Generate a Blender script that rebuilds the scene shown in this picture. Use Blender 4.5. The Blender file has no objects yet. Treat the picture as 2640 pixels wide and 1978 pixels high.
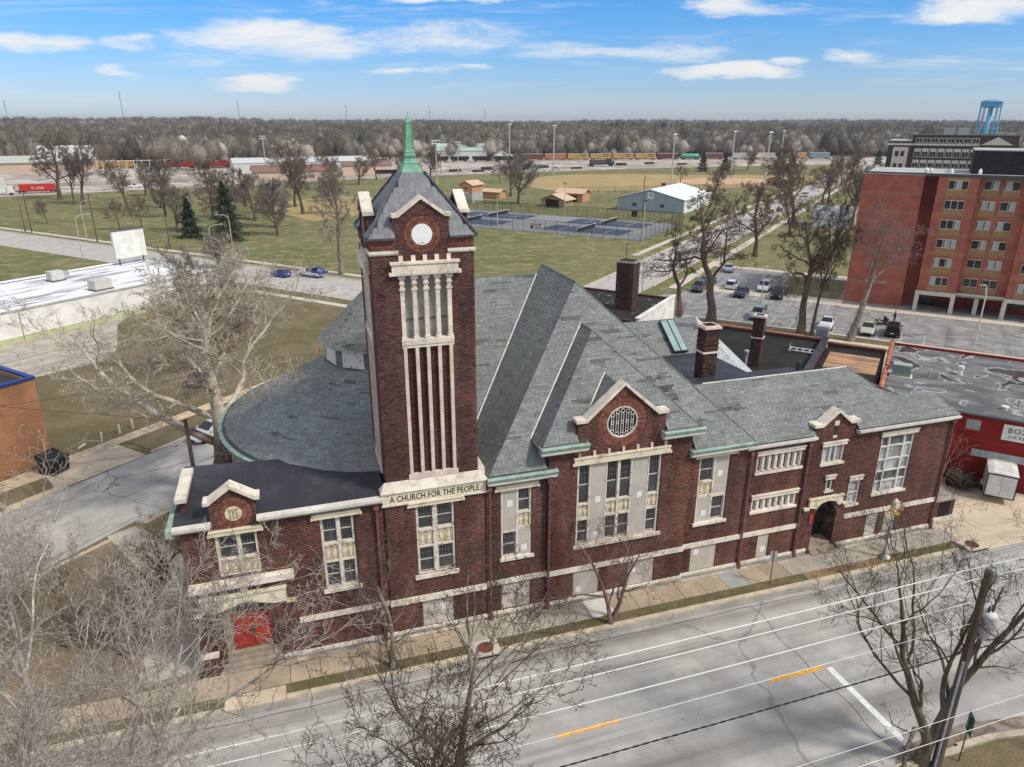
import bpy, math, random
import numpy as np
from mathutils import Matrix, Vector
rad=math.radians
RN=random.Random(11); NP=np.random.RandomState(5)
sc=bpy.context.scene; COL=sc.collection
# ---------------------------------------------------------------- camera, sky, sun, exposure
cam=bpy.data.cameras.new('camera'); camo=bpy.data.objects.new('camera',cam); COL.objects.link(camo)
cam.sensor_width=36; cam.lens=24.95; cam.clip_start=.5; cam.clip_end=20000
camo.location=(0,0,27); camo.rotation_euler=(rad(90-20.27),0,rad(-17.5)); sc.camera=camo
SUN_EL=rad(48); SUN_AZ=math.atan2(.72,-.69)
w=bpy.data.worlds.new('World'); sc.world=w; w.use_nodes=True
nt=w.node_tree; nt.nodes.clear()
def N(nt,t,**k):
    n=nt.nodes.new(t)
    for a,v in k.items():
        if a.startswith('i_'):
            n.inputs[int(a[2:]) if a[2:].isdigit() else a[2:].replace('_',' ')].default_value=v
        else: setattr(n,a,v)
    return n
def MA(nt,op,a,b=None,c=None,clamp=False):
    n=nt.nodes.new('ShaderNodeMath'); n.operation=op; n.use_clamp=clamp
    for i,x in enumerate((a,b,c)):
        if x is None: continue
        if isinstance(x,(int,float)): n.inputs[i].default_value=x
        else: nt.links.new(x,n.inputs[i])
    return n.outputs[0]
def MIX(nt,f,a,b,mode='MIX'):
    n=nt.nodes.new('ShaderNodeMix'); n.data_type='RGBA'; n.blend_type=mode
    for i,x in ((0,f),(6,a),(7,b)):
        if isinstance(x,(int,float)): n.inputs[i].default_value=x
        elif isinstance(x,tuple): n.inputs[i].default_value=(*x[:3],1)
        else: nt.links.new(x,n.inputs[i])
    return n.outputs[2]
def RAMP(nt,f,*st):
    n=nt.nodes.new('ShaderNodeMapRange'); n.interpolation_type='SMOOTHSTEP'
    n.inputs[1].default_value,n.inputs[2].default_value=st[0],st[1]
    n.inputs[3].default_value,n.inputs[4].default_value=(st[2],st[3]) if len(st)>2 else (0,1)
    nt.links.new(f,n.inputs[0]); return n.outputs[0]
CLOUDS=[(-0.321, 0.1034, 0.127, 0.0273, 1), (-0.276, 0.0847, 0.101, 0.0214, 0.8), (-0.577, 0.0928, 0.1, 0.016, 1), (-0.464, 0.0928, 0.035, 0.0117, 0.7), (-0.322, 0.0481, 0.069, 0.0099, 0.95), (-0.086, 0.0981, 0.124, 0.0201, 0.6), (0.103, 0.0858, 0.124, 0.0118, 0.6), (0.272, 0.0586, 0.096, 0.0109, 1), (0.354, 0.0712, 0.036, 0.0065, 0.7), (0.31, 0.1385, 0.11, 0.0113, 0.9), (0.585, 0.1313, 0.111, 0.0186, 1.05), (-0.147, 0.0575, 0.078, 0.0071, 0.7), (-0.524, 0.0586, 0.045, 0.0055, 0.7), (0.442, 0.0804, 0.042, 0.0108, 0.65), (-0.079, 0.1401, 0.081, 0.0067, 0.85), (-0.53, 0.0297, 0.036, 0.0045, 0.4), (-0.057, 0.0602, 0.036, 0.0049, 0.5), (0.204, 0.0793, 0.071, 0.0108, 0.4)]
def sky_world():
    L=nt.links.new
    sky=N(nt,'ShaderNodeTexSky',sky_type='NISHITA',sun_disc=False,sun_elevation=SUN_EL,sun_rotation=SUN_AZ,altitude=600,air_density=1.0,dust_density=.25,ozone_density=3.0)
    tc=N(nt,'ShaderNodeTexCoord'); sp=N(nt,'ShaderNodeSeparateXYZ'); L(tc.outputs['Generated'],sp.inputs[0]); X,Y,Z=sp.outputs
    z=MA(nt,'MAXIMUM',Z,0.0)
    # unseen cloud deck overhead, coverage raised for a brighter, more neutral fill
    k=MA(nt,'DIVIDE',1.0,MA(nt,'ADD',z,.06))
    cb=N(nt,'ShaderNodeCombineXYZ'); L(MA(nt,'MULTIPLY',X,k),cb.inputs[0]); L(MA(nt,'MULTIPLY',Y,k),cb.inputs[1])
    n1=N(nt,'ShaderNodeTexNoise',i_Scale=.55,i_Detail=8.0,i_Roughness=.58,i_Distortion=.35); L(cb.outputs[0],n1.inputs['Vector'])
    deck=RAMP(nt,n1.outputs[0],.36,.56)
    # single clouds low in the north: (azimuth tangent, elevation tangent, half sizes, weight)
    hx,hy=math.cos(rad(72.5)),math.sin(rad(72.5))
    fw=MA(nt,'MAXIMUM',MA(nt,'ADD',MA(nt,'MULTIPLY',X,hx),MA(nt,'MULTIPLY',Y,hy)),.05)
    tx=MA(nt,'DIVIDE',MA(nt,'SUBTRACT',MA(nt,'MULTIPLY',X,hy),MA(nt,'MULTIPLY',Y,hx)),fw); ty=MA(nt,'DIVIDE',Z,fw)
    cv=N(nt,'ShaderNodeCombineXYZ'); L(tx,cv.inputs[0]); L(MA(nt,'MULTIPLY',ty,4.2),cv.inputs[1])
    wn=N(nt,'ShaderNodeTexNoise',i_Scale=4.2,i_Detail=9.0,i_Roughness=.62); L(cv.outputs[0],wn.inputs['Vector'])
    ws=N(nt,'ShaderNodeSeparateColor'); L(wn.outputs['Color'],ws.inputs[0])
    wx=MA(nt,'ADD',tx,MA(nt,'MULTIPLY',MA(nt,'SUBTRACT',ws.outputs[0],.5),.26)); wy=MA(nt,'ADD',ty,MA(nt,'MULTIPLY',MA(nt,'SUBTRACT',ws.outputs[1],.5),.060))
    best=None
    for (a,e,wa,we,wt) in CLOUDS:
        d=MA(nt,'ADD',MA(nt,'POWER',MA(nt,'ABSOLUTE',MA(nt,'DIVIDE',MA(nt,'SUBTRACT',wx,a),wa)),2.0),MA(nt,'POWER',MA(nt,'ABSOLUTE',MA(nt,'DIVIDE',MA(nt,'SUBTRACT',wy,e),we)),2.0))
        v=MA(nt,'MULTIPLY',MA(nt,'SUBTRACT',1.15,d),wt); best=v if best is None else MA(nt,'SMOOTH_MAX' if False else 'MAXIMUM',best,v)
    n2=N(nt,'ShaderNodeTexNoise',i_Scale=6.5,i_Detail=10.0,i_Roughness=.68,i_Distortion=.4); L(cv.outputs[0],n2.inputs['Vector'])
    low=RAMP(nt,MA(nt,'ADD',MA(nt,'MAXIMUM',best,-.30),MA(nt,'MULTIPLY',MA(nt,'SUBTRACT',n2.outputs[0],.5),2.6)),-.05,1.15)
    c3=N(nt,'ShaderNodeCombineXYZ'); L(MA(nt,'ADD',MA(nt,'MULTIPLY',tx,3.2),MA(nt,'MULTIPLY',ty,-6.0)),c3.inputs[0]); L(MA(nt,'MULTIPLY',ty,46.0),c3.inputs[1])
    n3=N(nt,'ShaderNodeTexNoise',i_Scale=1.0,i_Detail=9.0,i_Roughness=.7,i_Distortion=.6); L(c3.outputs[0],n3.inputs['Vector'])
    low=MA(nt,'MAXIMUM',low,MA(nt,'MULTIPLY',RAMP(nt,n3.outputs[0],.50,.78),.62))
    front=MA(nt,'MULTIPLY',RAMP(nt,fw,.25,.5),RAMP(nt,z,.17,.23,1,0))
    f=MA(nt,'ADD',MA(nt,'MULTIPLY',low,front),MA(nt,'MULTIPLY',deck,MA(nt,'SUBTRACT',1.0,front)))
    f=MA(nt,'MULTIPLY',f,MA(nt,'MULTIPLY',RAMP(nt,z,.004,.05),.92))
    tint=MIX(nt,RAMP(nt,z,0,.15),(.54,.61,.83),(.27,.62,.96))
    c=MIX(nt,1.0,sky.outputs[0],tint,'MULTIPLY')
    c=MIX(nt,f,c,(6.1,6.05,5.95))
    bg=N(nt,'ShaderNodeBackground',i_Strength=.1); L(c,bg.inputs[0])
    out=N(nt,'ShaderNodeOutputWorld'); L(bg.outputs[0],out.inputs[0])
sky_world()
sun=bpy.data.lights.new('sun','SUN'); suno=bpy.data.objects.new('sun',sun); COL.objects.link(suno)
sun.energy=2.0; sun.angle=rad(8); sun.color=(1,.93,.82)
sd=Vector((math.sin(SUN_AZ)*math.cos(SUN_EL),math.cos(SUN_AZ)*math.cos(SUN_EL),math.sin(SUN_EL)))
suno.rotation_euler=sd.to_track_quat('Z','Y').to_euler(); suno.location=sd*300
sc.view_settings.view_transform='Standard'; sc.view_settings.look='None'; sc.view_settings.exposure=0.62; sc.view_settings.gamma=1
# ---------------------------------------------------------------- materials
MATS={}
def srgb(r,g,b):
    f=lambda c:((c/255+.055)/1.055)**2.4 if c/255>.04045 else c/255/12.92
    return (f(r),f(g),f(b))
def mat(name,colr,rough=.85,var=.18,scale=1.5,col2=None,lo=.4,hi=.62,bump=0,bscale=None,metal=0,attr=False,rnd=0,stretch=(1,1,1),spec=.3,coords='obj',fine=.0,fscale=30,emit=0,rotz=0,streak=0):
    if name in MATS: return MATS[name]
    m=bpy.data.materials.new(name); m.use_nodes=True; t=m.node_tree; L=t.links.new
    p=t.nodes['Principled BSDF']; p.inputs['Roughness'].default_value=rough; p.inputs['Metallic'].default_value=metal; p.inputs['Specular IOR Level'].default_value=spec
    tc=N(t,'ShaderNodeTexCoord'); src=tc.outputs['Object'] if coords=='obj' else N(t,'ShaderNodeNewGeometry').outputs['Position']
    mp=N(t,'ShaderNodeMapping'); L(src,mp.inputs[0]); mp.inputs['Scale'].default_value=stretch; mp.inputs['Rotation'].default_value=(0,0,rotz)
    vec=mp.outputs[0]
    n=N(t,'ShaderNodeTexNoise',i_Scale=scale,i_Detail=6.0,i_Roughness=.62); L(vec,n.inputs['Vector'])
    c1=colr; c2=col2
    if c2 is None:
        c1=tuple(x*(1-var) for x in colr); c2=tuple(min(1,x*(1+var)) for x in colr)
    c=MIX(t,RAMP(t,n.outputs[0],lo,hi),c1,c2)
    if fine:
        n2=N(t,'ShaderNodeTexNoise',i_Scale=fscale,i_Detail=3.0); L(vec,n2.inputs['Vector'])
        g=RAMP(t,n2.outputs[0],.3,.7,1-fine,1+fine)
        cg=N(t,'ShaderNodeCombineColor'); [L(g,cg.inputs[i]) for i in range(3)]
        c=MIX(t,1.0,c,cg.outputs[0],'MULTIPLY')
    if streak:
        m4=N(t,'ShaderNodeMapping'); m4.inputs['Scale'].default_value=(1.1,1.1,.10); L(src,m4.inputs[0]); n4=N(t,'ShaderNodeTexNoise',i_Scale=1.0,i_Detail=6.0,i_Roughness=.65); L(m4.outputs[0],n4.inputs['Vector']); n5=N(t,'ShaderNodeTexNoise',i_Scale=.33,i_Detail=5.0); L(src,n5.inputs['Vector'])
        g=MA(t,'MULTIPLY',RAMP(t,n4.outputs[0],.34,.68,1-streak,1+streak*.55),RAMP(t,n5.outputs[0],.34,.66,1-streak*.6,1+streak*.6)); cg=N(t,'ShaderNodeCombineColor'); [L(g,cg.inputs[i]) for i in range(3)]
        c=MIX(t,1.0,c,cg.outputs[0],'MULTIPLY')
    if attr:
        a=N(t,'ShaderNodeAttribute',attribute_name='Col'); c=MIX(t,1.0,c,a.outputs[0],'MULTIPLY')
    if rnd:
        oi=N(t,'ShaderNodeObjectInfo'); g=RAMP(t,oi.outputs['Random'],0,1,1-rnd,1+rnd)
        cg=N(t,'ShaderNodeCombineColor'); [L(g,cg.inputs[i]) for i in range(3)]
        c=MIX(t,1.0,c,cg.outputs[0],'MULTIPLY')
    L(c,p.inputs['Base Color'])
    if emit: L(c,p.inputs['Emission Color']); p.inputs['Emission Strength'].default_value=emit
    if bump:
        b=N(t,'ShaderNodeBump',i_Strength=.6,i_Distance=bump); n3=N(t,'ShaderNodeTexNoise',i_Scale=bscale or scale*6,i_Detail=4.0); L(vec,n3.inputs['Vector']); L(n3.outputs[0],b.inputs['Height']); L(b.outputs[0],p.inputs['Normal'])
    MATS[name]=m; return m
def glass_mat(name,base,gx=0,gz=0,line=(.12,.11,.1),wd=.02,rough=.12,curtain=None):
    if name in MATS: return MATS[name]
    m=mat(name,base,rough=rough,var=.35,scale=1.1,spec=.6); t=m.node_tree; L=t.links.new; p=t.nodes['Principled BSDF']
    src=p.inputs['Base Color'].links[0].from_socket
    tc=N(t,'ShaderNodeTexCoord'); sp=N(t,'ShaderNodeSeparateXYZ'); L(tc.outputs['Object'],sp.inputs[0])
    if curtain:
        wv=N(t,'ShaderNodeTexNoise',i_Scale=1.0,i_Detail=1.0); mp=N(t,'ShaderNodeMapping'); mp.inputs['Scale'].default_value=(1.3,1.3,.02); L(tc.outputs['Object'],mp.inputs[0]); L(mp.outputs[0],wv.inputs['Vector'])
        src=MIX(t,RAMP(t,wv.outputs[0],.46,.5),src,curtain)
    if gx:
        fs=[]
        for o,g in ((sp.outputs[0],gx),(sp.outputs[2],gz)):
            fr=MA(t,'FRACT',MA(t,'DIVIDE',o,g)); fs.append(MA(t,'LESS_THAN',fr,wd/g))
        src=MIX(t,MA(t,'MAXIMUM',*fs),src,line)
    L(src,p.inputs['Base Color'])
    return m
# ---------------------------------------------------------------- mesh helpers
class B:
    def __init__(s): s.v=[]; s.f=[]; s.c=[]
    def add(s,vs,fs,c=None):
        n=len(s.v); s.v+=[tuple(map(float,v)) for v in vs]; s.f+=[tuple(i+n for i in f) for f in fs]; s.c+=[c]*len(fs); return s
    def box(s,x0,x1,y0,y1,z0,z1,c=None,M=None):
        vs=[(x,y,z) for z in (z0,z1) for y in (y0,y1) for x in (x0,x1)]
        if M is not None: vs=[M@Vector(v) for v in vs]
        return s.add(vs,[(0,2,3,1),(4,5,7,6),(0,1,5,4),(2,6,7,3),(0,4,6,2),(1,3,7,5)],c)
    def prism(s,poly,d,c=None):
        """poly: 3D points of one face, d: extrusion vector"""
        n=len(poly); vs=list(poly)+[tuple(a+b for a,b in zip(p,d)) for p in poly]
        return s.add(vs,[tuple(range(n)),tuple(range(2*n-1,n-1,-1))]+[(i,i+n,(i+1)%n+n,(i+1)%n) for i in range(n)],c)
    def tube(s,pts,r,n=8,cap=True,c=None):
        pts=[Vector(p) for p in pts]; rs=r if isinstance(r,(list,tuple)) else [r]*len(pts); base=len(s.v); vs=[]; ref=None
        for i,p in enumerate(pts):
            d=(pts[min(i+1,len(pts)-1)]-pts[max(i-1,0)]).normalized()
            if ref is None: ref=d.orthogonal().normalized()
            a=(ref-d*ref.dot(d)); a=a.normalized() if a.length>1e-6 else d.orthogonal().normalized(); ref=a; b=d.cross(a)
            vs+=[p+(a*math.cos(2*math.pi*j/n)+b*math.sin(2*math.pi*j/n))*rs[i] for j in range(n)]
        fs=[(i*n+j,i*n+(j+1)%n,(i+1)*n+(j+1)%n,(i+1)*n+j) for i in range(len(pts)-1) for j in range(n)]
        if cap: fs+=[tuple(range(n-1,-1,-1)),tuple(range((len(pts)-1)*n,len(pts)*n))]
        return s.add(vs,fs,c)
    def lathe(s,prof,n=16,o=(0,0,0),a0=0,a1=360,c=None):
        full=abs(a1-a0)>=360; m=n if full else n+1; vs=[]
        for r,z in prof:
            vs+=[(o[0]+r*math.cos(rad(a0+(a1-a0)*j/n)),o[1]+r*math.sin(rad(a0+(a1-a0)*j/n)),o[2]+z) for j in range(m)]
        fs=[(i*m+j,i*m+(j+1)%m,(i+1)*m+(j+1)%m,(i+1)*m+j) for i in range(len(prof)-1) for j in range(n)]
        if full: fs+=[tuple(range(n-1,-1,-1)),tuple(range((len(prof)-1)*n,len(prof)*n))]
        return s.add(vs,fs,c)
def mesh_np(name,V,F,cols=None,smooth=False):
    me=bpy.data.meshes.new(name); V=np.asarray(V,np.float32); F=np.asarray(F,np.int32); k=F.shape[1]
    me.vertices.add(len(V)); me.vertices.foreach_set('co',V.ravel()); me.loops.add(F.size); me.loops.foreach_set('vertex_index',F.ravel())
    me.polygons.add(len(F)); me.polygons.foreach_set('loop_start',np.arange(0,F.size,k,dtype=np.int32))
    if smooth: me.polygons.foreach_set('use_smooth',np.ones(len(F),bool))
    me.update(calc_edges=True)
    if cols is not None:
        a=me.attributes.new('Col','FLOAT_COLOR','FACE'); c=np.ones((len(F),4),np.float32); c[:,:3]=cols; a.data.foreach_set('color',c.ravel())
    return me
def mesh_b(name,b,smooth=False):
    me=bpy.data.meshes.new(name); me.from_pydata(b.v,[],b.f)
    if smooth: me.polygons.foreach_set('use_smooth',[True]*len(b.f))
    if any(c is not None for c in b.c):
        a=me.attributes.new('Col','FLOAT_COLOR','FACE'); a.data.foreach_set('color',[x for c in b.c for x in ((*c,1) if c else (1,1,1,1))])
    return me
INV={}
def obj(name,me,m=None,parent=None):
    o=bpy.data.objects.new(name,me); COL.objects.link(o)
    if m is not None and not me.materials: me.materials.append(m)
    if parent is not None:
        o.parent=parent
        if parent.name in INV: o.matrix_parent_inverse=INV[parent.name]
    return o
def mk(name,b,m,parent=None,smooth=False,label=None,kind=None):
    o=obj(name,mesh_b(name,b,smooth),m,parent)
    if label: o['label']=label
    if kind: o['kind']=kind
    return o
def tag(o,label,cat,group=None):
    o['label']=label; o['category']=cat
    if group: o['group']=group
    return o
def thing(name,label,cat,loc=(0,0,0),rz=0,group=None,world=False):
    o=bpy.data.objects.new(name,None); COL.objects.link(o); o.empty_display_size=.3
    o.location=loc; o.rotation_euler=(0,0,rz); tag(o,label,cat,group)
    if world: INV[o.name]=(Matrix.Translation(loc)@Matrix.Rotation(rz,4,'Z')).inverted()
    return o
def struct(name,b,m,parent=None,kind='structure'):
    o=mk(name,b,m,parent)
    if parent is None: o['kind']=kind
    return o
def copy_tree(o,parent=None):
    c=o.copy(); COL.objects.link(c)
    if parent is not None: c.parent=parent
    for ch in o.children: copy_tree(ch,c)
    return c
def dup(o,loc,rz=0,label=None,s=1):
    c=copy_tree(o); c.location=loc; c.rotation_euler=(0,0,rz)
    if label: c['label']=label
    c.scale=(s,s,s) if not isinstance(s,tuple) else s
    return c
# street grid behind the church: turned 42.4 degrees; local x runs along -v, local y along u
GA=rad(42.4); CA,SA=math.cos(GA),math.sin(GA); GRZ=rad(-47.6)
def W(u,v,z=0): return (u*CA-v*SA,u*SA+v*CA,z)
def gbox(b,u0,u1,v0,v1,z0,z1,c=None):
    vs=[W(u,v,z) for z in (z0,z1) for v in (v0,v1) for u in (u0,u1)]
    return b.add(vs,[(0,2,3,1),(4,5,7,6),(0,1,5,4),(2,6,7,3),(0,4,6,2),(1,3,7,5)],c)
def sheet(b,pts,z,grid=False):
    vs=[W(p[0],p[1],z) if grid else (p[0],p[1],z) for p in pts]; return b.add(vs,[tuple(range(len(vs)))])
def text_mesh(s,size,extrude=.01,align='CENTER',spacing=1.0):
    cu=bpy.data.curves.new('txt','FONT'); cu.body=s; cu.size=size; cu.extrude=extrude; cu.align_x=align; cu.space_character=spacing; cu.resolution_u=2
    o=bpy.data.objects.new('txt',cu); COL.objects.link(o)
    dg=bpy.context.evaluated_depsgraph_get(); me=bpy.data.meshes.new_from_object(o.evaluated_get(dg)); bpy.data.objects.remove(o); me.name='lettering'; me.materials.clear(); return me
# a frame on a wall face: origin O, horizontal axis A, outward normal Nn; positions (s,z,d)
class FR:
    def __init__(s,O,A,Nn): s.O,s.A,s.N=Vector(O),Vector(A),Vector(Nn)
    def p(s,a,z,d=0): v=s.O+s.A*a+s.N*d; return (v.x,v.y,v.z+z)
    def box(s,b,s0,s1,z0,z1,d0,d1,c=None):
        vs=[s.p(a,z,d) for z in (z0,z1) for d in (d1,d0) for a in (s0,s1)]
        return b.add(vs,[(0,2,3,1),(4,5,7,6),(0,1,5,4),(2,6,7,3),(0,4,6,2),(1,3,7,5)],c)
    def poly(s,b,pts,d0,d1,c=None):
        f=[s.p(a,z,d1) for a,z in pts]; e=s.N*(d0-d1); return b.prism(f,(e.x,e.y,e.z),c)
    def mat(s): # local x->A, y->up, z->N
        return Matrix(((s.A.x,0,s.N.x,0),(s.A.y,0,s.N.y,0),(0,1,0,0),(0,0,0,1)))
def scan(poly,z):
    xs=[]
    for (x0,z0),(x1,z1) in zip(poly,poly[1:]+poly[:1]):
        if (z0<=z)!=(z1<=z): xs.append(x0+(x1-x0)*(z-z0)/(z1-z0))
    xs.sort(); return list(zip(xs[::2],xs[1::2]))
def circ(cx,cz,r,n=40): return [(cx+r*math.cos(2*math.pi*i/n),cz+r*math.sin(2*math.pi*i/n)) for i in range(n)]
def rect(x0,x1,z0,z1): return [(x0,z0),(x1,z0),(x1,z1),(x0,z1)]
def arch(x0,x1,z0,zs,zt,n=10):
    return [(x0,z0),(x1,z0)]+[(x1+(x0-x1)*i/n,zs+(zt-zs)*math.sin(math.pi*i/n)) for i in range(n+1)]
CH,BL=.088,.232     # brick course and brick length with joints
def spans(poly,holes,z):
    sp=scan(poly,z)
    for h in holes:
        for a,b in scan(h,z):
            ns=[]
            for x0,x1 in sp:
                if b<=x0 or a>=x1: ns.append((x0,x1)); continue
                if a>x0: ns.append((x0,a))
                if b<x1: ns.append((b,x1))
            sp=ns
    return sp
def bricks(fr,poly,holes=(),pal=(.158,.076,.060),mort=(.16,.11,.10),var=.17,sing=None,L=BL,jt=.014,proud=.012,patch=None):
    """returns joined brick mesh arrays, and rects that fall in 'sing' (z limit) for single bricks"""
    zs=[p[1] for p in poly]; z0=min(zs); k0=int(math.floor(z0/CH)); k1=int(math.ceil(max(zs)/CH)); rec=[]; back=[]; ones=[]
    for k in range(k0,k1):
        za,zb=max(k*CH,z0),(k+1)*CH
        for x0,x1 in spans(poly,holes,(za+zb)/2):
            back.append((x0,x1,za,zb))
            o=(k%2)*L/2; i=math.floor((x0-o)/L)
            while True:
                a=max(x0,i*L+o); e=min(x1,(i+1)*L+o)
                if a>=x1-1e-4: break
                if e-a>.04:
                    r=(a+jt/2,e-jt/2,za+jt/2,zb-jt/2)
                    (ones if sing and sing(r) else rec).append(r)
                i+=1
    def pt(s,z,d): return np.stack([fr.O.x+fr.A.x*s+fr.N.x*d,fr.O.y+fr.A.y*s+fr.N.y*d,z],-1)
    r=np.array(rec); n=len(r); d=NP.uniform(-.003,.003,n)
    fb=np.full(n,-.03); V=np.stack([pt(r[:,0],r[:,2],d),pt(r[:,1],r[:,2],d),pt(r[:,1],r[:,3],d),pt(r[:,0],r[:,3],d),pt(r[:,0],r[:,2],fb),pt(r[:,1],r[:,2],fb),pt(r[:,1],r[:,3],fb),pt(r[:,0],r[:,3],fb)],1).reshape(-1,3)
    q=np.array([(0,1,2,3),(4,5,1,0),(1,5,6,2),(3,2,6,7),(4,0,3,7)]); F=(q[None]+np.arange(n)[:,None,None]*8).reshape(-1,4)
    g=NP.normal(1,var,(n,1)).clip(.35,2.1); tint=NP.normal(0,.10,(n,1)); base=np.array(pal)[None]*g*np.concatenate([1+tint,1-tint*.4,1-tint*.2],1)
    # slow drift of the firing colour over the wall
    dr=1+.12*np.sin(r[:,0]*.9+3*np.sin(r[:,2]*.5))*np.sin(r[:,2]*.7+r[:,0]*.2); base*=dr[:,None]
    if patch is not None:
        for (x0,x1,za,zb,cc) in patch:
            k=(r[:,0]>x0-.1)&(r[:,1]<x1+.1)&(r[:,2]>za)&(r[:,3]<zb); base[k]=np.array(cc)[None]*g[k]
    C=np.repeat(base.clip(0,1),5,0)
    bk=np.array(back); m=len(bk); mb=np.full(m,-proud)
    V2=np.stack([pt(bk[:,0],bk[:,2],mb),pt(bk[:,1],bk[:,2],mb),pt(bk[:,1],bk[:,3],mb),pt(bk[:,0],bk[:,3],mb)],1).reshape(-1,3)
    F2=np.arange(m*4).reshape(-1,4)
    return V,F,C,V2,F2,np.array(mort),ones
# ---------------------------------------------------------------- church
stone=mat('limestone',srgb(224,215,201),rough=.9,var=.16,scale=2.2,fine=.12,fscale=14,bump=.004,col2=srgb(182,170,154),lo=.45,hi=.75,streak=.12)
cream=mat('cream_stone',srgb(222,212,188),rough=.9,scale=1.6,col2=srgb(176,158,128),lo=.5,hi=.74,fine=.1,fscale=18,bump=.003)
pinkstone=mat('pink_stone',srgb(214,196,184),rough=.9,var=.1,scale=1.4,fine=.08,fscale=12,bump=.003)
peel=mat('peeling_paint',srgb(214,208,194),rough=.9,scale=3.5,col2=srgb(150,138,120),lo=.52,hi=.66,fine=.15,fscale=25,bump=.004)
brickm=mat('brick',(1,1,1),rough=.92,var=.10,scale=.8,streak=.26,attr=True,fine=.14,fscale=22,spec=.2,coords='pos')
brick1=mat('brick_single',(.112,.052,.047),rough=.92,var=.14,scale=3,rnd=.3,fine=.12,fscale=20,spec=.2)
brickring=mat('brick_ring',(.215,.088,.064),rough=.92,var=.12,scale=3,rnd=.3,spec=.2)
mortar=mat('mortar',(.22,.16,.15),rough=.95,var=.2,scale=1.2,fine=.1,fscale=9,coords='pos')
darkmortar=mat('dark_mortar',(.052,.036,.032),rough=.95,var=.22,scale=.9,coords='pos')
foundation=mat('foundation_concrete',srgb(150,144,134),rough=.95,var=.2,scale=1.6,fine=.2,fscale=12,bump=.01)
shingle=mat('shingle',(1,1,1),rough=.93,var=.09,scale=.35,streak=.10,attr=True,fine=.14,fscale=26,spec=.15,coords='pos')
roofbase=mat('roof_underlay',(.075,.083,.080),rough=.95)
slate=mat('slate',srgb(118,120,125),rough=.6,var=.10,scale=2.5,rnd=.13,fine=.08,spec=.4)
slateA=mat('slate_course',srgb(106,110,120),rough=.6,var=.2,scale=2.5,attr=True)
leadm=mat('lead_flashing',srgb(86,88,92),rough=.5,var=.15,metal=.2)
zinc=mat('valley_flashing',srgb(186,190,188),rough=.5,var=.14,scale=3,metal=.15)
copper=mat('copper_patina',srgb(160,182,168),rough=.8,scale=2.6,col2=srgb(112,132,120),lo=.42,hi=.74,fine=.1)
coppersp=mat('copper_spire',srgb(122,172,146),rough=.7,scale=2.8,col2=srgb(88,138,112),lo=.45,hi=.76,fine=.08)
whitetrim=mat('white_trim',srgb(214,210,202),rough=.8,var=.1,scale=2.5,fine=.07,col2=srgb(178,172,162),lo=.5,hi=.8,streak=.12)
membrane=mat('black_membrane',srgb(50,52,58),rough=.62,var=.25,scale=.7,fine=.06,col2=srgb(72,74,80),lo=.42,hi=.75)
boardm=mat('window_board',srgb(186,180,170),rough=.85,var=.07,scale=.9,fine=.04)
notice=mat('paper_notice',srgb(228,228,226),rough=.8,var=.05,scale=9)
glassT=glass_mat('leaded_glass',(.022,.026,.030),.155,.34,line=(.15,.15,.145),wd=.022)
glassL=glass_mat('screened_glass',(.060,.064,.066),.17,.42,line=(.055,.056,.058),wd=.02,rough=.25)
pipem=mat('downpipe_paint',srgb(118,78,74),rough=.7,var=.2,scale=3)
reddoor=mat('red_door_paint',srgb(156,56,46),rough=.6,var=.16,scale=2.2,fine=.08)
darkwood=mat('dark_interior',(.014,.012,.011),rough=.9)
beige=mat('belfry_block',srgb(190,190,180),rough=.9,var=.12,scale=2.5,fine=.1)
clockm=mat('clock_board',srgb(236,240,240),rough=.6,var=.04,scale=5)

CHU=thing('church','dark red brick church with square bell tower and grey shingled roofs','church',(17,34,0),world=True)
FRONT=FR((0,32.7,0),(1,0,0),(0,-1,0))
def wall(name,fr,poly,holes=(),mm=None,parent=CHU,sing=None,**k):
    V,F,C,V2,F2,_,ones=bricks(fr,poly,holes,sing=sing,**k)
    o=obj(name,mesh_np('mortar_bed',V2,F2),mm or darkmortar,parent)
    bw=obj('brickwork',mesh_np('brickwork',V,F,C),brickm,o); bw['kind']='stuff'
    if ones:
        b=B(); b.box(-.5,.5,-.03,0,-.5,.5); me=mesh_b('brick',b); me.materials.append(brick1)
        ang=math.atan2(fr.A.y,fr.A.x)
        for (a,e,z0,z1) in ones:
            q=obj('brick',me,None,o); p=fr.p((a+e)/2,(z0+z1)/2,-.03+RN.uniform(-.003,.003)); q.location=p; q.rotation_euler=(0,0,ang+math.pi*0); q.scale=(e-a,1,z1-z0)
    return o
def ring(fr,cx,cz,r0,r1,n,parent,d0=-.03,d1=.012,mtl=None,a0=0,a1=360):
    """radial brick voussoirs, one object each"""
    b=B(); w0,w1=2*math.pi*r0/n*(a1-a0)/360/2-.006,2*math.pi*r1/n*(a1-a0)/360/2-.006
    b.add([(-w0,r0,0),(w0,r0,0),(w1,r1,0),(-w1,r1,0),(-w0,r0,d1-d0),(w0,r0,d1-d0),(w1,r1,d1-d0),(-w1,r1,d1-d0)],[(4,5,6,7),(0,1,5,4),(1,2,6,5),(2,3,7,6),(3,0,4,7)])
    me=mesh_b('voussoir',b); me.materials.append(mtl or brickring); base=fr.mat()
    for i in range(n):
        a=rad(a0+(a1-a0)*(i+.5)/n)-math.pi/2
        q=obj('brick',me,None,parent); q.matrix_basis=Matrix.Translation(fr.p(cx,cz,d0))@base@Matrix.Rotation(a,4,'Z')
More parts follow.
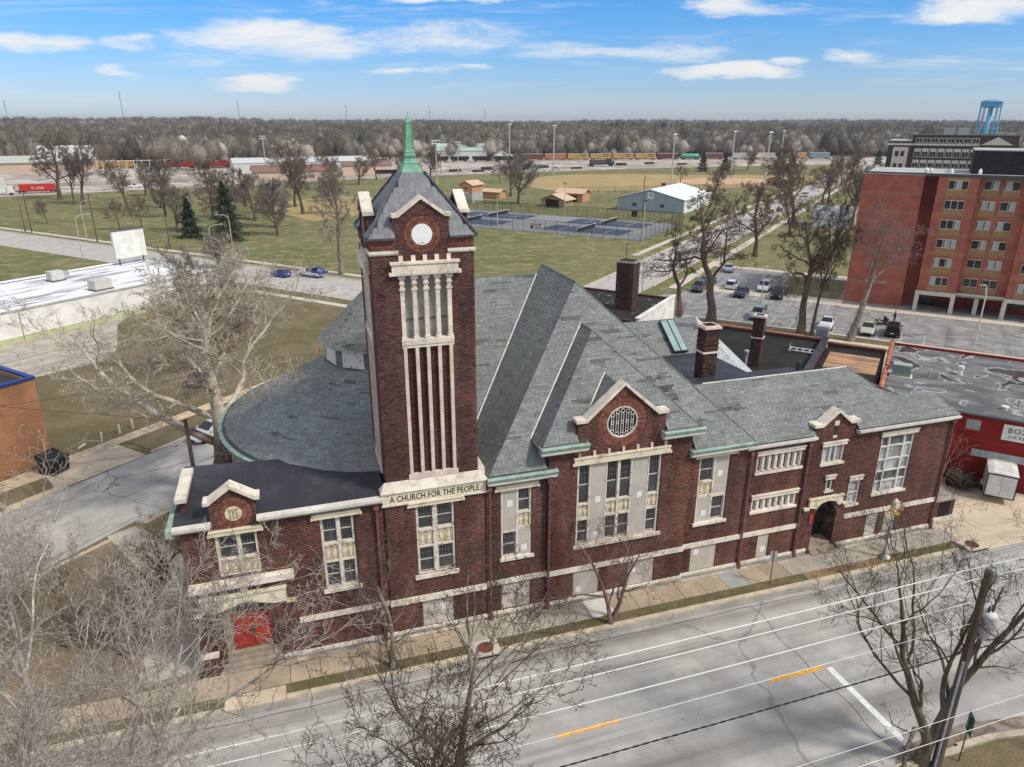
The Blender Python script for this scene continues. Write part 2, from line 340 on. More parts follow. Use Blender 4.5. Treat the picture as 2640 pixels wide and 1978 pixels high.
def coping(fr,pts,th,d0,d1,name='coping',m=stone,parent=CHU):
    """a strip of stone of thickness th that follows a line of (s,z) points"""
    up=[]
    for i,(x,z) in enumerate(pts):
        n=Vector((0,0))
        for a,c in ((i-1,i),(i,i+1)):
            if a<0 or c>=len(pts): continue
            e=Vector((pts[c][0]-pts[a][0],pts[c][1]-pts[a][1])).normalized(); n+=Vector((-e.y,e.x))
        n=n.normalized(); k=th/max(.5,abs(n.y) if abs(n.y)>.5 else .7); up.append((x+n.x*k*.9,z+n.y*k))
    b=B(); fr.poly(b,pts+up[::-1],d0,d1); return mk(name,b,m,parent)
def sash(fr,par,x0,x1,z0,z1,d=-.16):
    zm=z0+(z1-z0)*.48
    for za,zb,mm in ((zm,z1,glassT),(z0,zm,glassL)):
        b=B(); fr.box(b,x0+.03,x1-.03,za+.02,zb-.02,d-.02,d); mk('pane',b,mm,par)
    b=B()
    for q in ((x0,x0+.035,z0,z1),(x1-.035,x1,z0,z1),(x0+.035,x1-.035,z1-.035,z1),(x0+.035,x1-.035,z0,z0+.04),(x0+.035,x1-.035,zm-.028,zm+.028)): fr.box(b,*q,d-.02,d+.03)
    mk('sash',b,mat('grey_sash',srgb(186,184,176),var=.12,scale=4),par)
def panel(fr,par,x0,x1,z0,z1,d=-.13):
    b=B(); fr.box(b,x0,x1,z0,z1,d-.05,d); mk('carved_panel',b,mat('recess_shade_panel',srgb(176,156,124),col2=srgb(206,192,164),scale=3,lo=.4,hi=.7,fine=.1),par); b=B(); w=(x1-x0); n=2  # panel ground coloured darker to stand in for shaded recesses behind the relief
    for i in range(n):
        a,e=x0+w*(i+.08)/n,x0+w*(i+.92)/n; h=z1-z0
        for q in ((a,a+.04,z0+h*.1,z1-h*.1),(e-.04,e,z0+h*.1,z1-h*.1),(a,e,z1-h*.16,z1-h*.1),(a,e,z0+h*.1,z0+h*.16)): fr.box(b,*q,d,d+.03)
        c=(a+e)/2; fr.poly(b,[(c-.03,z0+h*.2),(c+.03,z0+h*.2),(c+.1,z0+h*.55),(c,z0+h*.8),(c-.1,z0+h*.55)],d,d+.035)
        fr.poly(b,circ(c+.1*(-1)**i,z0+h*.35,.06,8),d,d+.03)
    mk('panel_relief',b,cream,par)
def board(fr,par,x0,x1,z0,z1,d=-.06,note=None):
    b=B(); fr.box(b,x0,x1,z0,z1,d-.03,d); mk('board',b,boardm,par)
    if note:
        b=B(); fr.box(b,note[0]-.16,note[0]+.16,note[1]-.19,note[1]+.19,d,d+.006); mk('notice',b,notice,par)
def lintel(fr,par,x0,x1,z0,z1,d=.14,m=cream,ears=True,name='lintel'):
    b=B(); fr.box(b,x0,x1,z0,z1-.07,-.02,d); fr.box(b,x0-.04,x1+.04,z1-.07,z1,-.02,d+.05)
    if ears: fr.box(b,x0-.1,x0,z0,z0+.14,-.02,d+.03); fr.box(b,x1,x1+.1,z0,z0+.14,-.02,d+.03)
    mk(name,b,m,par)
def window(fr,x0,x1,z0,z1,mull,cells,lint=None,sill=None,fm=peel,rails=(),jw=.1):
    b=B()
    for q in ((x0,x0+jw,z0,z1),(x1-jw,x1,z0,z1),(x0+jw,x1-jw,z1-.05,z1),(x0+jw,x1-jw,z0,z0+.06)): fr.box(b,*q,-.34,-.05)
    for mx,mw in mull: fr.box(b,mx-mw/2,mx+mw/2,z0+.06,z1-.05,-.3,-.04)
    for za,zb,xa,xb in rails: fr.box(b,xa,xb,za,zb,-.3,-.05)
    o=mk('window',b,fm,CHU)
    b=B(); fr.box(b,x0,x1,z0,z1,-.40,-.36); mk('backing',b,darkwood,o)
    for c in cells:
        t=c[4]
        if t=='s': sash(fr,o,*c[:4])
        elif t=='p': panel(fr,o,*c[:4])
        else: board(fr,o,*c[:4],note=c[5] if len(c)>5 else None)
    if lint: lintel(fr,o,*lint)
    if sill:
        b=B(); fr.poly(b,[(sill[0],sill[2]),(sill[1],sill[2]),(sill[1],sill[3]),(sill[0],sill[3])],-.3,.12); mk('sill',b,stone,o)
    return o
PINK=(.175,.088,.080); ORG=(.22,.075,.045)
# --- left (entrance) wing
wA=[(-6.35,.25),(3.35,.25),(3.35,8.7),(-2.75,8.7),(-2.75,9.85),(-3.83,10.62),(-4.92,9.85),(-4.92,8.7),(-6.35,8.7)]
hd=arch(-5.2,-2.52,.0,3.35,4.15); h1=rect(-4.85,-2.9,5.75,8.12); h2=rect(.12,1.78,3.95,8.2)
w1=wall('entrance_wall',FRONT,wA,[hd,h1,h2,circ(-3.83,9.2,.86)],patch=[(1.95,3.4,2.6,8.7,PINK)])
b=B(); FRONT.poly(b,circ(-3.83,9.2,.87,32),-.08,-.045); mk('ring_bed',b,mortar,w1)
ring(FRONT,-3.83,9.2,.40,.62,28,w1,-.045,.004); ring(FRONT,-3.83,9.2,.64,.85,36,w1,-.045,.012)
b=B(); FRONT.poly(b,circ(-3.83,9.2,.39,28),-.05,.01); md=mk('medallion',b,cream,CHU)
b=B()
for k in (-1,0,1): FRONT.box(b,-3.83+k*.15-.03,-3.83+k*.15+.03,9.0,9.4,.01,.035); FRONT.poly(b,circ(-3.83+k*.15,9.42,.07,10),.01,.04); FRONT.poly(b,circ(-3.83+k*.15,8.98,.07,10),.01,.04)
mk('relief',b,mat('carved_shadow_stone',srgb(168,150,122),var=.2,scale=4),md)
coping(FRONT,[(-2.55,9.86),(-2.8,9.86),(-3.83,10.6),(-4.86,9.86),(-5.12,9.86)][::-1],.18,-.55,.16)
b=B(); FRONT.box(b,-4.92,-2.75,8.95,9.86,-.5,-.1); FRONT.poly(b,[(-4.8,9.86),(-2.85,9.86),(-3.83,10.55)],-.45,-.1); mk('gable_backing',b,membrane,CHU)
window(FRONT,-4.85,-2.9,5.75,8.12,[(-3.79,.16)],[(-4.72,-3.87,6.72,8.06,'s'),(-3.71,-3.0,6.72,8.06,'s'),(-4.72,-3.87,5.85,6.6,'p'),(-3.71,-3.0,5.85,6.6,'p')],(-5.05,-2.68,8.12,8.42),None,cream,[(6.6,6.72,-4.75,-3.0)],.12)
window(FRONT,.12,1.78,3.95,8.2,[(.99,.18)],[(.22,.9,6.68,8.14,'s'),(1.08,1.68,6.68,8.14,'s'),(.22,.9,5.62,6.5,'p'),(1.08,1.68,5.62,6.5,'p'),(.22,.9,4.05,5.5,'s'),(1.08,1.68,4.05,5.5,'s')],(-.22,2.12,8.2,8.5),(-.03,1.95,3.75,3.95),peel,[(6.5,6.68,.22,1.68),(5.5,5.62,.22,1.68)])
b=B(); FRONT.poly(b,[(-6.4,5.15),(-1.4,5.15),(-1.4,5.5),(-6.4,5.5)],-.02,.28); FRONT.box(b,-6.35,-1.45,5.5,5.6,-.02,.12); mk('belt_course',b,stone,CHU)
b=B(); FRONT.poly(b,[(-5.98,3.8),(-5.2,3.8)]+[(-5.2+2.68*i/10,3.35+.85*math.sin(math.pi*i/10)) for i in range(3,8)]+[(-2.52,3.8),(-1.9,3.8),(-1.9,4.62),(-5.98,4.62)],-.03,.16)
FRONT.box(b,-6.03,-1.85,4.62,4.72,-.03,.24); FRONT.box(b,-6.38,-5.98,3.72,3.86,-.03,.22); FRONT.box(b,-1.9,-1.48,3.72,3.86,-.03,.22); mk('door_hood',b,cream,CHU)
b=B(); FRONT.box(b,-4.05,-3.7,4.75,5.1,-.02,.1); FRONT.poly(b,circ(-3.87,4.92,.12,10),.1,.14); mk('corbel_stone',b,stone,CHU)
def brick_reveal(fr,x0,x1,z0,zs,zt,dep,parent,m=darkmortar):
    b=B()
    for x in (x0,x1): b.add([fr.p(x,z0,0),fr.p(x,zs,0),fr.p(x,zs,-dep),fr.p(x,z0,-dep)],[(0,1,2,3)])
    pts=[(x1+(x0-x1)*i/10,zs+(zt-zs)*math.sin(math.pi*i/10)) for i in range(11)]
    for a,c in zip(pts,pts[1:]): b.add([fr.p(*a,0),fr.p(*c,0),fr.p(*c,-dep),fr.p(*a,-dep)],[(0,1,2,3)])
    return mk('reveal',b,m,parent)
brm=mat('brick_plain',(.10,.046,.041),rough=.92,var=.3,scale=5,fine=.2,fscale=12)
brick_reveal(FRONT,-5.2,-2.52,.0,3.35,4.15,.5,w1,brm)
b=B(); FRONT.poly(b,arch(-5.2,-2.52,.5,3.35,4.15),-.56,-.5); dr=mk('entrance_door',b,mat('weathered_frame',srgb(150,132,116),var=.25,scale=3),CHU)
b=B(); FRONT.box(b,-4.72,-3.78,.98,3.12,-.49,-.43); mk('door_leaf',b,reddoor,dr)
b=B(); FRONT.box(b,-3.74,-2.78,.98,3.12,-.49,-.43); mk('door_leaf',b,reddoor,dr)
for x in (-4.72,-3.74):
    for za,zb in ((1.12,1.95),(2.1,2.98)):
        b=B(); FRONT.box(b,x+.12,x+.8,za,zb,-.44,-.41); mk('door_panel',b,reddoor,dr)
b=B(); FRONT.box(b,-3.84,-3.80,1.8,2.3,-.43,-.36); FRONT.box(b,-3.72,-3.68,1.8,2.3,-.43,-.36); mk('door_handle',b,leadm,dr)
b=B(); FRONT.box(b,-4.7,-2.8,3.28,3.75,-.49,-.45); mk('transom_pane',b,glassT,dr)
# steps and flanking blocks
b=B()
for k in range(4): b.box(-5.18 if k>1 else -5.4,-2.54 if k>1 else -2.42,32.30+.2*k if k<2 else 32.72+.18*(k-2),33.25,.22*k,.22*k+.22)
mk('door_steps',b,mat('worn_steps',srgb(150,138,122),var=.15,scale=2,fine=.1),CHU)
b=B(); b.box(-6.3,-5.55,32.36,32.68,.12,1.3); o=mk('step_block',b,brm,CHU); b=B(); b.box(-6.36,-5.5,32.3,32.68,1.3,1.42); mk('cap',b,stone,o); b=B(); b.box(-6.4,-5.45,32.26,32.7,0,.12); mk('cap',b,stone,o)
# foundation, ledge and belt along the whole front
for x0,x1,yo in ((-2.38,12.33,0),(12.34,21.28,-.15),(21.29,30.6,0),(33.2,41.3,0)):
    nm='foundation'; b=B(); b.box(x0,x1,32.5+yo,32.75+yo,0,.28); mk(nm,b,foundation,CHU)
for x0,x1 in ((-2.38,-1.5),(-1.5,12.32),(12.33,21.28),(21.29,25.5),(25.5,30.7),(33.1,41.32)):
    yo=-.15 if 12.33<=x0<21 else -.08 if x0==-1.5 else 0; b=B(); b.box(x0+.004,x1-.004,32.58+yo,32.75+yo,.28,.42); mk('ledge',b,stone,CHU)
for x0,x1 in ((-1.4,3.34),(3.35,8.75),(8.76,12.33),(12.34,21.27),(21.28,25.45),(25.46,29.85),(33.4,41.25)):
    b=B(); FRONT.poly(b,[(x0,2.2),(x1,2.2),(x1,2.52),(x0,2.52)],-.03,.08 if not 3.3<x0<8.7 and x0!=12.34 else .23); mk('belt_course',b,stone,CHU)
# --- tower
TX0,TX1,TY0=3.55,8.42,32.7; TW=TX1-TX0
TF=FR((TX0,TY0,0),(1,0,0),(0,-1,0)); TL=FR((TX0,TY0+TW,0),(0,-1,0),(-1,0,0)); TR=FR((TX1,TY0,0),(0,1,0),(1,0,0)); TB=FR((TX1,TY0+TW,0),(-1,0,0),(0,1,0))
tb=FR((3.36,32.62,0),(1,0,0),(0,-1,0))
wall('tower_base_wall',tb,[(0,.25),(5.38,.25),(5.38,8.3),(0,8.3)],[rect(1.62,3.68,3.85,8.12),rect(1.75,3.5,.42,2.1)])
window(tb,1.62,3.68,3.85,8.12,[(2.63,.24)],[(1.73,2.51,6.65,8.06,'s'),(2.75,3.57,6.65,8.06,'s'),(1.73,2.51,5.62,6.5,'p'),(2.75,3.57,5.62,6.5,'p'),(1.73,2.51,3.98,5.5,'s'),(2.75,3.57,3.98,5.5,'s')],(1.28,4.15,8.12,8.4),(1.42,3.85,3.62,3.85),peel,[(6.5,6.65,1.73,3.57),(5.5,5.62,1.73,3.57)])
window(tb,1.75,3.5,.42,2.1,[],[(1.77,3.48,.44,2.08,'b',(2.9,1.5))],None,None,boardm)
b=B(); tb.poly(b,[(-.06,8.42),(5.44,8.42),(5.44,9.08),(-.06,9.08)],-.3,.10); fz=mk('frieze',b,cream,CHU)
b=B(); tb.box(b,-.12,5.5,8.36,8.46,-.3,.13); tb.box(b,-.12,5.5,9.06,9.14,-.3,.16); mk('frieze_moulding',b,stone,CHU)
b=B(); vs=[tb.p(-.16,9.14,.2),tb.p(5.54,9.14,.2),(TX1+.1,32.68,9.68),(TX0-.1,32.68,9.68),tb.p(-.16,9.14,-.5),tb.p(5.54,9.14,-.5)]; b.add(vs,[(0,1,2,3),(0,3,4),(1,5,2),(3,2,5,4),(0,4,5,1)]); mk('weathering_stone',b,stone,CHU)
me=text_mesh('A CHURCH FOR THE PEOPLE',.50,.012,spacing=1.0); me.materials.append(mat('carved_letter',(.035,.033,.03),rough=.9)); o=obj('lettering',me,None,fz)
xs=[v.co.x for v in me.vertices]; wdt=max(xs)-min(xs); o.matrix_basis=Matrix.Translation(tb.p(2.69,8.575,.106))@tb.mat()@Matrix.Diagonal((4.75/wdt,1,1,1))
gs=TW/2-.02
def tower_face(fr,main):
    g=[(0,9.6),(TW,9.6),(TW,21.98),(TW-1.17,21.98),(TW-1.17,22.9),(gs,23.7),(1.15,22.9),(1.15,21.98),(0,21.98)]
    ho=rect(1.28,3.72,9.95,20.28); cc=circ(gs,22.13,.84)
    w=wall('tower_wall',fr,g,[ho,cc],mm=mortar,patch=[(-.1,1.2,21.5,22,ORG),(TW-1.2,TW+.1,21.5,22,ORG)],pal=(.132,.064,.057),var=.2,sing=(lambda r:r[2]>21.0 and 1.15<(r[0]+r[1])/2<TW-1.17) if main else None)
    b=B(); fr.poly(b,circ(gs,22.13,.85,32),-.1,-.045); mk('ring_bed',b,mortar,w)
    if main:
        ring(fr,gs,22.13,.50,.66,40,w,-.045,.004); ring(fr,gs,22.13,.675,.83,44,w,-.045,.016)
        b=B(); fr.poly(b,circ(gs,22.13,.485,40),-.06,0); ck=mk('clock_face',b,clockm,CHU)
        b=B(); fr.box(b,gs-.16,gs+.16,21.73,21.745,0,.006); fr.box(b,gs-.012,gs+.012,21.69,21.78,0,.007); mk('clock_stain',b,darkwood,ck)
    # recessed brick panels between stone ribs below, open belfry above
    if main: wall('panel_wall',FR(Vector(fr.O)+fr.N*-.14,fr.A,fr.N),[(1.28,9.95),(3.72,9.95),(3.72,16.9),(1.28,16.9)],pal=(.105,.046,.042),mm=darkmortar)
    else:
        b=B(); fr.box(b,1.28,3.72,9.95,16.9,-.2,-.14); mk('panel_wall',b,brm,CHU)
    b=B(); fr.box(b,1.28,3.72,16.85,20.3,-.75,-.7); fr.box(b,1.2,1.28,16.85,20.3,-.7,-.1); fr.box(b,3.72,3.8,16.85,20.3,-.7,-.1); fr.box(b,1.2,3.8,20.28,20.4,-.7,-.02); mk('belfry_lining',b,beige,CHU)
    b=B(); fr.box(b,1.28,3.72,16.6,17.0,-.7,-.25); fr.box(b,1.28,3.72,17.95,18.02,-.7,-.64); mk('belfry_floor',b,mat('belfry_deck',srgb(120,120,114),var=.2),CHU)
    for x in (1.37,1.95,2.50,3.06,3.63):
        b=B(); fr.box(b,x-.085,x+.085,9.95,16.9,-.16,.03); mk('rib',b,pinkstone,CHU)
        b=B(); fr.box(b,x-.1,x+.1,17.15,19.55,-.2,.02); fr.box(b,x-.14,x+.14,19.55,19.66,-.24,.06); fr.box(b,x-.09,x+.09,19.66,19.85,-.19,.02); fr.box(b,x-.13,x+.13,19.85,19.93,-.23,.06); fr.box(b,x-.1,x+.1,19.93,20.12,-.2,.03); fr.box(b,x-.17,x+.17,20.12,20.26,-.27,.09); fr.box(b,x-.13,x+.13,17.15,17.3,-.22,.05); mk('column',b,stone,CHU)
        b=B(); fr.box(b,x-.1,x+.1,20.92,21.2,-.02,.07); mk('merlon_block',b,stone,CHU)
    b=B(); fr.poly(b,[(1.22,16.9),(3.78,16.9),(3.78,17.16),(1.22,17.16)],-.3,.08); fr.box(b,1.22,3.78,16.74,16.9,-.12,.04); mk('belfry_sill',b,stone,CHU)
    b=B(); fr.box(b,1.2,3.8,9.68,9.96,-.14,.06); mk('apron_stone',b,pinkstone,CHU)
    b=B(); fr.box(b,.92,4.05,20.3,20.82,-.02,.2); fr.box(b,.85,4.12,20.82,20.93,-.02,.27); fr.box(b,.78,.94,20.3,20.46,-.02,.24); fr.box(b,4.03,4.19,20.3,20.46,-.02,.24); fr.box(b,1.1,3.9,20.36,20.76,.2,.215); mk('belfry_hood',b,stone,CHU)
    for a,e in ((-.06,1.28),(TW-1.28,TW+.06)):
        b=B(); fr.box(b,a,e,21.31,21.44,-.02,.09); fr.box(b,a,e,21.24,21.31,-.02,.04); mk('string_course',b,stone,CHU)
    coping(fr,[(1.05,22.92),(1.33,22.92),(gs,23.72),(TW-1.35,22.92),(TW-1.07,22.92)],.17,-.42,.1)
    b=B(); fr.box(b,1.18,TW-1.2,21.98,22.9,-.4,-.05); fr.poly(b,[(1.3,22.9),(TW-1.32,22.9),(gs,23.66)],-.38,-.05); mk('gable_backing',b,brm,CHU)
tower_face(TF,True); tower_face(TL,False)
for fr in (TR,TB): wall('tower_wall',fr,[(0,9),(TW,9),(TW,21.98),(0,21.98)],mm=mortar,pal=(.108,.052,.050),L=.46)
coping(TR,[(1.05,22.92),(1.33,22.92),(gs,23.72),(TW-1.35,22.92),(TW-1.07,22.92)],.17,-.42,.1)
b=B(); TR.box(b,1.18,TW-1.2,21.9,22.9,-.4,.0); TR.poly(b,[(1.3,22.9),(TW-1.32,22.9),(gs,23.66)],-.38,0); mk('gable_backing',b,brm,CHU)
# tower roof: pyramid with single slates on the faces in view
cx,cy=(TX0+TX1)/2,TY0+TW/2; e0,z0r,e1,z1r=TW/2+.1,22.02,.56,24.72
b=B(); gw=1.27; rn=.55
for f_ in range(4):
    Rz=Matrix.Translation((cx,cy,0))@Matrix.Rotation(f_*math.pi/2,4,'Z'); run=e0-e1; zz=lambda d:z0r+(z1r-z0r)*d/run
    for pts in ([(-e0,0),(-gw,0),(-gw,e0-gw)],[(gw,0),(e0,0),(gw,e0-gw)],[(-gw,rn),(gw,rn),(gw,e0-gw),(e1,run),(-e1,run),(-gw,e0-gw)]): b.add([Rz@Vector((x,-(e0-d),zz(d))) for x,d in pts],[tuple(range(len(pts)))])
b.add([(cx-e1,cy-e1,z1r),(cx+e1,cy-e1,z1r),(cx+e1,cy+e1,z1r),(cx-e1,cy+e1,z1r)],[(0,1,2,3)]); tr=mk('tower_roof',b,mat('slate_bed',(.05,.052,.058)),CHU)
n=13; run=e0-e1; sl=math.hypot(run,z1r-z0r); exp=sl/n; tilt=math.atan2(z1r-z0r,run)
b=B(); b.box(-.5,.5,0,1,.0,.012); slm=mesh_b('slate',b); slm.materials.append(slate)
for face in range(4):
    Rm=Matrix.Translation((cx,cy,0))@Matrix.Rotation(face*math.pi/2,4,'Z'); jb=B()
    for k in range(n):
        t0=k/n; hw=e0-run*t0; hw1=e0-run*(k+1)/n; wd=.27; m=max(2,int(round(2*hw/wd))); sw=2*hw/m; off=.5*sw if k%2 else 0
        for i in range(-1,m+1):
            a=max(-hw,-hw+i*sw+off); c=min(hw,-hw+(i+1)*sw+off)
            if c-a<.08: continue
            mid=(a+c)/2
            if abs(mid)>hw1+.02: continue
            if run*t0<rn:
                if abs(mid)<gw: continue
                if mid<0 and c>-gw: c=-gw
                if mid>0 and a<gw: a=gw
                if c-a<.08: continue
                mid=(a+c)/2
            M=Rm@Matrix.Translation((mid,-(e0-run*t0)-.012,z0r+(z1r-z0r)*t0+.004))@Matrix.Rotation(tilt-.012,4,'X')
            if face in (0,3):
                q=obj('slate',slm,None,tr); q.matrix_basis=M@Matrix.Diagonal((c-a-.008,exp*1.12,1,1))
            else: jb.box((a-c)/2+.004,(c-a)/2-.004,0,exp*1.12,0,.012,M=M)
    if jb.v: o=mk('slates',jb,slateA,tr); o['kind']='stuff'
for sx,sy in ((-1,-1),(1,-1),(1,1),(-1,1)):
    b=B(); b.tube([(cx+sx*(e0+.03),cy+sy*(e0+.03),z0r+.03),(cx+sx*e1,cy+sy*e1,z1r+.05)],.07,6); mk('hip_cap',b,leadm,tr)
for f_ in range(4):
    Rz=Matrix.Translation((cx,cy,0))@Matrix.Rotation(f_*math.pi/2,4,'Z')
    for xa,xb in ((-e0-.04,-gw),(gw,e0-.3)): b=B(); b.box(xa,xb,-e0-.05,-e0+.25,21.93,22.02,M=Rz); mk('eaves_board',b,leadm,CHU)
def sq(prof,name,m,par=CHU):
    b=B(); vs=[]
    for r,z in prof: vs+=[(cx-r,cy-r,z),(cx+r,cy-r,z),(cx+r,cy+r,z),(cx-r,cy+r,z)]
    fs=[(4*i+j,4*i+(j+1)%4,4*i+4+(j+1)%4,4*i+4+j) for i in range(len(prof)-1) for j in range(4)]+[tuple(range(4*len(prof)-4,4*len(prof)))]; b.add(vs,fs); return mk(name,b,m,par)
sp=sq([(.62,24.64),(.57,24.70),(.45,24.88),(.37,25.06),(.33,25.10),(.345,25.15),(.27,25.26),(.215,25.40),(.265,25.43),(.275,25.53),(.215,25.57),(.225,25.66),(.175,25.78),(.105,26.92),(.14,26.95),(.12,27.0),(.03,27.24),(.0,27.34)],'spire',coppersp)
for k,(sx,sy) in enumerate(((-1,-1),(1,-1),(1,1),(-1,1))):
    b=B(); b.tube([(cx+sx*.2,cy+sy*.2,25.8),(cx+sx*.118,cy+sy*.118,26.94)],.022,5); mk('spire_rib',b,coppersp,sp)
b=B(); b.tube([(cx,cy,27.3),(cx,cy,27.42)],.02,6); mk('finial',b,coppersp,sp)
# --- nave front: side bays, middle gable
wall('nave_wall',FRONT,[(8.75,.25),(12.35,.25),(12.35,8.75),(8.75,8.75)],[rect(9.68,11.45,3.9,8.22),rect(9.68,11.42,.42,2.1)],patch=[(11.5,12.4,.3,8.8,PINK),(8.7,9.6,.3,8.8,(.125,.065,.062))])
window(FRONT,9.68,11.45,3.9,8.22,[(10.62,.14)],[(9.72,10.55,5.62,8.17,'b',(10.2,7.3)),(10.69,11.33,6.72,8.16,'s'),(10.69,11.33,5.75,6.58,'p'),(9.78,10.5,3.98,5.5,'s'),(10.62,11.42,3.95,5.6,'b',(11.05,4.35))],(9.4,11.78,8.22,8.55),(9.55,11.6,3.72,3.9),peel,[(6.58,6.72,10.69,11.34),(5.58,5.75,10.66,11.36),(5.48,5.62,9.76,10.56)])
window(FRONT,9.68,11.42,.42,2.1,[],[(9.7,11.4,.44,2.08,'b',(10.95,1.35))],None,None,boardm)
B2=FR((0,32.55,0),(1,0,0),(0,-1,0))
hB=[rect(14.1,19.32,3.95,9.14),rect(14.05,15.7,.42,2.1),rect(17.6,19.35,.42,2.1),circ(16.66,11.42,1.5)]
w2=wall('gable_wall',B2,[(12.35,.25),(21.25,.25),(21.25,10.2),(19.4,10.2),(19.4,11.65),(18.85,11.65),(16.66,13.6),(14.5,11.65),(14.0,11.65),(14.0,10.2),(12.35,10.2)],hB,pal=(.160,.076,.060))
b=B(); B2.poly(b,circ(16.66,11.42,1.52,40),-.12,-.05); mk('ring_bed',b,darkmortar,w2)
ring(B2,16.66,11.42,.93,1.2,52,w2,-.05,.004); ring(B2,16.66,11.42,1.22,1.48,64,w2,-.05,.014)
b=B(); B2.poly(b,circ(16.66,11.42,.93,40),-.1,-.045); rw=mk('rose_window',b,darkwood,CHU)
def rbar(b,p0,p1,w=.022):
    b.tube([B2.p(*p0,-.02),B2.p(*p1,-.02)],w,5)
b=B()
n=36; b.tube([B2.p(16.66+.9*math.cos(2*math.pi*i/n),11.42+.9*math.sin(2*math.pi*i/n),-.02) for i in range(n+1)],.05,6); mk('tracery_rim',b,whitetrim,rw)
for k in range(-2,3):
    b=B(); x=16.66+k*.3; h=math.sqrt(.86**2-(k*.3)**2)
    rbar(b,(x-.07,11.42-h*.8),(x-.07,11.42+h*.72)); rbar(b,(x+.07,11.42-h*.8),(x+.07,11.42+h*.72))
    for zz,rr in ((11.42,.085),(11.42+h*.78,.11),(11.42-h*.84,.1)):
        b.tube([B2.p(x+rr*math.cos(2*math.pi*i/12),zz+rr*math.sin(2*math.pi*i/12),-.015) for i in range(13)],.022,5)
    mk('tracery_bar',b,whitetrim,rw)
b=B()
for zz in (11.0,11.85): rbar(b,(16.66-.78,zz),(16.66+.78,zz),.015)
mk('saddle_bar',b,leadm,rw)
coping(B2,[(13.88,11.68),(14.5,11.68),(16.66,13.62),(18.83,11.68),(19.48,11.68)],.2,-.5,.14)
b=B(); B2.box(b,14.0,19.4,10.2,11.66,-.5,-.1); B2.poly(b,[(14.5,11.66),(18.85,11.66),(16.66,13.56)],-.48,-.1); mk('gable_backing',b,brm,CHU)
def S_(a,c,lo=False): return [(a,c,6.62,9.08,'s'),(a,c,5.72,6.5,'p'),(a,c,4.08,5.55,'s')]
cells=S_(14.22,14.84)+S_(15.92,16.58)+S_(16.74,17.42)+S_(18.56,19.22)+[(14.9,15.86,3.98,9.1,'b',(15.42,6.75)),(17.48,18.5,3.98,9.1,'b',(18.05,6.65))]
wn=window(B2,14.1,19.32,3.95,9.14,[(14.87,.08),(15.89,.08),(16.66,.16),(17.45,.08),(18.53,.08)],cells,(13.85,19.75,9.16,9.62),(13.95,19.55,3.75,3.95),peel,[(6.5,6.62,14.2,14.85),(6.5,6.62,15.9,17.45),(6.5,6.62,18.55,19.2),(5.55,5.72,14.2,14.85),(5.55,5.72,15.9,17.45),(5.55,5.72,18.55,19.2)])
for nx,nz in ((15.4,4.45),): 
    b=B(); B2.box(b,nx-.16,nx+.16,nz-.19,nz+.19,-.06,-.054); mk('notice',b,notice,wn)
for i in range(7):
    b=B(); x=14.15+i*.885; B2.box(b,x-.07,x+.07,9.62,9.92,-.02,.1); mk('dentil',b,pinkstone,CHU)
for q in ((14.05,15.7),(17.6,19.35)): window(B2,q[0],q[1],.42,2.1,[],[(q[0]+.02,q[1]-.02,.44,2.08,'b',(q[0]+.35,.85 if q[0]<15 else 1.4))],None,None,boardm)
wall('nave_wall',FRONT,[(21.25,.25),(25.4,.25),(25.4,8.7),(21.25,8.7)],[rect(22.0,24.05,3.9,8.36),rect(21.98,23.8,.42,2.1)],patch=[(24.6,25.5,.3,8.7,PINK)])
window(FRONT,22.0,24.05,3.9,8.36,[(23.05,.12)],[(22.12,22.98,6.72,8.3,'s'),(22.12,22.98,5.75,6.58,'p'),(22.05,22.98,3.95,5.62,'b',(22.6,4.5)),(23.1,24.02,5.75,8.32,'b',(23.5,7.1)),(23.14,23.92,4.0,5.55,'s')],(21.72,24.4,8.36,8.7),(21.85,24.2,3.72,3.9),peel,[(6.58,6.72,22.1,23.0),(5.6,5.76,22.08,23.0),(5.53,5.76,23.1,23.96)])
window(FRONT,21.98,23.8,.42,2.1,[],[(22.0,23.78,.44,2.08,'b',(22.4,1.75))],None,None,boardm)
# --- education wing
r6=[rect(26.0,29.25,6.75,7.9),rect(26.0,29.25,4.0,4.88),rect(26.85,27.7,.42,2.1)]
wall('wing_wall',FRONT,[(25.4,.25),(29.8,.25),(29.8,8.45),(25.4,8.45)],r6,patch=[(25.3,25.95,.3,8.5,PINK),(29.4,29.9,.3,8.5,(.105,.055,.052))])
def ribbon(z0,z1):
    b=B(); FRONT.box(b,26.0,29.25,z1-.06,z1,-.25,-.03); FRONT.box(b,26.0,29.25,z0,z0+.05,-.25,-.03); o=mk('window',b,whitetrim,CHU)
    for i in range(8):
        b=B(); x=26.0+i*3.25/7; FRONT.box(b,max(26.0,x-.09),min(29.25,x+.09),z0+.05,z1-.06,-.25,.0); mk('mullion',b,stone,o)
    for i in range(7):
        b=B(); x=26.0+(i+.5)*3.25/7; FRONT.box(b,x-.16,x+.16,z0+.05,z1-.06,-.2,-.17); mk('pane',b,glass_mat('casement_glass',(.022,.024,.026),.15,.27,(.45,.44,.42),.025),o)
        b=B(); FRONT.box(b,x-.145,x-.105,z0+.05,z1-.06,-.17,-.13); FRONT.box(b,x+.105,x+.145,z0+.05,z1-.06,-.17,-.13); mk('sash',b,whitetrim,o)
    lintel(FRONT,o,25.92,29.38,z1,z1+.3,.12,stone,False); b=B(); FRONT.box(b,25.9,29.4,z0-.16,z0,-.2,.1); mk('sill',b,stone,o)
ribbon(6.75,7.9); ribbon(4.0,4.88)
window(FRONT,26.85,27.7,.42,2.1,[],[(26.87,27.68,.44,2.08,'b',(27.35,1.0))],None,None,boardm)
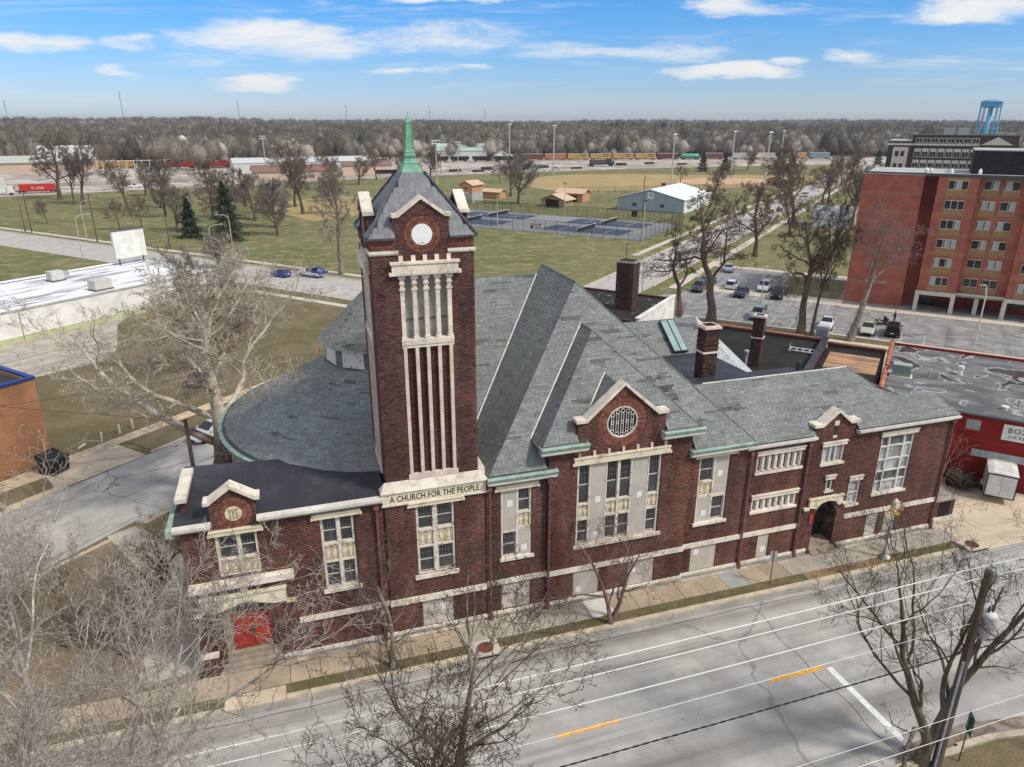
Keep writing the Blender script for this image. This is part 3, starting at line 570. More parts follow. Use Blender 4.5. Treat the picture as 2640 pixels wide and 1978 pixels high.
ha=arch(31.0,32.75,.0,2.9,3.75)
wC=[(29.8,.25),(41.3,.25),(41.3,8.45),(33.15,8.45),(33.15,9.2),(32.6,9.2),(31.55,10.1),(30.5,9.2),(29.98,9.2),(29.98,8.45),(29.8,8.45)]
w3=wall('wing_wall',FRONT,wC,[ha,rect(30.85,32.45,6.6,7.82),rect(31.55,32.0,4.6,5.4),rect(33.42,34.28,3.25,5.0),rect(35.45,38.05,3.72,7.86),rect(35.45,36.4,.42,2.15),rect(36.95,37.9,.42,2.15)],patch=[(40.5,41.4,.3,8.5,(.15,.075,.068))])
coping(FRONT,[(29.85,9.25),(30.48,9.25),(31.55,10.12),(32.62,9.25),(33.3,9.25)],.2,-.55,.16)
b=B(); FRONT.box(b,29.98,33.15,8.45,9.22,-.5,-.1); FRONT.poly(b,[(30.5,9.2),(32.6,9.2),(31.55,10.06)],-.48,-.1); mk('gable_backing',b,brm,CHU)
for q in ((31.4,31.75,9.2,9.5),(31.42,31.72,8.35,8.52)):
    b=B(); FRONT.box(b,*q,-.02,.03); mk('inset_stone',b,pinkstone,CHU)
b=B(); FRONT.box(b,31.53,31.61,8.6,9.15,-.03,.008); mk('slit',b,darkwood,CHU)
def plainwin(x0,x1,z0,z1,cols,lint,sill,cur=None,rails=()):
    b=B(); jw=.07
    for q in ((x0,x0+jw,z0,z1),(x1-jw,x1,z0,z1),(x0+jw,x1-jw,z1-.07,z1),(x0+jw,x1-jw,z0,z0+.07)): FRONT.box(b,*q,-.2,-.02)
    for m in cols[1:-1]: FRONT.box(b,m-.06,m+.06,z0+.07,z1-.07,-.2,-.02)
    for r in rails: FRONT.box(b,x0+jw,x1-jw,r-.05,r+.05,-.19,-.03)
    o=mk('window',b,whitetrim,CHU); zz=[z0]+list(rails)+[z1]
    for a,c in zip(cols,cols[1:]):
        for k,(u_,v_) in enumerate(zip(zz,zz[1:])):
            b=B(); FRONT.box(b,a+.07,c-.07,u_+.06,v_-.06,-.16,-.14); mk('pane',b,cur(k) if cur else glassT,o)
    if lint: lintel(FRONT,o,*lint,.1,stone,False)
    if sill: b=B(); FRONT.box(b,*sill,-.2,.1); mk('sill',b,stone,o)
    return o
pale=glass_mat('curtained_glass',(.34,.35,.36),0,0,rough=.25); dglass=glass_mat('casement_glass',(.02,.02,.02))
plainwin(30.85,32.45,6.6,7.82,[30.85,31.45,31.85,32.45],(30.72,32.58,7.82,8.12),(30.75,32.6,6.45,6.6),lambda k:pale)
plainwin(31.55,32.0,4.6,5.4,[31.55,32.0],(31.38,32.15,5.4,5.72),(31.4,32.12,4.46,4.6))
plainwin(33.42,34.28,3.25,5.0,[33.42,34.28],(33.35,34.38,5.0,5.35),(33.3,34.4,3.08,3.25),lambda k:pale,[4.1])
plainwin(35.45,38.05,3.72,7.86,[35.45,36.1,37.35,38.05],(35.32,38.3,7.86,8.22),(35.35,38.2,3.55,3.72),lambda k:[pale,glass_mat('dim_glass',(.10,.105,.11)),pale,pale,glass_mat('dim_glass',(.1,.105,.11))][k],[4.55,5.3,6.15,7.1])
for q in ((35.45,36.4),(36.95,37.9)): window(FRONT,q[0],q[1],.42,2.15,[],[(q[0]+.02,q[1]-.02,.44,2.12,'b')],None,None,boardm)
b=B(); FRONT.poly(b,[(30.4,3.55),(31.0,3.4),(31.3,3.75),(31.87,3.88),(32.45,3.75),(32.75,3.4),(33.02,3.55),(33.02,4.1),(30.4,4.1)],-.03,.14); FRONT.box(b,30.35,33.07,4.1,4.2,-.03,.2); FRONT.box(b,30.0,30.4,3.42,3.58,-.03,.2); FRONT.box(b,33.02,33.42,3.42,3.58,-.03,.2); mk('door_hood',b,cream,CHU)
brick_reveal(FRONT,31.0,32.75,0,2.9,3.75,1.1,w3,darkmortar)
b=B(); FRONT.poly(b,arch(31.0,32.75,.5,2.9,3.75),-1.15,-1.1); d2=mk('side_door',b,darkwood,CHU)
b=B(); FRONT.box(b,31.15,31.85,.55,2.8,-1.1,-1.05); mk('door_leaf',b,mat('black_door',(.02,.02,.022),rough=.5),d2)
b=B(); FRONT.box(b,31.9,32.6,.55,2.8,-1.1,-1.05); mk('door_leaf',b,MATS['black_door'],d2)
b=B()
for k in range(3): b.box(30.9,32.85,32.1+.33*k,33.8,.18*k,.18*k+.18)
mk('door_steps',b,MATS['worn_steps'],CHU)
b=B(); FRONT.box(b,30.62,30.95,2.3,3.0,.02,.06); mk('door_sign',b,reddoor,CHU)
# downpipes
for x,zt,y in ((2.95,8.6,32.6),(8.98,8.7,32.5),(12.42,8.7,32.45),(25.5,8.35,32.6),(29.72,8.35,32.6),(41.15,8.5,32.6)):
    b=B(); b.tube([(x,y+.1,zt+.1),(x,y-.02,zt-.25),(x,y-.02,.7)],.065,8); p=mk('downpipe',b,pipem,CHU)
    b=B(); b.tube([(x,y-.02,.72),(x,y-.04,.45),(x,y-.1,.04)],[.09,.13,.15],8); mk('pipe_boot',b,pipem,p)
    b=B(); b.box(x-.13,x+.13,y-.12,y+.1,zt-.3,zt); mk('pipe_head',b,pipem,p)
# cornices: white moulding with copper gutter
def cornice(x0,x1,z,gr=True,dep=.45,y=32.7,h=.28,m=whitetrim):
    f=FR((0,y,0),(1,0,0),(0,-1,0)); b=B(); f.box(b,x0,x1,z-h,z-h*.45,-.02,dep*.55); f.box(b,x0-.05,x1+.05,z-h*.45,z,-.02,dep); o=mk('cornice',b,m,CHU)
    if gr:
        b=B(); xa,xb=x0-.08,x1+.08; pr=[(dep+.12,z+.22),(dep+.02,z+.002),(-.02,z+.002),(-.02,z+.26),(dep-.08,z+.26)]
        vs=[f.p(a,zz,d) for a in (xa,xb) for d,zz in pr]; n=5; b.add(vs,[tuple(range(n-1,-1,-1)),tuple(range(n,2*n))]+[(i,(i+1)%n,(i+1)%n+n,i+n) for i in range(n)]); mk('copper_gutter',b,copper,o)
        b=B(); f.box(b,xa+.1,xb-.1,z+.262,z+.32,-.2,dep-.15); mk('gutter_lining',b,leadm,o)
cornice(8.9,12.75,8.95); cornice(11.85,14.5,10.35,y=32.55); cornice(19.2,21.7,10.35,y=32.55); cornice(21.2,25.5,8.85)
cornice(25.1,29.95,8.72,False,.4); cornice(33.25,41.35,8.72,False,.4); cornice(-2.75,3.3,8.98,False,.42,h=.32); cornice(-6.65,-4.95,8.92,False,.42,h=.32)
b=B(); b.box(-6.85,-6.6,32.2,38.4,8.62,8.98); mk('copper_gutter',b,copper,CHU)
# plain side and rear walls of the church body
for q in ((-6.35,-6.05,33.06,38.4,0,8.7),(-6.05,-4.2,38.1,38.4,0,8.7),(8.75,9.05,33.06,37.2,0,8.8),(25.2,25.5,33.06,50.0,0,8.8),(9.05,25.2,56.0,56.3,0,8.8),(41.0,41.3,33.06,41,0,8.4),(25.5,41,41,41.3,0,8.4)):
    b=B(); b.box(*q); mk('side_wall',b,brm,CHU)
# flat entrance wing roof with its turned-up gable coping
b=B(); b.add([(-6.6,32.74,8.98),(3.5,32.74,9.02),(3.5,37.5,9.28),(-6.6,38.6,9.28),(-6.6,32.74,8.7),(3.5,32.74,8.7),(3.5,37.5,8.7),(-6.6,38.6,8.7)],[(0,1,2,3),(0,4,5,1),(1,5,6,2),(2,6,7,3),(3,7,4,0)]); fr_=mk('flat_roof',b,membrane,CHU)
for x in (-3.4,-.6,1.9):
    b=B(); b.add([(x,32.76,9.022),(x+.03,32.76,9.022),(x+.03,38.0,9.29),(x,38.0,9.29)],[(0,1,2,3)]); mk('roof_seam',b,mat('seam',srgb(70,72,78),rough=.6),fr_)
GL=FR((-6.35,38.2,0),(0,-1,0),(-1,0,0)); b=B(); GL.box(b,1.5,4.4,8.6,9.7,-.35,0); o=mk('side_gable',b,brm,CHU)
b=B(); GL.box(b,1.2,4.7,9.7,9.92,-.42,.12); mk('coping',b,stone,o)
# --- shingled roofs
def inside(poly,x,y):
    return all((b[0]-a[0])*(y-a[1])-(b[1]-a[1])*(x-a[0])>=-1e-9 for a,b in zip(poly,poly[1:]+poly[:1]))
def clip(q,poly):
    for a,b in zip(poly,poly[1:]+poly[:1]):
        out=[]; ex,ey=b[0]-a[0],b[1]-a[1]
        sd_=[ex*(p[1]-a[1])-ey*(p[0]-a[0]) for p in q]
        for i,p in enumerate(q):
            j=(i+1)%len(q)
            if sd_[i]>=0: out.append(p)
            if (sd_[i]>=0)!=(sd_[j]>=0):
                t=sd_[i]/(sd_[i]-sd_[j]); out.append((p[0]+(q[j][0]-p[0])*t,p[1]+(q[j][1]-p[1])*t))
        q=out
        if len(q)<3: return []
    return q
SHC=np.array(srgb(135,139,137))
def shingles(poly3,name='roof',ex=.148,tw=.31,patches=0,parent=CHU,tint=1.0,seed=0):
    """poly3: planar convex roof face, counter-clockwise seen from outside; real overlapping tabs"""
    P=[Vector(p) for p in poly3]; nrm=Vector((0,0,0))
    for i in range(len(P)): nrm+=(P[i]-P[0]).cross(P[(i+1)%len(P)]-P[0])
    nrm.normalize()
    if nrm.z<0: P=P[::-1]; nrm=-nrm
    H=Vector((0,0,1)).cross(nrm).normalized(); U=nrm.cross(H).normalized(); O=min(P,key=lambda p:p.z)
    pl=[((p-O).dot(H),(p-O).dot(U)) for p in P]
    b=B(); b.add(P,[tuple(range(len(P)))]); under=mk(name,b,roofbase,parent)
    r=random.Random(seed*7+3); b=B(); ymin,ymax=min(p[1] for p in pl),max(p[1] for p in pl); xmin,xmax=min(p[0] for p in pl),max(p[0] for p in pl)
    dark=[(r.uniform(xmin,xmax),r.uniform(ymin,ymax),r.uniform(.2,.85),r.choice((1,1,2,2,3))) for _ in range(patches)]
    def P3(x,y,h): v=O+H*x+U*y+nrm*h; return (v.x,v.y,v.z)
    k=0; y=ymin
    while y<ymax:
        off=r.uniform(0,tw); x=xmin-off; rowt=r.uniform(.94,1.06)
        while x<xmax:
            q=[(x,y),(x+tw-.012,y),(x+tw-.012,y+ex),(x,y+ex)]
            ins=[inside(pl,*p) for p in q]
            if not all(ins): q=clip(q,pl)
            if len(q)>=3:
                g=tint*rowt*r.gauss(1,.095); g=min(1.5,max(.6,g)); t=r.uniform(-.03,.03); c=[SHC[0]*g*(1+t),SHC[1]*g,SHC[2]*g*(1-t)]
                for dx,dy,dw,dn in dark:
                    if abs(x+tw/2-dx-((k%3)-1)*.2)<dw and 0<=y-dy+ex/2<ex*dn: c=[v*.60 for v in c]
                hf=lambda yy:.006+.022*(1-(yy-y)/ex)
                vs=[P3(px,py,hf(py)) for px,py in q]; fs=[tuple(range(len(q)))]
                low=[i for i,p in enumerate(q) if p[1]<y+1e-6]
                if len(low)>=2:
                    i0,i1=low[0],low[-1]; vs+=[P3(q[i0][0],q[i0][1],0),P3(q[i1][0],q[i1][1],0)]; n=len(q); fs.append((i0,n,n+1,i1))
                b.add(vs,fs,tuple(c))
            x+=tw
        y+=ex; k+=1
    o=mk('shingles',b,shingle,under); o['kind']='stuff'; return under
P1,P2=(17.1,41.0,17.5),(17.1,47.2,17.5)
za=lambda y:9.05+(y-32.3)*(8.45/8.7)
for sdd,pp,n_ in ((1,[(8.75,32.3),(12.25,32.3),(12.25,35.95)],5),(16,[(12.25,33.2),(21.4,33.2),(21.4,36.55),(17.1,41.0),(12.25,35.95)],40),(17,[(21.4,32.3),(25.5,32.3),(21.4,36.55)],4)): shingles([(x,y,za(y)) for x,y in pp],patches=n_,seed=sdd)
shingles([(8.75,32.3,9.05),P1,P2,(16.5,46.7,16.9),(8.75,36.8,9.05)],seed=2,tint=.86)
shingles([(25.5,32.3,9.05),(25.5,52,9.05),P2,P1],seed=3,tw=.7)
shingles([(4.5,36.85,9.05),(8.75,36.85,9.05),(16.5,46.7,16.9),(4.5,46.7,16.9)],patches=44,seed=4)
shingles([(4.5,46.75,16.9),(17.1,46.75,16.9),(17.1,56.2,9.05),(4.5,56.2,9.05)],seed=5,tw=.7,ex=.3)
Q1,Q2=(16.68,37.2,15.4),(16.68,38.88,15.4)
zb=lambda y:10.5+(y-32.15)*(4.9/5.05)
for sdd,pp,n_ in ((6,[(11.75,32.15),(14.0,32.15),(14.0,34.45)],2),(7,[(14.0,33.05),(19.4,33.05),(19.4,34.42),(16.68,37.2),(14.0,34.45)],14),(8,[(19.4,32.15),(21.65,32.15),(19.4,34.42)],2)): shingles([(x,y,zb(y)) for x,y in pp],patches=n_,seed=sdd)
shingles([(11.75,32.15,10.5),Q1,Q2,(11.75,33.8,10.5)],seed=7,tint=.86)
shingles([(21.65,32.15,10.5),(21.65,33.8,10.5),Q2,Q1],seed=8)
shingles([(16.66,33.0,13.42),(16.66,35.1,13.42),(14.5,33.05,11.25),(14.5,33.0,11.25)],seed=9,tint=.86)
shingles([(16.66,33.0,13.42),(18.8,33.0,11.25),(18.8,33.05,11.25),(16.66,35.1,13.42)],seed=10)
yw=lambda y:8.82+.7*(y-32.45)
for sdd,pp in ((11,[(25.3,32.45),(29.95,32.45),(29.95,36.3),(22.9,36.3)]),(14,[(29.95,33.25),(33.2,33.25),(33.2,36.3),(29.95,36.3)]),(15,[(33.2,32.45),(36.35,32.45),(36.35,34.73),(35.0,36.3),(33.2,36.3)]),(12,[(36.35,32.45),(37.57,32.45),(37.57,34.15),(36.35,34.73)]),(13,[(37.57,32.45),(41.4,32.45),(40.3,34.13),(37.57,34.15)])):
    shingles([(x,y,yw(y)) for x,y in pp],seed=sdd,patches=3 if sdd in (11,14) else 0,tint=.97)
b=B(); b.add([(41.4,32.45,8.82),(41.4,36,8.82),(40.3,34.13,9.99)],[(0,1,2)]); b.add([(40.3,34.13,9.99),(41.4,36,8.82),(36.5,36,8.82),(37.57,34.15,10.0)],[(0,1,2,3)]); mk('hip_end',b,roofbase,CHU)
# valley flashings and hip lines
def strip(name,pts,w,m,par=CHU,lift=.035):
    b=B(); b.tube([(x,y,z+lift) for x,y,z in pts],w,6); return mk(name,b,m,par)
strip('valley_flashing',[(8.75,36.8,9.05),(16.5,46.65,16.9)],.075,zinc); strip('valley_flashing',[(11.75,33.85,10.5),Q2],.065,zinc); strip('valley_flashing',[(14.5,33.1,11.3),(16.66,35.15,13.42)],.055,zinc)
for pts in ([P1,P2],[(25.5,32.3,9.05),P1],[(21.65,32.15,10.5),Q1],[Q1,Q2],[(4.5,46.72,16.9),(16.5,46.72,16.9)],[(36.35,34.73,10.42),(35.0,36.3,11.5)]): strip('ridge_cap',pts,.05,mat('ridge_shingle',srgb(116,120,118),rough=.95,var=.15,scale=4),CHU,.02)
# parapet shoulder where the nave roof meets the tower
b=B(); b.box(8.43,8.8,32.75,34.6,9.0,9.75); mk('shoulder_wall',b,stone,CHU)
b=B(); b.box(8.44,8.78,34.62,38.0,9.0,10.4); mk('roof_upstand',b,leadm,CHU)
# --- round auditorium
AX,AY=5.1,45.0
b=B(); b.lathe([(9.85,0),(9.85,8.6)],40,(AX,AY,0),70,250); mk('drum_wall',b,mat('pale_render',srgb(206,202,194),var=.12,scale=1.2),CHU)
for k,a in enumerate((196,205,214,223)):
    a=rad(a); p=Vector((AX+9.87*math.cos(a),AY+9.87*math.sin(a),0)); M=Matrix.Translation(p)@Matrix.Rotation(a-math.pi/2,4,'Z')
    b=B(); b.box(-.55,.55,-.05,.05,6.2,8.4,M=M); o=mk('window',b,whitetrim,CHU); b=B(); b.box(-.45,.45,.05,.07,6.3,8.3,M=M); mk('pane',b,glassT,o)
b=B(); b.lathe([(9.9,8.55),(10.35,8.7),(10.45,8.98),(10.2,9.0)],44,(AX,AY,0),70,250); mk('copper_gutter',b,copper,CHU)
b=B(); b.lathe([(10.2,8.98),(10.12,9.16),(9.95,9.12)],44,(AX,AY,0),70,250); mk('gutter_lining',b,leadm,CHU)
na=20
for i in range(na):
    a0,a1=rad(75+i*12),rad(75+(i+1)*12); R0,R1=10.15,3.4
    shingles([(AX+R0*math.cos(a0),AY+R0*math.sin(a0),9.08),(AX+R0*math.cos(a1),AY+R0*math.sin(a1),9.08),(AX+R1*math.cos(a1),AY+R1*math.sin(a1),12.6),(AX+R1*math.cos(a0),AY+R1*math.sin(a0),12.6)],seed=20+i,patches=2 if 11<=i<15 else 0,tint=1.08)
b=B(); b.box(-2.3,-1.9,39.2,39.45,11.05,11.3); 
lb=B(); lb.lathe([(3.62,12.42),(3.62,12.6),(3.42,12.62),(3.42,13.95)],10,(AX,AY,0),0,360); ln=mk('lantern',lb,mat('weathered_grey_wood',srgb(120,124,122),var=.25,scale=3,fine=.15),CHU)
for i in range(10):
    a=rad(36*i+18); p=Vector((AX+3.30*math.cos(a),AY+3.30*math.sin(a),0)); M=Matrix.Translation(p)@Matrix.Rotation(a-math.pi/2,4,'Z')
    b=B(); b.box(-.74,.74,-.02,.06,12.74,13.8,M=M); mk('shutter_board',b,mat('peeling_white',srgb(222,222,216),col2=srgb(120,118,112),scale=5,lo=.56,hi=.62,stretch=(1,1,.3),rough=.9),ln)
b=B(); b.lathe([(3.45,13.86),(3.86,13.9),(3.9,14.02),(3.8,14.05)],10,(AX,AY,0)); mk('lantern_eave',b,whitetrim,ln)
for i in range(10):
    a0,a1=rad(36*i),rad(36*(i+1))
    shingles([(AX+3.95*math.cos(a0),AY+3.95*math.sin(a0),14.03),(AX+3.95*math.cos(a1),AY+3.95*math.sin(a1),14.03),(AX,AY,17.75)],name='lantern_roof',seed=50+i,patches=2 if i in (5,6) else 0,tint=.92)
# --- flat roofs behind the wing, chimneys, skylight roof
b=B(); b.add([(23.0,36.32,11.5),(32.5,36.32,11.5),(32.5,38.9,10.9),(23.0,38.9,10.9),(23,36.32,8),(32.5,36.32,8),(32.5,38.9,8),(23,38.9,8)],[(0,1,2,3),(1,5,6,2),(2,6,7,3)]); fm=mk('flat_roof',b,membrane,CHU)
b=B(); b.add([(22,38.9,10.6),(30.5,38.9,10.2),(30.5,46.4,10.0),(22,46.4,10.0)],[(0,1,2,3)]); mk('flat_roof',b,membrane,CHU)
for x in (25.2,27.6,30.0):
    b=B(); b.add([(x,36.4,11.492),(x+.03,36.4,11.492),(x+.03,38.8,10.935),(x,38.8,10.935)],[(0,1,2,3)]); mk('roof_seam',b,MATS['seam'],fm)
strip('roof_edge_trim',[(24.0,36.3,11.5),(32.5,36.3,11.5),(35.0,36.3,11.5)],.05,whitetrim)
b=B(); b.tube([(32.2,37.6,11.2),(32.2,37.6,11.75)],.16,8); mk('vent_cap',b,membrane,CHU)
b=B(); b.add([(32.5,36.3,11.5),(35,36.3,11.5),(36.35,36.3,8.8),(32.5,41,8.8)],[(0,1,2),(0,2,3)]); mk('rear_slope',b,roofbase,CHU)
shingles([(23.5,46.2,10.0),(30.4,46.2,10.0),(31.2,49.15,12.05),(23.5,49.15,12.05)],seed=70,patches=10)
b=B(); b.add([(31.25,49.2,12.08),(30.4,46.2,10.02),(32.2,42.6,8.7),(33.6,44.2,8.7)],[(0,1,2,3)]); mk('valley_apron',b,zinc,CHU)
b=B(); b.add([(23.5,49.16,12.05),(31.2,49.16,12.05),(33,53,9),(23.5,53,9)],[(3,2,1,0)]); mk('rear_slope',b,roofbase,CHU)
M=Matrix.Translation((28.3,47.4,10.95))@Matrix.Rotation(math.atan2(2.05,2.95),4,'X')
b=B(); b.box(-.62,.62,-1.45,1.75,0,.22,M=M); o=mk('skylight',b,mat('dark_frame',(.05,.055,.05)),CHU)
for k in (-1,1):
    b=B(); b.box(min(.06*k,.56*k),max(.06*k,.56*k),-1.38,1.68,.2,.25,M=M); mk('pane',b,mat('skylight_glass',srgb(150,172,170),rough=.15,var=.08,spec=.6),o)
def chimney(name,x,y,z0,z1,w,d,par,cap=True,band=True,rz=0):
    M=Matrix.Translation((x,y,0))@Matrix.Rotation(rz,4,'Z')
    c=Matrix.Rotation(rz,3,'Z'); A=c@Vector((1,0,0)); N_=c@Vector((0,-1,0)); O=Vector((x,y,0))
    o=None
    for fr,hw in ((FR(O-A*w/2+N_*d/2,A,N_),w),(FR(O-A*w/2-N_*d/2,N_,-A),d),(FR(O+A*w/2+N_*d/2,-N_,A),d),(FR(O+A*w/2-N_*d/2,-A,-N_),w)):
        V,F,C,V2,F2,_,_1=bricks(fr,[(0,z0),(hw,z0),(hw,z1),(0,z1)],pal=(.098,.056,.050),var=.25)
        if o is None: o=obj(name,mesh_np('bed',V2,F2),darkmortar,par)
        else: q=obj('chimney_side',mesh_np('bed',V2,F2),darkmortar,o)
        q=obj('brickwork',mesh_np('brickwork',V,F,C),brickm,o); q['kind']='stuff'
    if band:
        b=B(); zb=z0+(z1-z0)*.58; b.box(-w/2-.07,w/2+.07,-d/2-.07,d/2+.07,zb,zb+.12,M=M); mk('stone_band',b,pinkstone,o)
        for k in range(3): b=B(); zz=zb+.3+k*.32; b.box(-w/2-.035,w/2+.035,-d/2-.035,d/2+.035,zz,zz+.09,M=M); mk('corbel_course',b,brm,o)
    b=B(); b.box(-w/2-.1,w/2+.1,-d/2-.1,d/2+.1,z1,z1+.14,M=M); b.box(-w/2-.02,w/2+.02,-d/2-.02,d/2+.02,z1+.14,z1+.2,M=M); mk('chimney_cap',b,MATS['foundation_concrete'] if not band else pinkstone,o)
    b=B(); b.box(-w/2+.15,w/2-.15,-d/2+.15,d/2-.15,z1+.2,z1+.22,M=M); mk('flue',b,darkwood,o); return o
chimney('chimney',26.0,39.2,10.3,14.25,1.05,.95,CHU)
# ---------------------------------------------------------------- ground, streets, pavements
def ground_mat(name,cols,s1=.05,s2=.6,s3=9,f=(.42,.6),rotz=0,stretch=(1,1,1)):
    m=mat(name,cols[0],rough=.97,scale=s1,col2=cols[1],lo=f[0],hi=f[1],coords='pos',fine=.28,fscale=s3,spec=.05,rotz=rotz,stretch=stretch)
    t=m.node_tree; p=t.nodes['Principled BSDF']; src=p.inputs['Base Color'].links[0].from_socket
    g=N(t,'ShaderNodeNewGeometry'); n=N(t,'ShaderNodeTexNoise',i_Scale=s2,i_Detail=8.0,i_Roughness=.7); t.links.new(g.outputs['Position'],n.inputs['Vector'])
    t.links.new(MIX(t,RAMP(t,n.outputs[0],.46,.66),src,cols[2]),p.inputs['Base Color'])
    b=N(t,'ShaderNodeBump',i_Strength=.5,i_Distance=.05); n3=N(t,'ShaderNodeTexNoise',i_Scale=14.0,i_Detail=4.0); t.links.new(g.outputs['Position'],n3.inputs['Vector']); t.links.new(n3.outputs[0],b.inputs['Height']); t.links.new(b.outputs[0],p.inputs['Normal']); return m
def road_mat(name,c1,c2,stain,rotz=0,crack=.22,joints=None,cs=.13,tracks=None):
    """worn paving: blotches, long wheel-track stains, thin cracks"""
    m=mat(name,c1,rough=.93,scale=.55,col2=c2,lo=.38,hi=.66,coords='pos',fine=.12,fscale=24,spec=.15,rotz=rotz)
    t=m.node_tree; L=t.links.new; p=t.nodes['Principled BSDF']; src=p.inputs['Base Color'].links[0].from_socket
    g=N(t,'ShaderNodeNewGeometry'); mp=N(t,'ShaderNodeMapping'); mp.inputs['Rotation'].default_value=(0,0,rotz); L(g.outputs['Position'],mp.inputs[0])
    m2=N(t,'ShaderNodeMapping'); m2.inputs['Scale'].default_value=(.035,.75,1); L(mp.outputs[0],m2.inputs[0])
    n=N(t,'ShaderNodeTexNoise',i_Scale=1.0,i_Detail=7.0,i_Roughness=.65); L(m2.outputs[0],n.inputs['Vector'])
    src=MIX(t,MA(t,'MULTIPLY',RAMP(t,n.outputs[0],.5,.72),.75),src,stain)
    n=N(t,'ShaderNodeTexNoise',i_Scale=.22,i_Detail=9.0,i_Roughness=.75); L(mp.outputs[0],n.inputs['Vector'])
    src=MIX(t,MA(t,'MULTIPLY',RAMP(t,n.outputs[0],.54,.72),.6),src,stain)
    n=N(t,'ShaderNodeTexNoise',i_Scale=3.4,i_Detail=2.0); L(mp.outputs[0],n.inputs['Vector'])
    src=MIX(t,MA(t,'MULTIPLY',RAMP(t,n.outputs[0],.71,.76),.7),src,tuple(x*.35 for x in c1))
    v=N(t,'ShaderNodeTexVoronoi',feature='DISTANCE_TO_EDGE',i_Scale=cs); nn=N(t,'ShaderNodeTexNoise',i_Scale=.9,i_Detail=5.0); L(mp.outputs[0],nn.inputs['Vector'])
    va=N(t,'ShaderNodeVectorMath',operation='ADD'); vs=N(t,'ShaderNodeVectorMath',operation='SCALE'); vs.inputs[3].default_value=1.1; L(nn.outputs['Color'],vs.inputs[0]); L(mp.outputs[0],va.inputs[0]); L(vs.outputs[0],va.inputs[1]); L(va.outputs[0],v.inputs['Vector'])
    src=MIX(t,MA(t,'MULTIPLY',RAMP(t,v.outputs[0],.002,.006,1,0),crack*2),src,tuple(x*.3 for x in c1))
    if tracks:
        sp=N(t,'ShaderNodeSeparateXYZ'); L(g.outputs['Position'],sp.inputs[0]); nz=N(t,'ShaderNodeTexNoise',i_Scale=.5,i_Detail=6.0,i_Roughness=.7); L(m2.outputs[0],nz.inputs['Vector'])
        for yc,wd,am in tracks:
            f=RAMP(t,MA(t,'ABSOLUTE',MA(t,'SUBTRACT',sp.outputs[1],yc)),0,wd,am,0); f=MA(t,'MULTIPLY',f,RAMP(t,nz.outputs[0],.3,.6)); src=MIX(t,f,src,tuple(x*.42 for x in c1))
    if joints:
        sp=N(t,'ShaderNodeSeparateXYZ'); L(mp.outputs[0],sp.inputs[0]); fs=[]
        for o,gp in ((sp.outputs[0],joints[0]),(sp.outputs[1],joints[1])): fs.append(MA(t,'LESS_THAN',MA(t,'FRACT',MA(t,'DIVIDE',o,gp)),.03/gp))
        src=MIX(t,MA(t,'MULTIPLY',MA(t,'MAXIMUM',*fs),.65),src,tuple(x*.35 for x in c1))
    L(src,p.inputs['Base Color']); return m
lawn=ground_mat('lawn',[(.135,.150,.060),(.185,.180,.085),(.29,.25,.145)],.035,.3)
verge=ground_mat('verge_grass',[(.135,.112,.066),(.185,.15,.095),(.115,.115,.05)],.5,1.6,22)
deadlawn=ground_mat('brown_lawn',[(.155,.128,.072),(.21,.165,.105),(.13,.122,.06)],.12,.5,14)
park_road=road_mat('far_road_concrete',srgb(172,168,162),srgb(188,184,178),srgb(142,139,134),GRZ*0-GA)
front_road=road_mat('street_concrete',srgb(168,165,160),srgb(184,181,176),srgb(126,123,119),0,.2,None,.05,((20.6,1.3,.55),(22.5,.45,.3),(25.2,.7,.3),(26.9,.6,.25),(28.7,.9,.5),(18.6,.6,.3)))
side_road=road_mat('side_street_concrete',srgb(160,158,154),srgb(180,177,172),srgb(120,118,115),-GA,.4)
asphalt=road_mat('parking_asphalt',srgb(132,131,130),srgb(158,156,154),srgb(100,99,98),-GA,.5,None,.06)
apron=road_mat('tan_concrete',srgb(196,180,156),srgb(208,194,172),srgb(160,146,126),0,.3,(4.5,4.5))
lotc=road_mat('old_lot_concrete',srgb(168,160,148),srgb(188,180,168),srgb(130,124,116),-GA,.4,(5,5))
kerbm=mat('kerb_concrete',srgb(190,178,156),rough=.95,var=.12,scale=1.2,fine=.12,fscale=14,coords='pos')
gutter=road_mat('gutter_concrete',srgb(140,137,130),srgb(162,158,150),srgb(88,86,82),0,.3)
gravel=ground_mat('yard_gravel',[srgb(192,184,174),srgb(170,160,150),srgb(132,120,112)],.03,.12,2.5)
hillm=ground_mat('woodland_floor',[(.095,.085,.066),(.12,.105,.082),(.075,.066,.054)],.01,.05,.4)
# one ground sheet out to the horizon, rising to low wooded hills
nr=[0,40,90,150,230,330,450,620,850,1050,1300,1600,2000,2500,3200,4200,6000,9000]; na_=72; V=[(0,0,-.02)]; F=[]
def hill(r,a):
    t=min(1,max(0,(r-880)/2100)); t=t*t*(3-2*t); left=.5-.5*math.sin(a-rad(72.5)) if False else .5+.5*math.sin(a-rad(72.5)-.0)
    return t*(9+20*max(0,math.sin(a-rad(76)))+2.5*math.sin(a*9+r*.002)+2.5*math.sin(a*23+1))-.02
for r in nr[1:]:
    for j in range(na_):
        a=2*math.pi*j/na_; V.append((r*math.cos(a),r*math.sin(a),hill(r,a)))
F=[(0,1+j,1+(j+1)%na_) for j in range(na_)]
for i in range(len(nr)-2):
    for j in range(na_): F.append((1+i*na_+j,1+(i+1)*na_+j,1+(i+1)*na_+(j+1)%na_,1+i*na_+(j+1)%na_))
gb=B(); gb.add(V,F); gr=struct('ground',gb,lawn); gr.data.materials.append(hillm)
for p in gr.data.polygons:
    if p.center.length>640: p.material_index=1; p.use_smooth=True
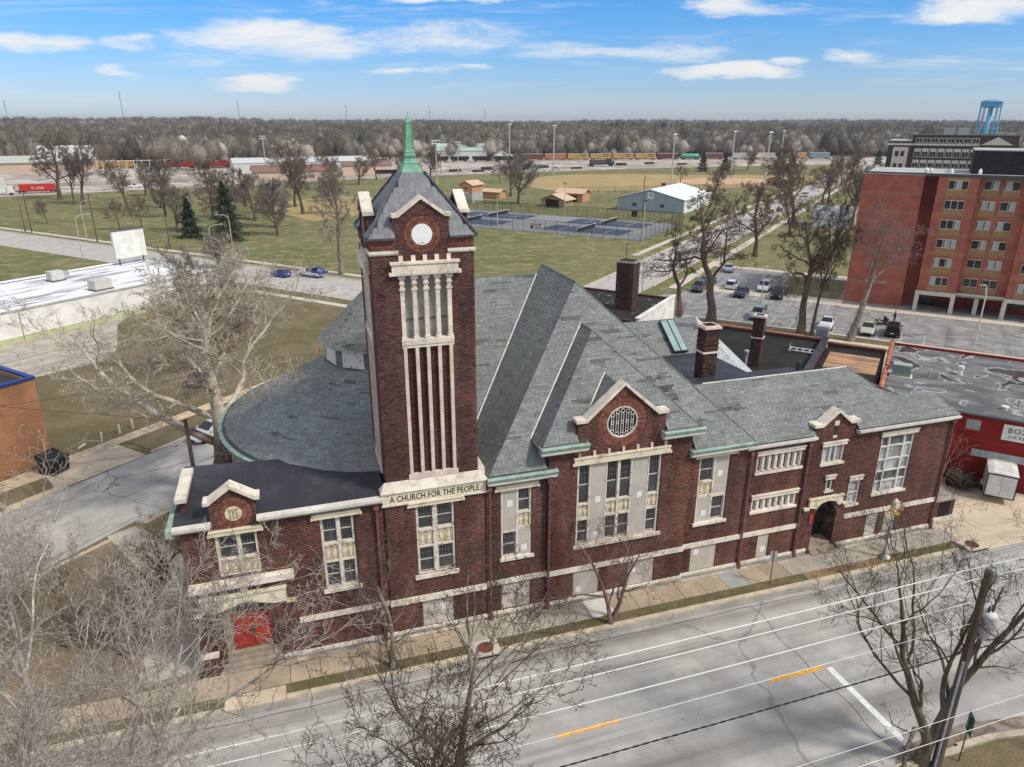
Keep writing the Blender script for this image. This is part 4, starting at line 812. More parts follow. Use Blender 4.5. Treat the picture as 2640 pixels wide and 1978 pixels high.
def S2(name,pts,z,m,grid=False): b=B(); sheet(b,pts,z,grid); return struct(name,b,m)
def rectpts(a,b_,c,d): return [(a,c),(b_,c),(b_,d),(a,d)]
S2('front_street',rectpts(-220,240,17.5,29.3),0,front_road)
b=B(); b.box(-220,41.5,29.3,29.76,-.05,.006); struct('gutter',b,gutter)
b=B(); b.box(-220,-5.3,29.76,30.05,-.05,.12); b.box(-2.35,7.25,29.76,30.05,-.05,.12); b.box(8.8,40.8,29.76,30.05,-.05,.12); struct('kerb',b,kerbm)
b=B(); b.box(-220,27.0,17.2,17.5,-.05,.12); struct('south_kerb',b,kerbm)
b=B(); pts=[(27.0,17.5,0),(29,17.45,0),(31,17.1,0),(33.5,16.2,0),(36,14.8,0),(38,12.8,0)]
for p,q in zip(pts,pts[1:]):
    d=(Vector(q)-Vector(p)).normalized(); n=Vector((-d.y,d.x,0))*.15; P_,Q_=Vector(p),Vector(q)
    b.add([tuple(P_+n+Vector((0,0,-.05))),tuple(Q_+n+Vector((0,0,-.05))),tuple(Q_-n+Vector((0,0,-.05))),tuple(P_-n+Vector((0,0,-.05))),tuple(P_+n+Vector((0,0,.12))),tuple(Q_+n+Vector((0,0,.12))),tuple(Q_-n+Vector((0,0,.12))),tuple(P_-n+Vector((0,0,.12)))],[(4,5,6,7),(0,1,5,4),(2,3,7,6)])
struct('corner_kerb',b,kerbm)
S2('south_verge',[(-220,-60),(40,-60),(38,12.8),(36,14.8),(33.5,16.1),(31,17.0),(27,17.2),(-220,17.2)],.08,deadlawn)
S2('corner_pavement',[(40,-60),(240,-60),(240,17.5),(27.2,17.5),(31,17.2),(33.5,16.3),(36,15),(38,13)],.004,front_road)
S2('roadside_dirt',[(23.5,17.62),(29.5,17.62),(31.5,17.3),(32,17.9),(28.5,18.5),(24.5,18.3)],.009,mat('road_dirt',srgb(120,100,84),col2=srgb(150,140,130),scale=1.5,var=.3,lo=.4,hi=.6))
# verge, walk slabs, strip by the foundation
b=B(); b.box(-220,-5.3,30.05,30.76,-.05,.10); b.box(-2.35,7.25,30.05,30.76,-.05,.10); b.box(8.8,29.0,30.05,30.76,-.05,.10); b.box(36,40.8,30.05,30.9,-.05,.10); struct('street_verge',b,verge)
b=B(); b.box(29.0,36,30.05,30.76,-.05,.09); b.box(35.999,36.0,30.05,30.1,-.05,.05); struct('street_verge_dirt',b,mat('bare_dirt',srgb(150,128,100),col2=srgb(128,104,82),scale=1,fine=.2,coords='pos'))
b=B(); b.box(-2.3,41.3,32.32,32.5,-.05,.10); struct('foundation_strip',b,gravel)
tanw=mat('tan_walk',srgb(166,150,130),rough=.95,var=.1,scale=.6,rnd=.10,fine=.12,fscale=12,coords='pos'); grw=mat('grey_walk',srgb(162,155,143),rough=.95,var=.1,scale=.7,rnd=.08,fine=.12,fscale=12,coords='pos'); whw=mat('new_walk',srgb(204,202,196),rough=.95,var=.06,scale=1,fine=.08,coords='pos'); blw=mat('blue_grey_walk',srgb(158,160,154),rough=.95,var=.06,scale=1,fine=.08,coords='pos')
b=B(); b.box(-60,41.3,30.76,32.32,-.06,.085); wk=struct('front_walk',b,mat('walk_joint',srgb(96,88,76)))
x=-59.9; me=None
b=B(); b.box(-.5,.5,-.775,.775,0,.035); slabme=mesh_b('slab',b)
slabm={}
for m in (tanw,grw,whw,blw): mm=slabme.copy(); mm.materials.append(m); slabm[m.name]=mm
while x<41.2:
    wd=1.52; m=tanw
    if 6<x<13.2 or 28<x: m=grw
    if 13.4<x<14.9: m=whw
    if 22.9<x<24.3: m=blw
    q=obj('slab',slabm[m.name],None,wk); q.location=(x+wd/2,31.54,.08+RN.uniform(0,.008)); q.scale=(wd-.03,1,1); q.rotation_euler=(RN.uniform(-.004,.004),RN.uniform(-.004,.004),0); x+=wd
b=B(); b.box(-5.28,-2.37,29.78,30.74,-.05,.075); struct('drive_apron',b,apron)
S2('side_yard',[(-60,32.4),(-6.6,32.4),(-6.6,39),(-9.5,47),(-12.5,50.5),(-30,32.41)],.05,ground_mat('leaf_litter',[(.20,.155,.105),(.15,.12,.08),(.26,.205,.145)],.3,.9,16))
S2('church_path',[(-9.6,33.0),(-6.5,33.0),(-6.5,38.6),(-8.0,44.0),(-12.2,49.8),(-14.0,48.9),(-9.6,41)],.062,lotc)
S2('gym_forecourt',[(41.5,29.32),(120,29.32),(120,-5),(121,33),(47.5,39.0),(41.5,34.5)],.012,apron)
# painted markings
mk_y=mat('yellow_paint',srgb(226,168,62),rough=.8,var=.12,scale=3,fine=.15,fscale=40,coords='pos'); mk_w=mat('white_paint',srgb(226,226,222),rough=.8,var=.1,scale=3,fine=.12,fscale=40,coords='pos')
for x0 in (-37.1,-25.9,-13.8,-2.2,9.65,21.4):
    b=B(); sheet(b,rectpts(x0,x0+3.25,23.5,23.72),.006); struct('yellow_dash',b,mk_y)
S2('stop_line',rectpts(24.75,25.1,18.25,23.5),.006,mk_w)
joint=mat('sealed_joint',(.05,.05,.05),rough=.8)
b=B()
xs=[-60+i*1.3 for i in range(90)]
vs=[]; 
for x in xs: y=29.0+.05*math.sin(x*1.7)+.05*math.sin(x*.6); vs+=[(x,y-.015,.004),(x,y+.025,.004)]
b.add(vs,[(2*i,2*i+2,2*i+3,2*i+1) for i in range(len(xs)-1)]); struct('street_joint',b,joint)
for xj in (-28.5,-8.5,6.8,24.0,41.0):
    b=B(); ys=[17.6+i*.6 for i in range(20)]; vs=[]
    for y in ys: xx=xj+.12*math.sin(y*1.9+xj)+.1*math.sin(y*.7); vs+=[(xx-.018,y,.0045),(xx+.018,y,.0045)]
    b.add(vs,[(2*i,2*i+1,2*i+3,2*i+2) for i in range(len(ys)-1)]); struct('street_crack',b,joint)
# storm inlets
rust=mat('rusty_iron',srgb(122,74,52),rough=.85,col2=srgb(92,58,44),scale=5,fine=.15)
for (x0,x1,yy,lab) in ((7.28,8.77,29.6,'square concrete storm inlet with round rusty cover beside the bell tower'),(41.3,42.9,29.4,'concrete storm inlet with rusty cover at the gym driveway corner')):
    t=thing('storm_inlet',lab,'storm drain',((x0+x1)/2,yy+.6,0),group='storm inlets in the kerb'); hx=(x1-x0)/2
    b=B(); b.box(-hx,hx,-.6,.62,-.05,.16); mk('inlet_slab',b,mat('inlet_concrete',srgb(188,178,164),var=.1,fine=.1),t)
    b=B(); b.box(-hx+.15,hx-.15,-.63,-.6,-.03,.1); mk('inlet_throat',b,darkwood,t)
    b=B(); b.lathe([(.43,.16),(.43,.175),(.40,.185)],28,(0,.02,0)); mk('inlet_cover',b,rust,t)
# streets of the grid behind
S2('side_street',rectpts(-70,83.7,45,55),.006,side_road,True)
S2('park_street',rectpts(83.7,96,-160,330),.010,park_road,True)
S2('avenue',rectpts(96,640,40,50),.014,park_road,True)
S2('crossing',rectpts(60,83.7,38,45.0),.007,park_road,True)
b=B(); gbox(b,-70,25.2,55,55.3,-.05,.12); gbox(b,32.6,83.5,55,55.3,-.05,.12); gbox(b,-70,22.5,44.7,45,-.05,.12); gbox(b,25,60,44.7,45,-.05,.12); struct('side_kerb',b,kerbm)
b=B(); gbox(b,96,96.3,50.3,330,-.05,.12); gbox(b,83.4,83.7,58,330,-.05,.12); gbox(b,96,640,50,50.3,-.05,.12); gbox(b,96,100,39.7,40,-.05,.12); gbox(b,118,640,39.7,40,-.05,.12); struct('park_kerb',b,kerbm)
b=B(); gbox(b,98.2,99.7,51,330,-.05,.05); gbox(b,79.6,81,58,98,-.05,.05); gbox(b,118,640,35.6,37.3,-.05,.05); gbox(b,145,340,53,54.4,-.05,.05); struct('park_walk',b,mat('pale_walk',srgb(198,188,172),var=.08,coords='pos',fine=.1))
b=B(); gbox(b,20,83,59.05,60.5,-.06,.03); wk2=struct('side_walk',b,MATS['walk_joint']); b=B(); b.box(-.5,.5,-.71,.71,0,.03); sm=mesh_b('slab',b); sm.materials.append(mat('sand_walk',srgb(190,172,148),rough=.95,rnd=.10,fine=.1,coords='pos'))
u=20
while u<82.5:
    q=obj('slab',sm,None,wk2); q.location=W(u+.75,59.77,.028); q.rotation_euler=(0,0,GA); q.scale=(1.46,1,1); u+=1.5
S2('corner_drive',[(21,55.3),(32,55.0),(32.0,59.05),(29,59.05),(27.5,60.4),(21,60.6)],.035,apron,True)
S2('corner_lawn',[(21.4,56.0),(24.8,55.9),(25.4,58.2),(21.4,58.6)],.06,deadlawn,True)
S2('side_street_verge',rectpts(32.8,83,55.3,59.05),.03,deadlawn,True)
S2('west_lot_lawn',[(27.6,60.5),(83,60.5),(83,97),(56,97),(49,86),(45.4,83),(38.9,83.8),(27.6,88)],.018,deadlawn,True)
S2('west_lot_paving',[(5,78),(27.6,88),(38.9,83.8),(45.4,83),(49,86),(56,97),(60,100.2),(5,100.2)],.022,lotc,True)
S2('church_verge',[(25,42),(25,44.7),(60,44.7),(60,38)],.02,deadlawn,True)
# left corner: cross street beyond the white building
S2('cross_street',rectpts(20,83.7,121.5,131),.012,side_road,True); S2('west_block_lawn',rectpts(20,83,131.3,330),.016,lawn,True); S2('crossing_walk',rectpts(60,82,133,134.5),.03,MATS['pale_walk'],True)
# parking lot by the flats
S2('parking_lot',[(101.8,-60),(141.5,-60),(141.5,34.0),(115,34.0),(112,37),(104,37),(101.8,30)],.018,asphalt,True)
S2('parking_entry',[(96,26),(101.8,26),(101.8,30),(104,37),(104,40),(96,40)],.016,park_road,True)
S2('lot_island',[(110,37.0),(112.2,37.0),(118,36.9),(118,39.6),(110,39.6)],.06,lawn,True)
b=B(); gbox(b,101.2,101.8,-60,26,-.02,.1); gbox(b,119,123.3,9.9,34,-.02,.06); gbox(b,141.5,143.5,10,36,-.02,.06); gbox(b,118.5,120.5,-60,9.9,-.02,.1); gbox(b,97.6,99.0,-60,30,-.02,.06); struct('lot_walk',b,MATS['pale_walk'])
S2('flats_lawn',rectpts(123.5,139.5,11,20.5),.075,lawn,True)
S2('lot_verge',rectpts(99.1,101.1,-60,27),.03,deadlawn,True)
for k in range(9):
    v=33.4-k*2.75; b=B(); sheet(b,rectpts(115.5,125.3,v-.06,v+.06),.024,True); struct('bay_line',b,mat('worn_white_paint',srgb(190,190,186),fine=.2,coords='pos'))
for k in range(11):
    v=25.5-k*2.75; b=B(); sheet(b,rectpts(102.2,107.0,v-.05,v+.05),.024,True); struct('bay_line',b,MATS['worn_white_paint'])
# tennis courts
S2('court_surround',rectpts(164.6,197.5,59.5,131),.03,mat('court_grey',srgb(138,140,140),var=.1,scale=.2,fine=.05,coords='pos'),True)
navy=mat('court_blue',srgb(66,77,96),rough=.8,var=.12,scale=.3,coords='pos',fine=.06)
for uc in (174.5,190):
    for vc in (78.5,115):
        S2('court_blue',rectpts(uc-5.5,uc+5.5,vc-11.9,vc+11.9),.05,navy,True)
        b=B()
        for q in ((uc-5.5,uc-5.4,vc-11.9,vc+11.9),(uc+5.4,uc+5.5,vc-11.9,vc+11.9),(uc-4.15,uc-4.05,vc-11.9,vc+11.9),(uc+4.05,uc+4.15,vc-11.9,vc+11.9),(uc-5.5,uc+5.5,vc-11.9,vc-11.78),(uc-5.5,uc+5.5,vc+11.78,vc+11.9),(uc-4.1,uc+4.1,vc-6.45,vc-6.35),(uc-4.1,uc+4.1,vc+6.35,vc+6.45),(uc-.05,uc+.05,vc-6.4,vc+6.4)): sheet(b,rectpts(*q),.062,True)
        struct('court_lines',b,mk_w)
# ball field
S2('ball_field',[(104,300),(108,330),(121,357),(146,371),(180,368),(202,352),(240,340),(268,322),(240,282),(205,272),(145,274),(111,279)],.03,ground_mat('straw_field',[(.42,.32,.155),(.37,.28,.135),(.32,.26,.13)],.03,.1,2))
S2('infield_dirt',[(205+26*math.cos(rad(a)),305+20*math.sin(rad(a))) for a in range(0,360,20)],.06,mat('infield_clay',srgb(196,160,128),var=.1,scale=.2,coords='pos'))
S2('ball_field',[(8,215),(38,238),(52,262),(20,290),(-10,262)],.03,MATS['straw_field'])
S2('rail_yard',[(-420,295),(-107,322),(-45,343),(75,384),(140,397),(230,408),(480,410),(480,500),(200,565),(-100,640),(-420,620)],.04,gravel)
for k,(p,q) in enumerate((((-200,372),(60,415)),((-200,362),(80,402)),((-160,585),(420,464)),((-160,598),(420,477)),((60,420),(330,448)))):
    b=B(); p,q=Vector((*p,0)),Vector((*q,0)); d=(q-p).normalized(); n=Vector((-d.y,d.x,0))
    for s,wd,z in ((0,1.5,.10),):
        a=[p+n*wd,q+n*wd,q-n*wd,p-n*wd]; b.add([(v.x,v.y,z) for v in a],[(3,2,1,0)])
    struct('track_bed',b,mat('ballast',srgb(120,108,98),var=.3,scale=.6,fine=.3,coords='pos'))
    b=B()
    for s in (-.75,.75): a=[p+n*(s+.08),q+n*(s+.08),q+n*(s-.08),p+n*(s-.08)]; b.add([(v.x,v.y,.22) for v in a],[(3,2,1,0)])
    struct('rails',b,mat('rail_steel',srgb(84,66,56),rough=.7))
# ---------------------------------------------------------------- other buildings
def bricktex(name,c1,c2,mortar_c,sx=.22,sz=.075,noise=.25):
    if name in MATS: return MATS[name]
    m=bpy.data.materials.new(name); m.use_nodes=True; t=m.node_tree; L=t.links.new; p=t.nodes['Principled BSDF']; p.inputs['Roughness'].default_value=.92; p.inputs['Specular IOR Level'].default_value=.2
    tc=N(t,'ShaderNodeTexCoord'); sp=N(t,'ShaderNodeSeparateXYZ'); L(tc.outputs['Object'],sp.inputs[0]); cb=N(t,'ShaderNodeCombineXYZ')
    L(MA(t,'ADD',sp.outputs[0],sp.outputs[1]),cb.inputs[0]); L(sp.outputs[2],cb.inputs[1])
    br=N(t,'ShaderNodeTexBrick',offset=.5); br.inputs['Scale'].default_value=1; br.inputs['Brick Width'].default_value=sx; br.inputs['Row Height'].default_value=sz; br.inputs['Mortar Size'].default_value=.008; br.inputs['Color1'].default_value=(*c1,1); br.inputs['Color2'].default_value=(*c2,1); br.inputs['Mortar'].default_value=(*mortar_c,1); L(cb.outputs[0],br.inputs['Vector'])
    n=N(t,'ShaderNodeTexNoise',i_Scale=.6,i_Detail=5.0); L(tc.outputs['Object'],n.inputs['Vector']); g=RAMP(t,n.outputs[0],.3,.7,1-noise,1+noise); cg=N(t,'ShaderNodeCombineColor'); [L(g,cg.inputs[i]) for i in range(3)]
    L(MIX(t,1.0,br.outputs[0],cg.outputs[0],'MULTIPLY'),p.inputs['Base Color']); b=N(t,'ShaderNodeBump',i_Strength=.4,i_Distance=.01); L(br.outputs['Fac'],b.inputs['Height']); b.invert=True; L(b.outputs[0],p.inputs['Normal']); MATS[name]=m; return m
redb=bricktex('flats_brick',(.34,.085,.055),(.41,.115,.075),(.44,.24,.19),.3,.1,.15); tanb=mat('tan_brick',srgb(160,128,92),var=.12,scale=3,fine=.1); brownb=bricktex('school_brick',(.06,.036,.031),(.085,.048,.040),(.08,.06,.05)); orangeb=bricktex('orange_brick',(.37,.165,.07),(.29,.12,.055),(.42,.28,.18),.24,.085,.12)
gymred=mat('gym_red_paint',srgb(132,32,28),rough=.8,var=.14,scale=.8,fine=.06); concr=mat('pale_concrete',srgb(206,200,190),rough=.9,var=.08,scale=1.5,fine=.06); roofgrey=mat('grey_flat_roof',srgb(176,176,176),rough=.9,var=.12,scale=.3); blackm=mat('black_cladding',srgb(40,40,42),rough=.8,var=.2,scale=1.5); darkgl=glass_mat('window_dark',(.03,.033,.036),rough=.15); paleframe=mat('pale_frame',srgb(206,198,180),rough=.7,var=.05); curtg=glass_mat('window_curtain',(.04,.043,.045),rough=.2,curtain=srgb(176,178,172)); whitewall=mat('white_painted_wall',srgb(232,231,226),rough=.9,var=.06,scale=.6,col2=srgb(212,210,203),fine=.04); metalw=mat('galvanised',srgb(176,178,180),rough=.5,var=.1,metal=.3)
def bl(name,m,par,*boxes,**k):
    b=B(); [b.box(*q) for q in boxes]; return mk(name,b,m,par,**k)
def puddle_roof():
    m=mat('puddled_roof',srgb(86,86,86),rough=.7,col2=srgb(120,120,119),scale=.35,lo=.4,hi=.62,fine=.08,stretch=(1,1.8,1)); t=m.node_tree; L=t.links.new; p=t.nodes['Principled BSDF']; src=p.inputs['Base Color'].links[0].from_socket
    tc=N(t,'ShaderNodeTexCoord'); n=N(t,'ShaderNodeTexNoise',i_Scale=.28,i_Detail=5.0,i_Roughness=.5,i_Distortion=1.2); L(tc.outputs['Object'],n.inputs['Vector'])
    f=RAMP(t,n.outputs[0],.56,.58); e=MA(t,'MULTIPLY',RAMP(t,n.outputs[0],.535,.56),RAMP(t,n.outputs[0],.57,.60,1,0)); src=MIX(t,MA(t,'MULTIPLY',f,.75),src,(.045,.043,.042)); src=MIX(t,MA(t,'MULTIPLY',e,.6),src,(.5,.5,.5)); L(src,p.inputs['Base Color']); L(RAMP(t,f,0,1,.7,.06),p.inputs['Roughness']); p.inputs['Specular IOR Level'].default_value=.5; return m
def whiteroof():
    m=mat('white_streaked_roof',srgb(226,227,228),rough=.7,scale=.5,col2=srgb(150,152,154),lo=.50,hi=.60,stretch=(.18,1.0,1),fine=.05); return m
# --- red brick flats
FL=thing('apartment_block','seven storey red brick apartment block with tan bands across the parking lot','building',W(122,10),GRZ)
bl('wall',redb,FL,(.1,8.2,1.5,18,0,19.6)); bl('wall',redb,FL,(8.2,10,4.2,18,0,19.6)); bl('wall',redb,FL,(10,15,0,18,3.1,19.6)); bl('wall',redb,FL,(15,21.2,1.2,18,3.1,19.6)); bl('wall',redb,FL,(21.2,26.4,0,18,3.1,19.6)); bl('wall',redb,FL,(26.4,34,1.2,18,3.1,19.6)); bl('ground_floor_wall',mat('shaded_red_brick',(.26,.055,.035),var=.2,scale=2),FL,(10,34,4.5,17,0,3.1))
for z in (3.05,5.75,8.5,11.27,14.0,16.7):
    for dz in (0,.28):
        for (x0,x1,y) in ((.1,8.2,1.5),(10,15,0),(15,21.2,1.2),(21.2,26.4,0),(26.4,34,1.2)):
            if z<4 and x0>5: continue
            bl('brick_band',tanb,FL,(x0,x1,y-.02,y+.03,z+dz,z+dz+.13))
bl('roof',roofgrey,FL,(.0,34,1.4,18,19.6,19.75)); 
for q in ((0,8.3,1.38,1.75,19.75,19.95),(8.3,34.1,-.08,.3,19.6,20.0),(0,.35,1.75,18,19.75,19.95),(8.3,34,.3,1.4,19.6,19.75)): bl('parapet',mat('dark_parapet',srgb(84,84,86),var=.1),FL,q)
bl('penthouse',blackm,FL,(13.9,34,6,16,19.75,23.0)); bl('penthouse_cap',roofgrey,FL,(13.8,34,5.9,16,23.0,23.15)); bl('louvre',mat('louvre_dark',(.01,.01,.01)),FL,(20.5,21.6,5.97,6,21.4,22.2))
for x,y,r in ((8.2,4,.35),(8.8,3.2,.28),(11.4,3.0,.3),(15,4.4,.25)):
    b=B(); b.lathe([(r*.8,19.75),(r,20.2),(r*.6,20.5),(0.05,20.6)],10,(x,y,0)); mk('roof_vent',b,mat('vent_white',srgb(220,220,218)),FL)
for x in (10.15,14.85,17.9,21.3,26.3): bl('column',concr,FL,(x-.28,x+.28,-.1 if x<15.2 or x>21 else 1.0,.45 if x<15.2 or x>21 else 1.5,0,2.5))
bl('portico_beam',concr,FL,(9.85,15.1,-.12,.5,2.5,3.1)); bl('portico_beam',concr,FL,(15.1,21.1,1.02,1.6,2.5,3.1)); bl('portico_beam',concr,FL,(21.1,26.6,-.12,.5,2.5,3.1)); bl('portico_slab',concr,FL,(10,26,-.1,4.5,3.0,3.1))
bl('entrance',darkgl,FL,(10.8,13,4.4,4.5,.1,2.6)); bl('ground_window',darkgl,FL,(22.5,25.5,4.4,4.5,1,2.2)); 
b=B(); b.box(-.5,.5,-.06,.05,-.5,.5); wfr=mesh_b('window_frame',b); wfr.materials.append(paleframe)
def pane_me(m): b=B(); b.box(-.5,.5,-.09,-.05,-.5,.5); me=mesh_b('pane',b); me.materials.append(m); return me
pd,pc=pane_me(darkgl),pane_me(curtg)
for k in range(6):
    z=4.05+2.765*k
    for (x0,x1,y,n) in ((11.3,13.75,0,3),(15.7,17.5,1.2,2),(18.1,19.95,1.2,2),(22.2,24.7,0,3),(27,28.8,1.2,2)):
        w_=x1-x0; f=obj('window',wfr,None,FL); f.location=((x0+x1)/2,y,z+.65); f.scale=(w_,1,1.3)
        bl('spandrel',tanb,FL,(x0-.1,x1+.1,y-.015,y+.02,z-.85 if k else z-.9,z))
        for i in range(n):
            q=obj('pane',pc if RN.random()<.5 else pd,None,f); q.location=((i+.5)/n-.5,-.001,0); q.scale=(1/n-.045,1,.86)
    if k==5: 
        for (x0,x1,y) in ((11.3,13.75,0),(15.7,17.5,1.2),(18.1,19.95,1.2),(22.2,24.7,0)): bl('spandrel',tanb,FL,(x0-.1,x1+.1,y-.015,y+.02,z+1.3,z+1.9))
me=text_mesh('FOURTH STREET',.42,.02); me.materials.append(mat('sign_letters',srgb(225,215,205))); o=obj('lettering',me,None,FL); o.location=(4.3,1.45,3.35); o.rotation_euler=(math.pi/2,0,0)
for x,y in ((14,3.8),(18.5,3.8)):
    t=thing('bench','dark bench at the left side of the flats portico' if x<15 else 'dark bench at the right side of the flats portico','bench',W(122+y,10-x),GRZ,'benches under the flats portico'); bl('seat',brm,t,(-1.2,1.2,-.25,.25,.42,.5)); bl('backrest',brm,t,(-1.2,1.2,.2,.26,.5,.9)); bl('leg',leadm,t,(-1.1,-1,-.2,.2,0,.42)); bl('leg',leadm,t,(1,1.1,-.2,.2,0,.42))
# --- school
SCH=thing('school_building','long dark brown brick school with pale window surrounds behind the flats','building',W(400,24),GRZ)
bl('wall',brownb,SCH,(.3,10,0,30,0,18.2)); bl('wall',brownb,SCH,(10,52,2,40,0,20.6)); bl('wall',brownb,SCH,(37.5,52,-2,2,0,17))
bl('cornice',concr,SCH,(.1,10,-.4,.0,16.4,17.3)); bl('cornice',concr,SCH,(10,37.5,1.5,2,16.4,17.2)); bl('roof_edge',mat('dark_edge',srgb(70,66,62)),SCH,(9.7,52.2,1.6,40,20.6,21.1)); bl('roof',roofgrey,SCH,(.3,9.7,0,30,18.2,18.6))
b=B(); b.prism([(38,-2.3,17),(50,-2.3,17),(44,-2.3,20.3)],(0,6,0)); mk('pediment',b,concr,SCH); bl('stone_bay',concr,SCH,(2.6,9.0,-.1,0,0,15.6))
for i in range(8):
    x=11.6+i*3.25
    for z0,z1 in ((17.6,19.7),(11.2,14.9),(6.6,9.8),(2,5)):
        f=bl('window',concr,SCH,(x-.15,x+2.65,1.86,2,z0-.15,z1+.15)); bl('pane',darkgl,f,(x+.05,x+1.2,1.82,1.86,z0+.1,z1-.1 if z1>16 else z1-1.3)); bl('pane',darkgl,f,(x+1.35,x+2.45,1.82,1.86,z0+.1,z1-.1 if z1>16 else z1-1.3))
for x,z in ((3.6,12.6),(3.6,7.0),(6.0,7.0),(6.0,12.6)): bl('window',darkgl,SCH,(x,x+1.6,-.16,-.1,z-1.2,z+1.2))
for x,z0,z1 in ((22,21.1,24.2),(28,21.1,24.2),(43.5,20.6,22.4),(46,20.6,22)): bl('roof_plant',roofgrey,SCH,(x,x+4.5,8,12,z0,z1))
# --- water tower
wtb=mat('tower_blue',srgb(98,170,212),rough=.6,var=.08,scale=.2); WTW=thing('water_tower','tall light blue water tower on many slender legs behind the school','water tower',W(650,-23.6))
b=B(); b.lathe([(2.0,36.2),(6.3,36.6),(6.8,37.2),(6.8,40.2),(6.9,40.25),(6.9,40.5),(4.5,41.5),(.5,42.1)],28); mk('tank',b,wtb,WTW,True); b=B(); b.lathe([(7.1,36.9),(7.2,37.0),(7.2,37.3),(7.0,37.3)],28); mk('balcony',b,wtb,WTW); b=B(); b.lathe([(1.5,0),(1.5,36.6)],14); mk('riser',b,wtb,WTW,True)
for i in range(10):
    a=2*math.pi*i/10; b=B(); b.tube([(7.4*math.cos(a),7.4*math.sin(a),0),(6.5*math.cos(a),6.5*math.sin(a),37)],.32,7); mk('leg',b,wtb,WTW)
for z in (14,22,29.5):
    b=B(); b.tube([(7.0*math.cos(2*math.pi*i/10),7.0*math.sin(2*math.pi*i/10),z) for i in range(11)],.14,5); mk('brace_ring',b,wtb,WTW)
# --- boxing gym
GY=thing('boxing_gym','low red painted gym with puddled flat roof and BOXING sign','building',W(61.7,1.3),GRZ)
bl('front_wall',gymred,GY,(0,30,0,.3,0,5.7)); bl('side_wall',gymred,GY,(0,.3,.3,18.5,0,5.9)); bl('rear_wall',gymred,GY,(0,30,18.2,18.5,0,5.7)); bl('side_wall',gymred,GY,(29.7,30,.3,18.2,0,5.7)); bl('roof',puddle_roof(),GY,(.3,29.7,.3,18.2,5.3,5.5)); bl('roof_edge',leadm,GY,(-.02,30,-.06,.34,5.7,5.8))
for z in (1.9,3.7): bl('string_line',mat('faded_red',srgb(150,66,58)),GY,(.0,30,-.015,0,z,z+.05))
o=bl('window',mat('grey_pane',srgb(150,152,154),rough=.3),GY,(6.45,7.4,-.02,.0,4.5,5.35)); bl('frame',gymred,o,(6.37,7.48,-.05,-.02,4.42,4.5)); 
o=bl('sign_board',mat('sign_white',srgb(226,224,220),var=.04),GY,(8.85,13.2,-.08,-.02,4.15,5.4))
for s_,sz,z,x in (('BOXING',.60,4.78,9.15),('319-939-',.34,4.34,9.25)):
    me=text_mesh(s_,sz,.008,'LEFT',1.1); me.materials.append(mat('black_letters',(.02,.02,.02))); q=obj('lettering',me,None,o); q.location=(x,-.085,z); q.rotation_euler=(math.pi/2,0,0)
bl('glass_band',mat('wired_glass',srgb(160,166,166),rough=.35,var=.12,scale=1.5,stretch=(2,1,.2)),GY,(7.2,16,-.03,.0,2.4,2.98)); o=bl('roller_door',mat('deep_red_door',srgb(112,24,22),var=.1),GY,(7.4,12,-.02,.0,.05,2.35)); bl('door',MATS['deep_red_door'],GY,(5.5,6.5,-.03,0,.1,2.15)); bl('lintel',gymred,GY,(12.2,16,-.05,0,.05,2.35))
b=B(); b.lathe([(.17,-.17),(.17,.17)],10); 
tb_=B(); n=8; tb_.add([(.2*math.cos(math.pi*i/n),y,.2*math.sin(math.pi*i/n)*.9) for y in (-.165,.165) for i in range(n+1)],[(i,i+1,n+2+i,n+1+i) for i in range(n)]+[tuple(range(n,-1,-1)),tuple(range(n+1,2*n+2))]); tme=mesh_b('coping_tile',tb_); tme.materials.append(mat('clay_tile',srgb(176,112,84),rough=.8,rnd=.22,var=.15,scale=4))
y=.5
while y<18.3:
    if not 8.2<y<8.9: q=obj('coping_tile',tme,None,GY); q.location=(.1+RN.uniform(-.02,.02),y,5.9+RN.uniform(-.01,.02)); q.rotation_euler=(RN.uniform(-.06,.06),0,RN.uniform(-.03,.03))
    y+=.35
for (x,y_,r,h) in ((6,11,.2,.8),(9,3.2,.22,.28),(10,4.6,.08,.5),(13,14,.15,.5),(15.5,8,.12,.6),(3.6,8.8,.1,.7),(4.3,8.6,.09,.6)):
    b=B(); b.lathe([(r,5.5),(r,5.5+h*.7),(r*1.4,5.5+h*.75),(r*1.3,5.5+h),(.02,5.5+h*1.05)],10,(x,y_,0)); mk('roof_vent',b,metalw if r<.2 else MATS['vent_white'],GY)
AC=thing('air_conditioner','pale green air conditioning unit beside the tiled parapet on gym roof','air conditioner',W(69.6,-.1,5.5),GRZ)
bl('casing',mat('ac_green',srgb(150,170,158),var=.06),AC,(-.75,.75,-.45,.45,.1,1.15)); [bl('grille_slat',mat('ac_dark',srgb(104,120,112)),AC,(-.7+i*.2,-.62+i*.2,-.47,-.45,.2,1.05)) for i in range(7)]; bl('base_pad',concr,AC,(-.9,.9,-.6,.6,0,.1))
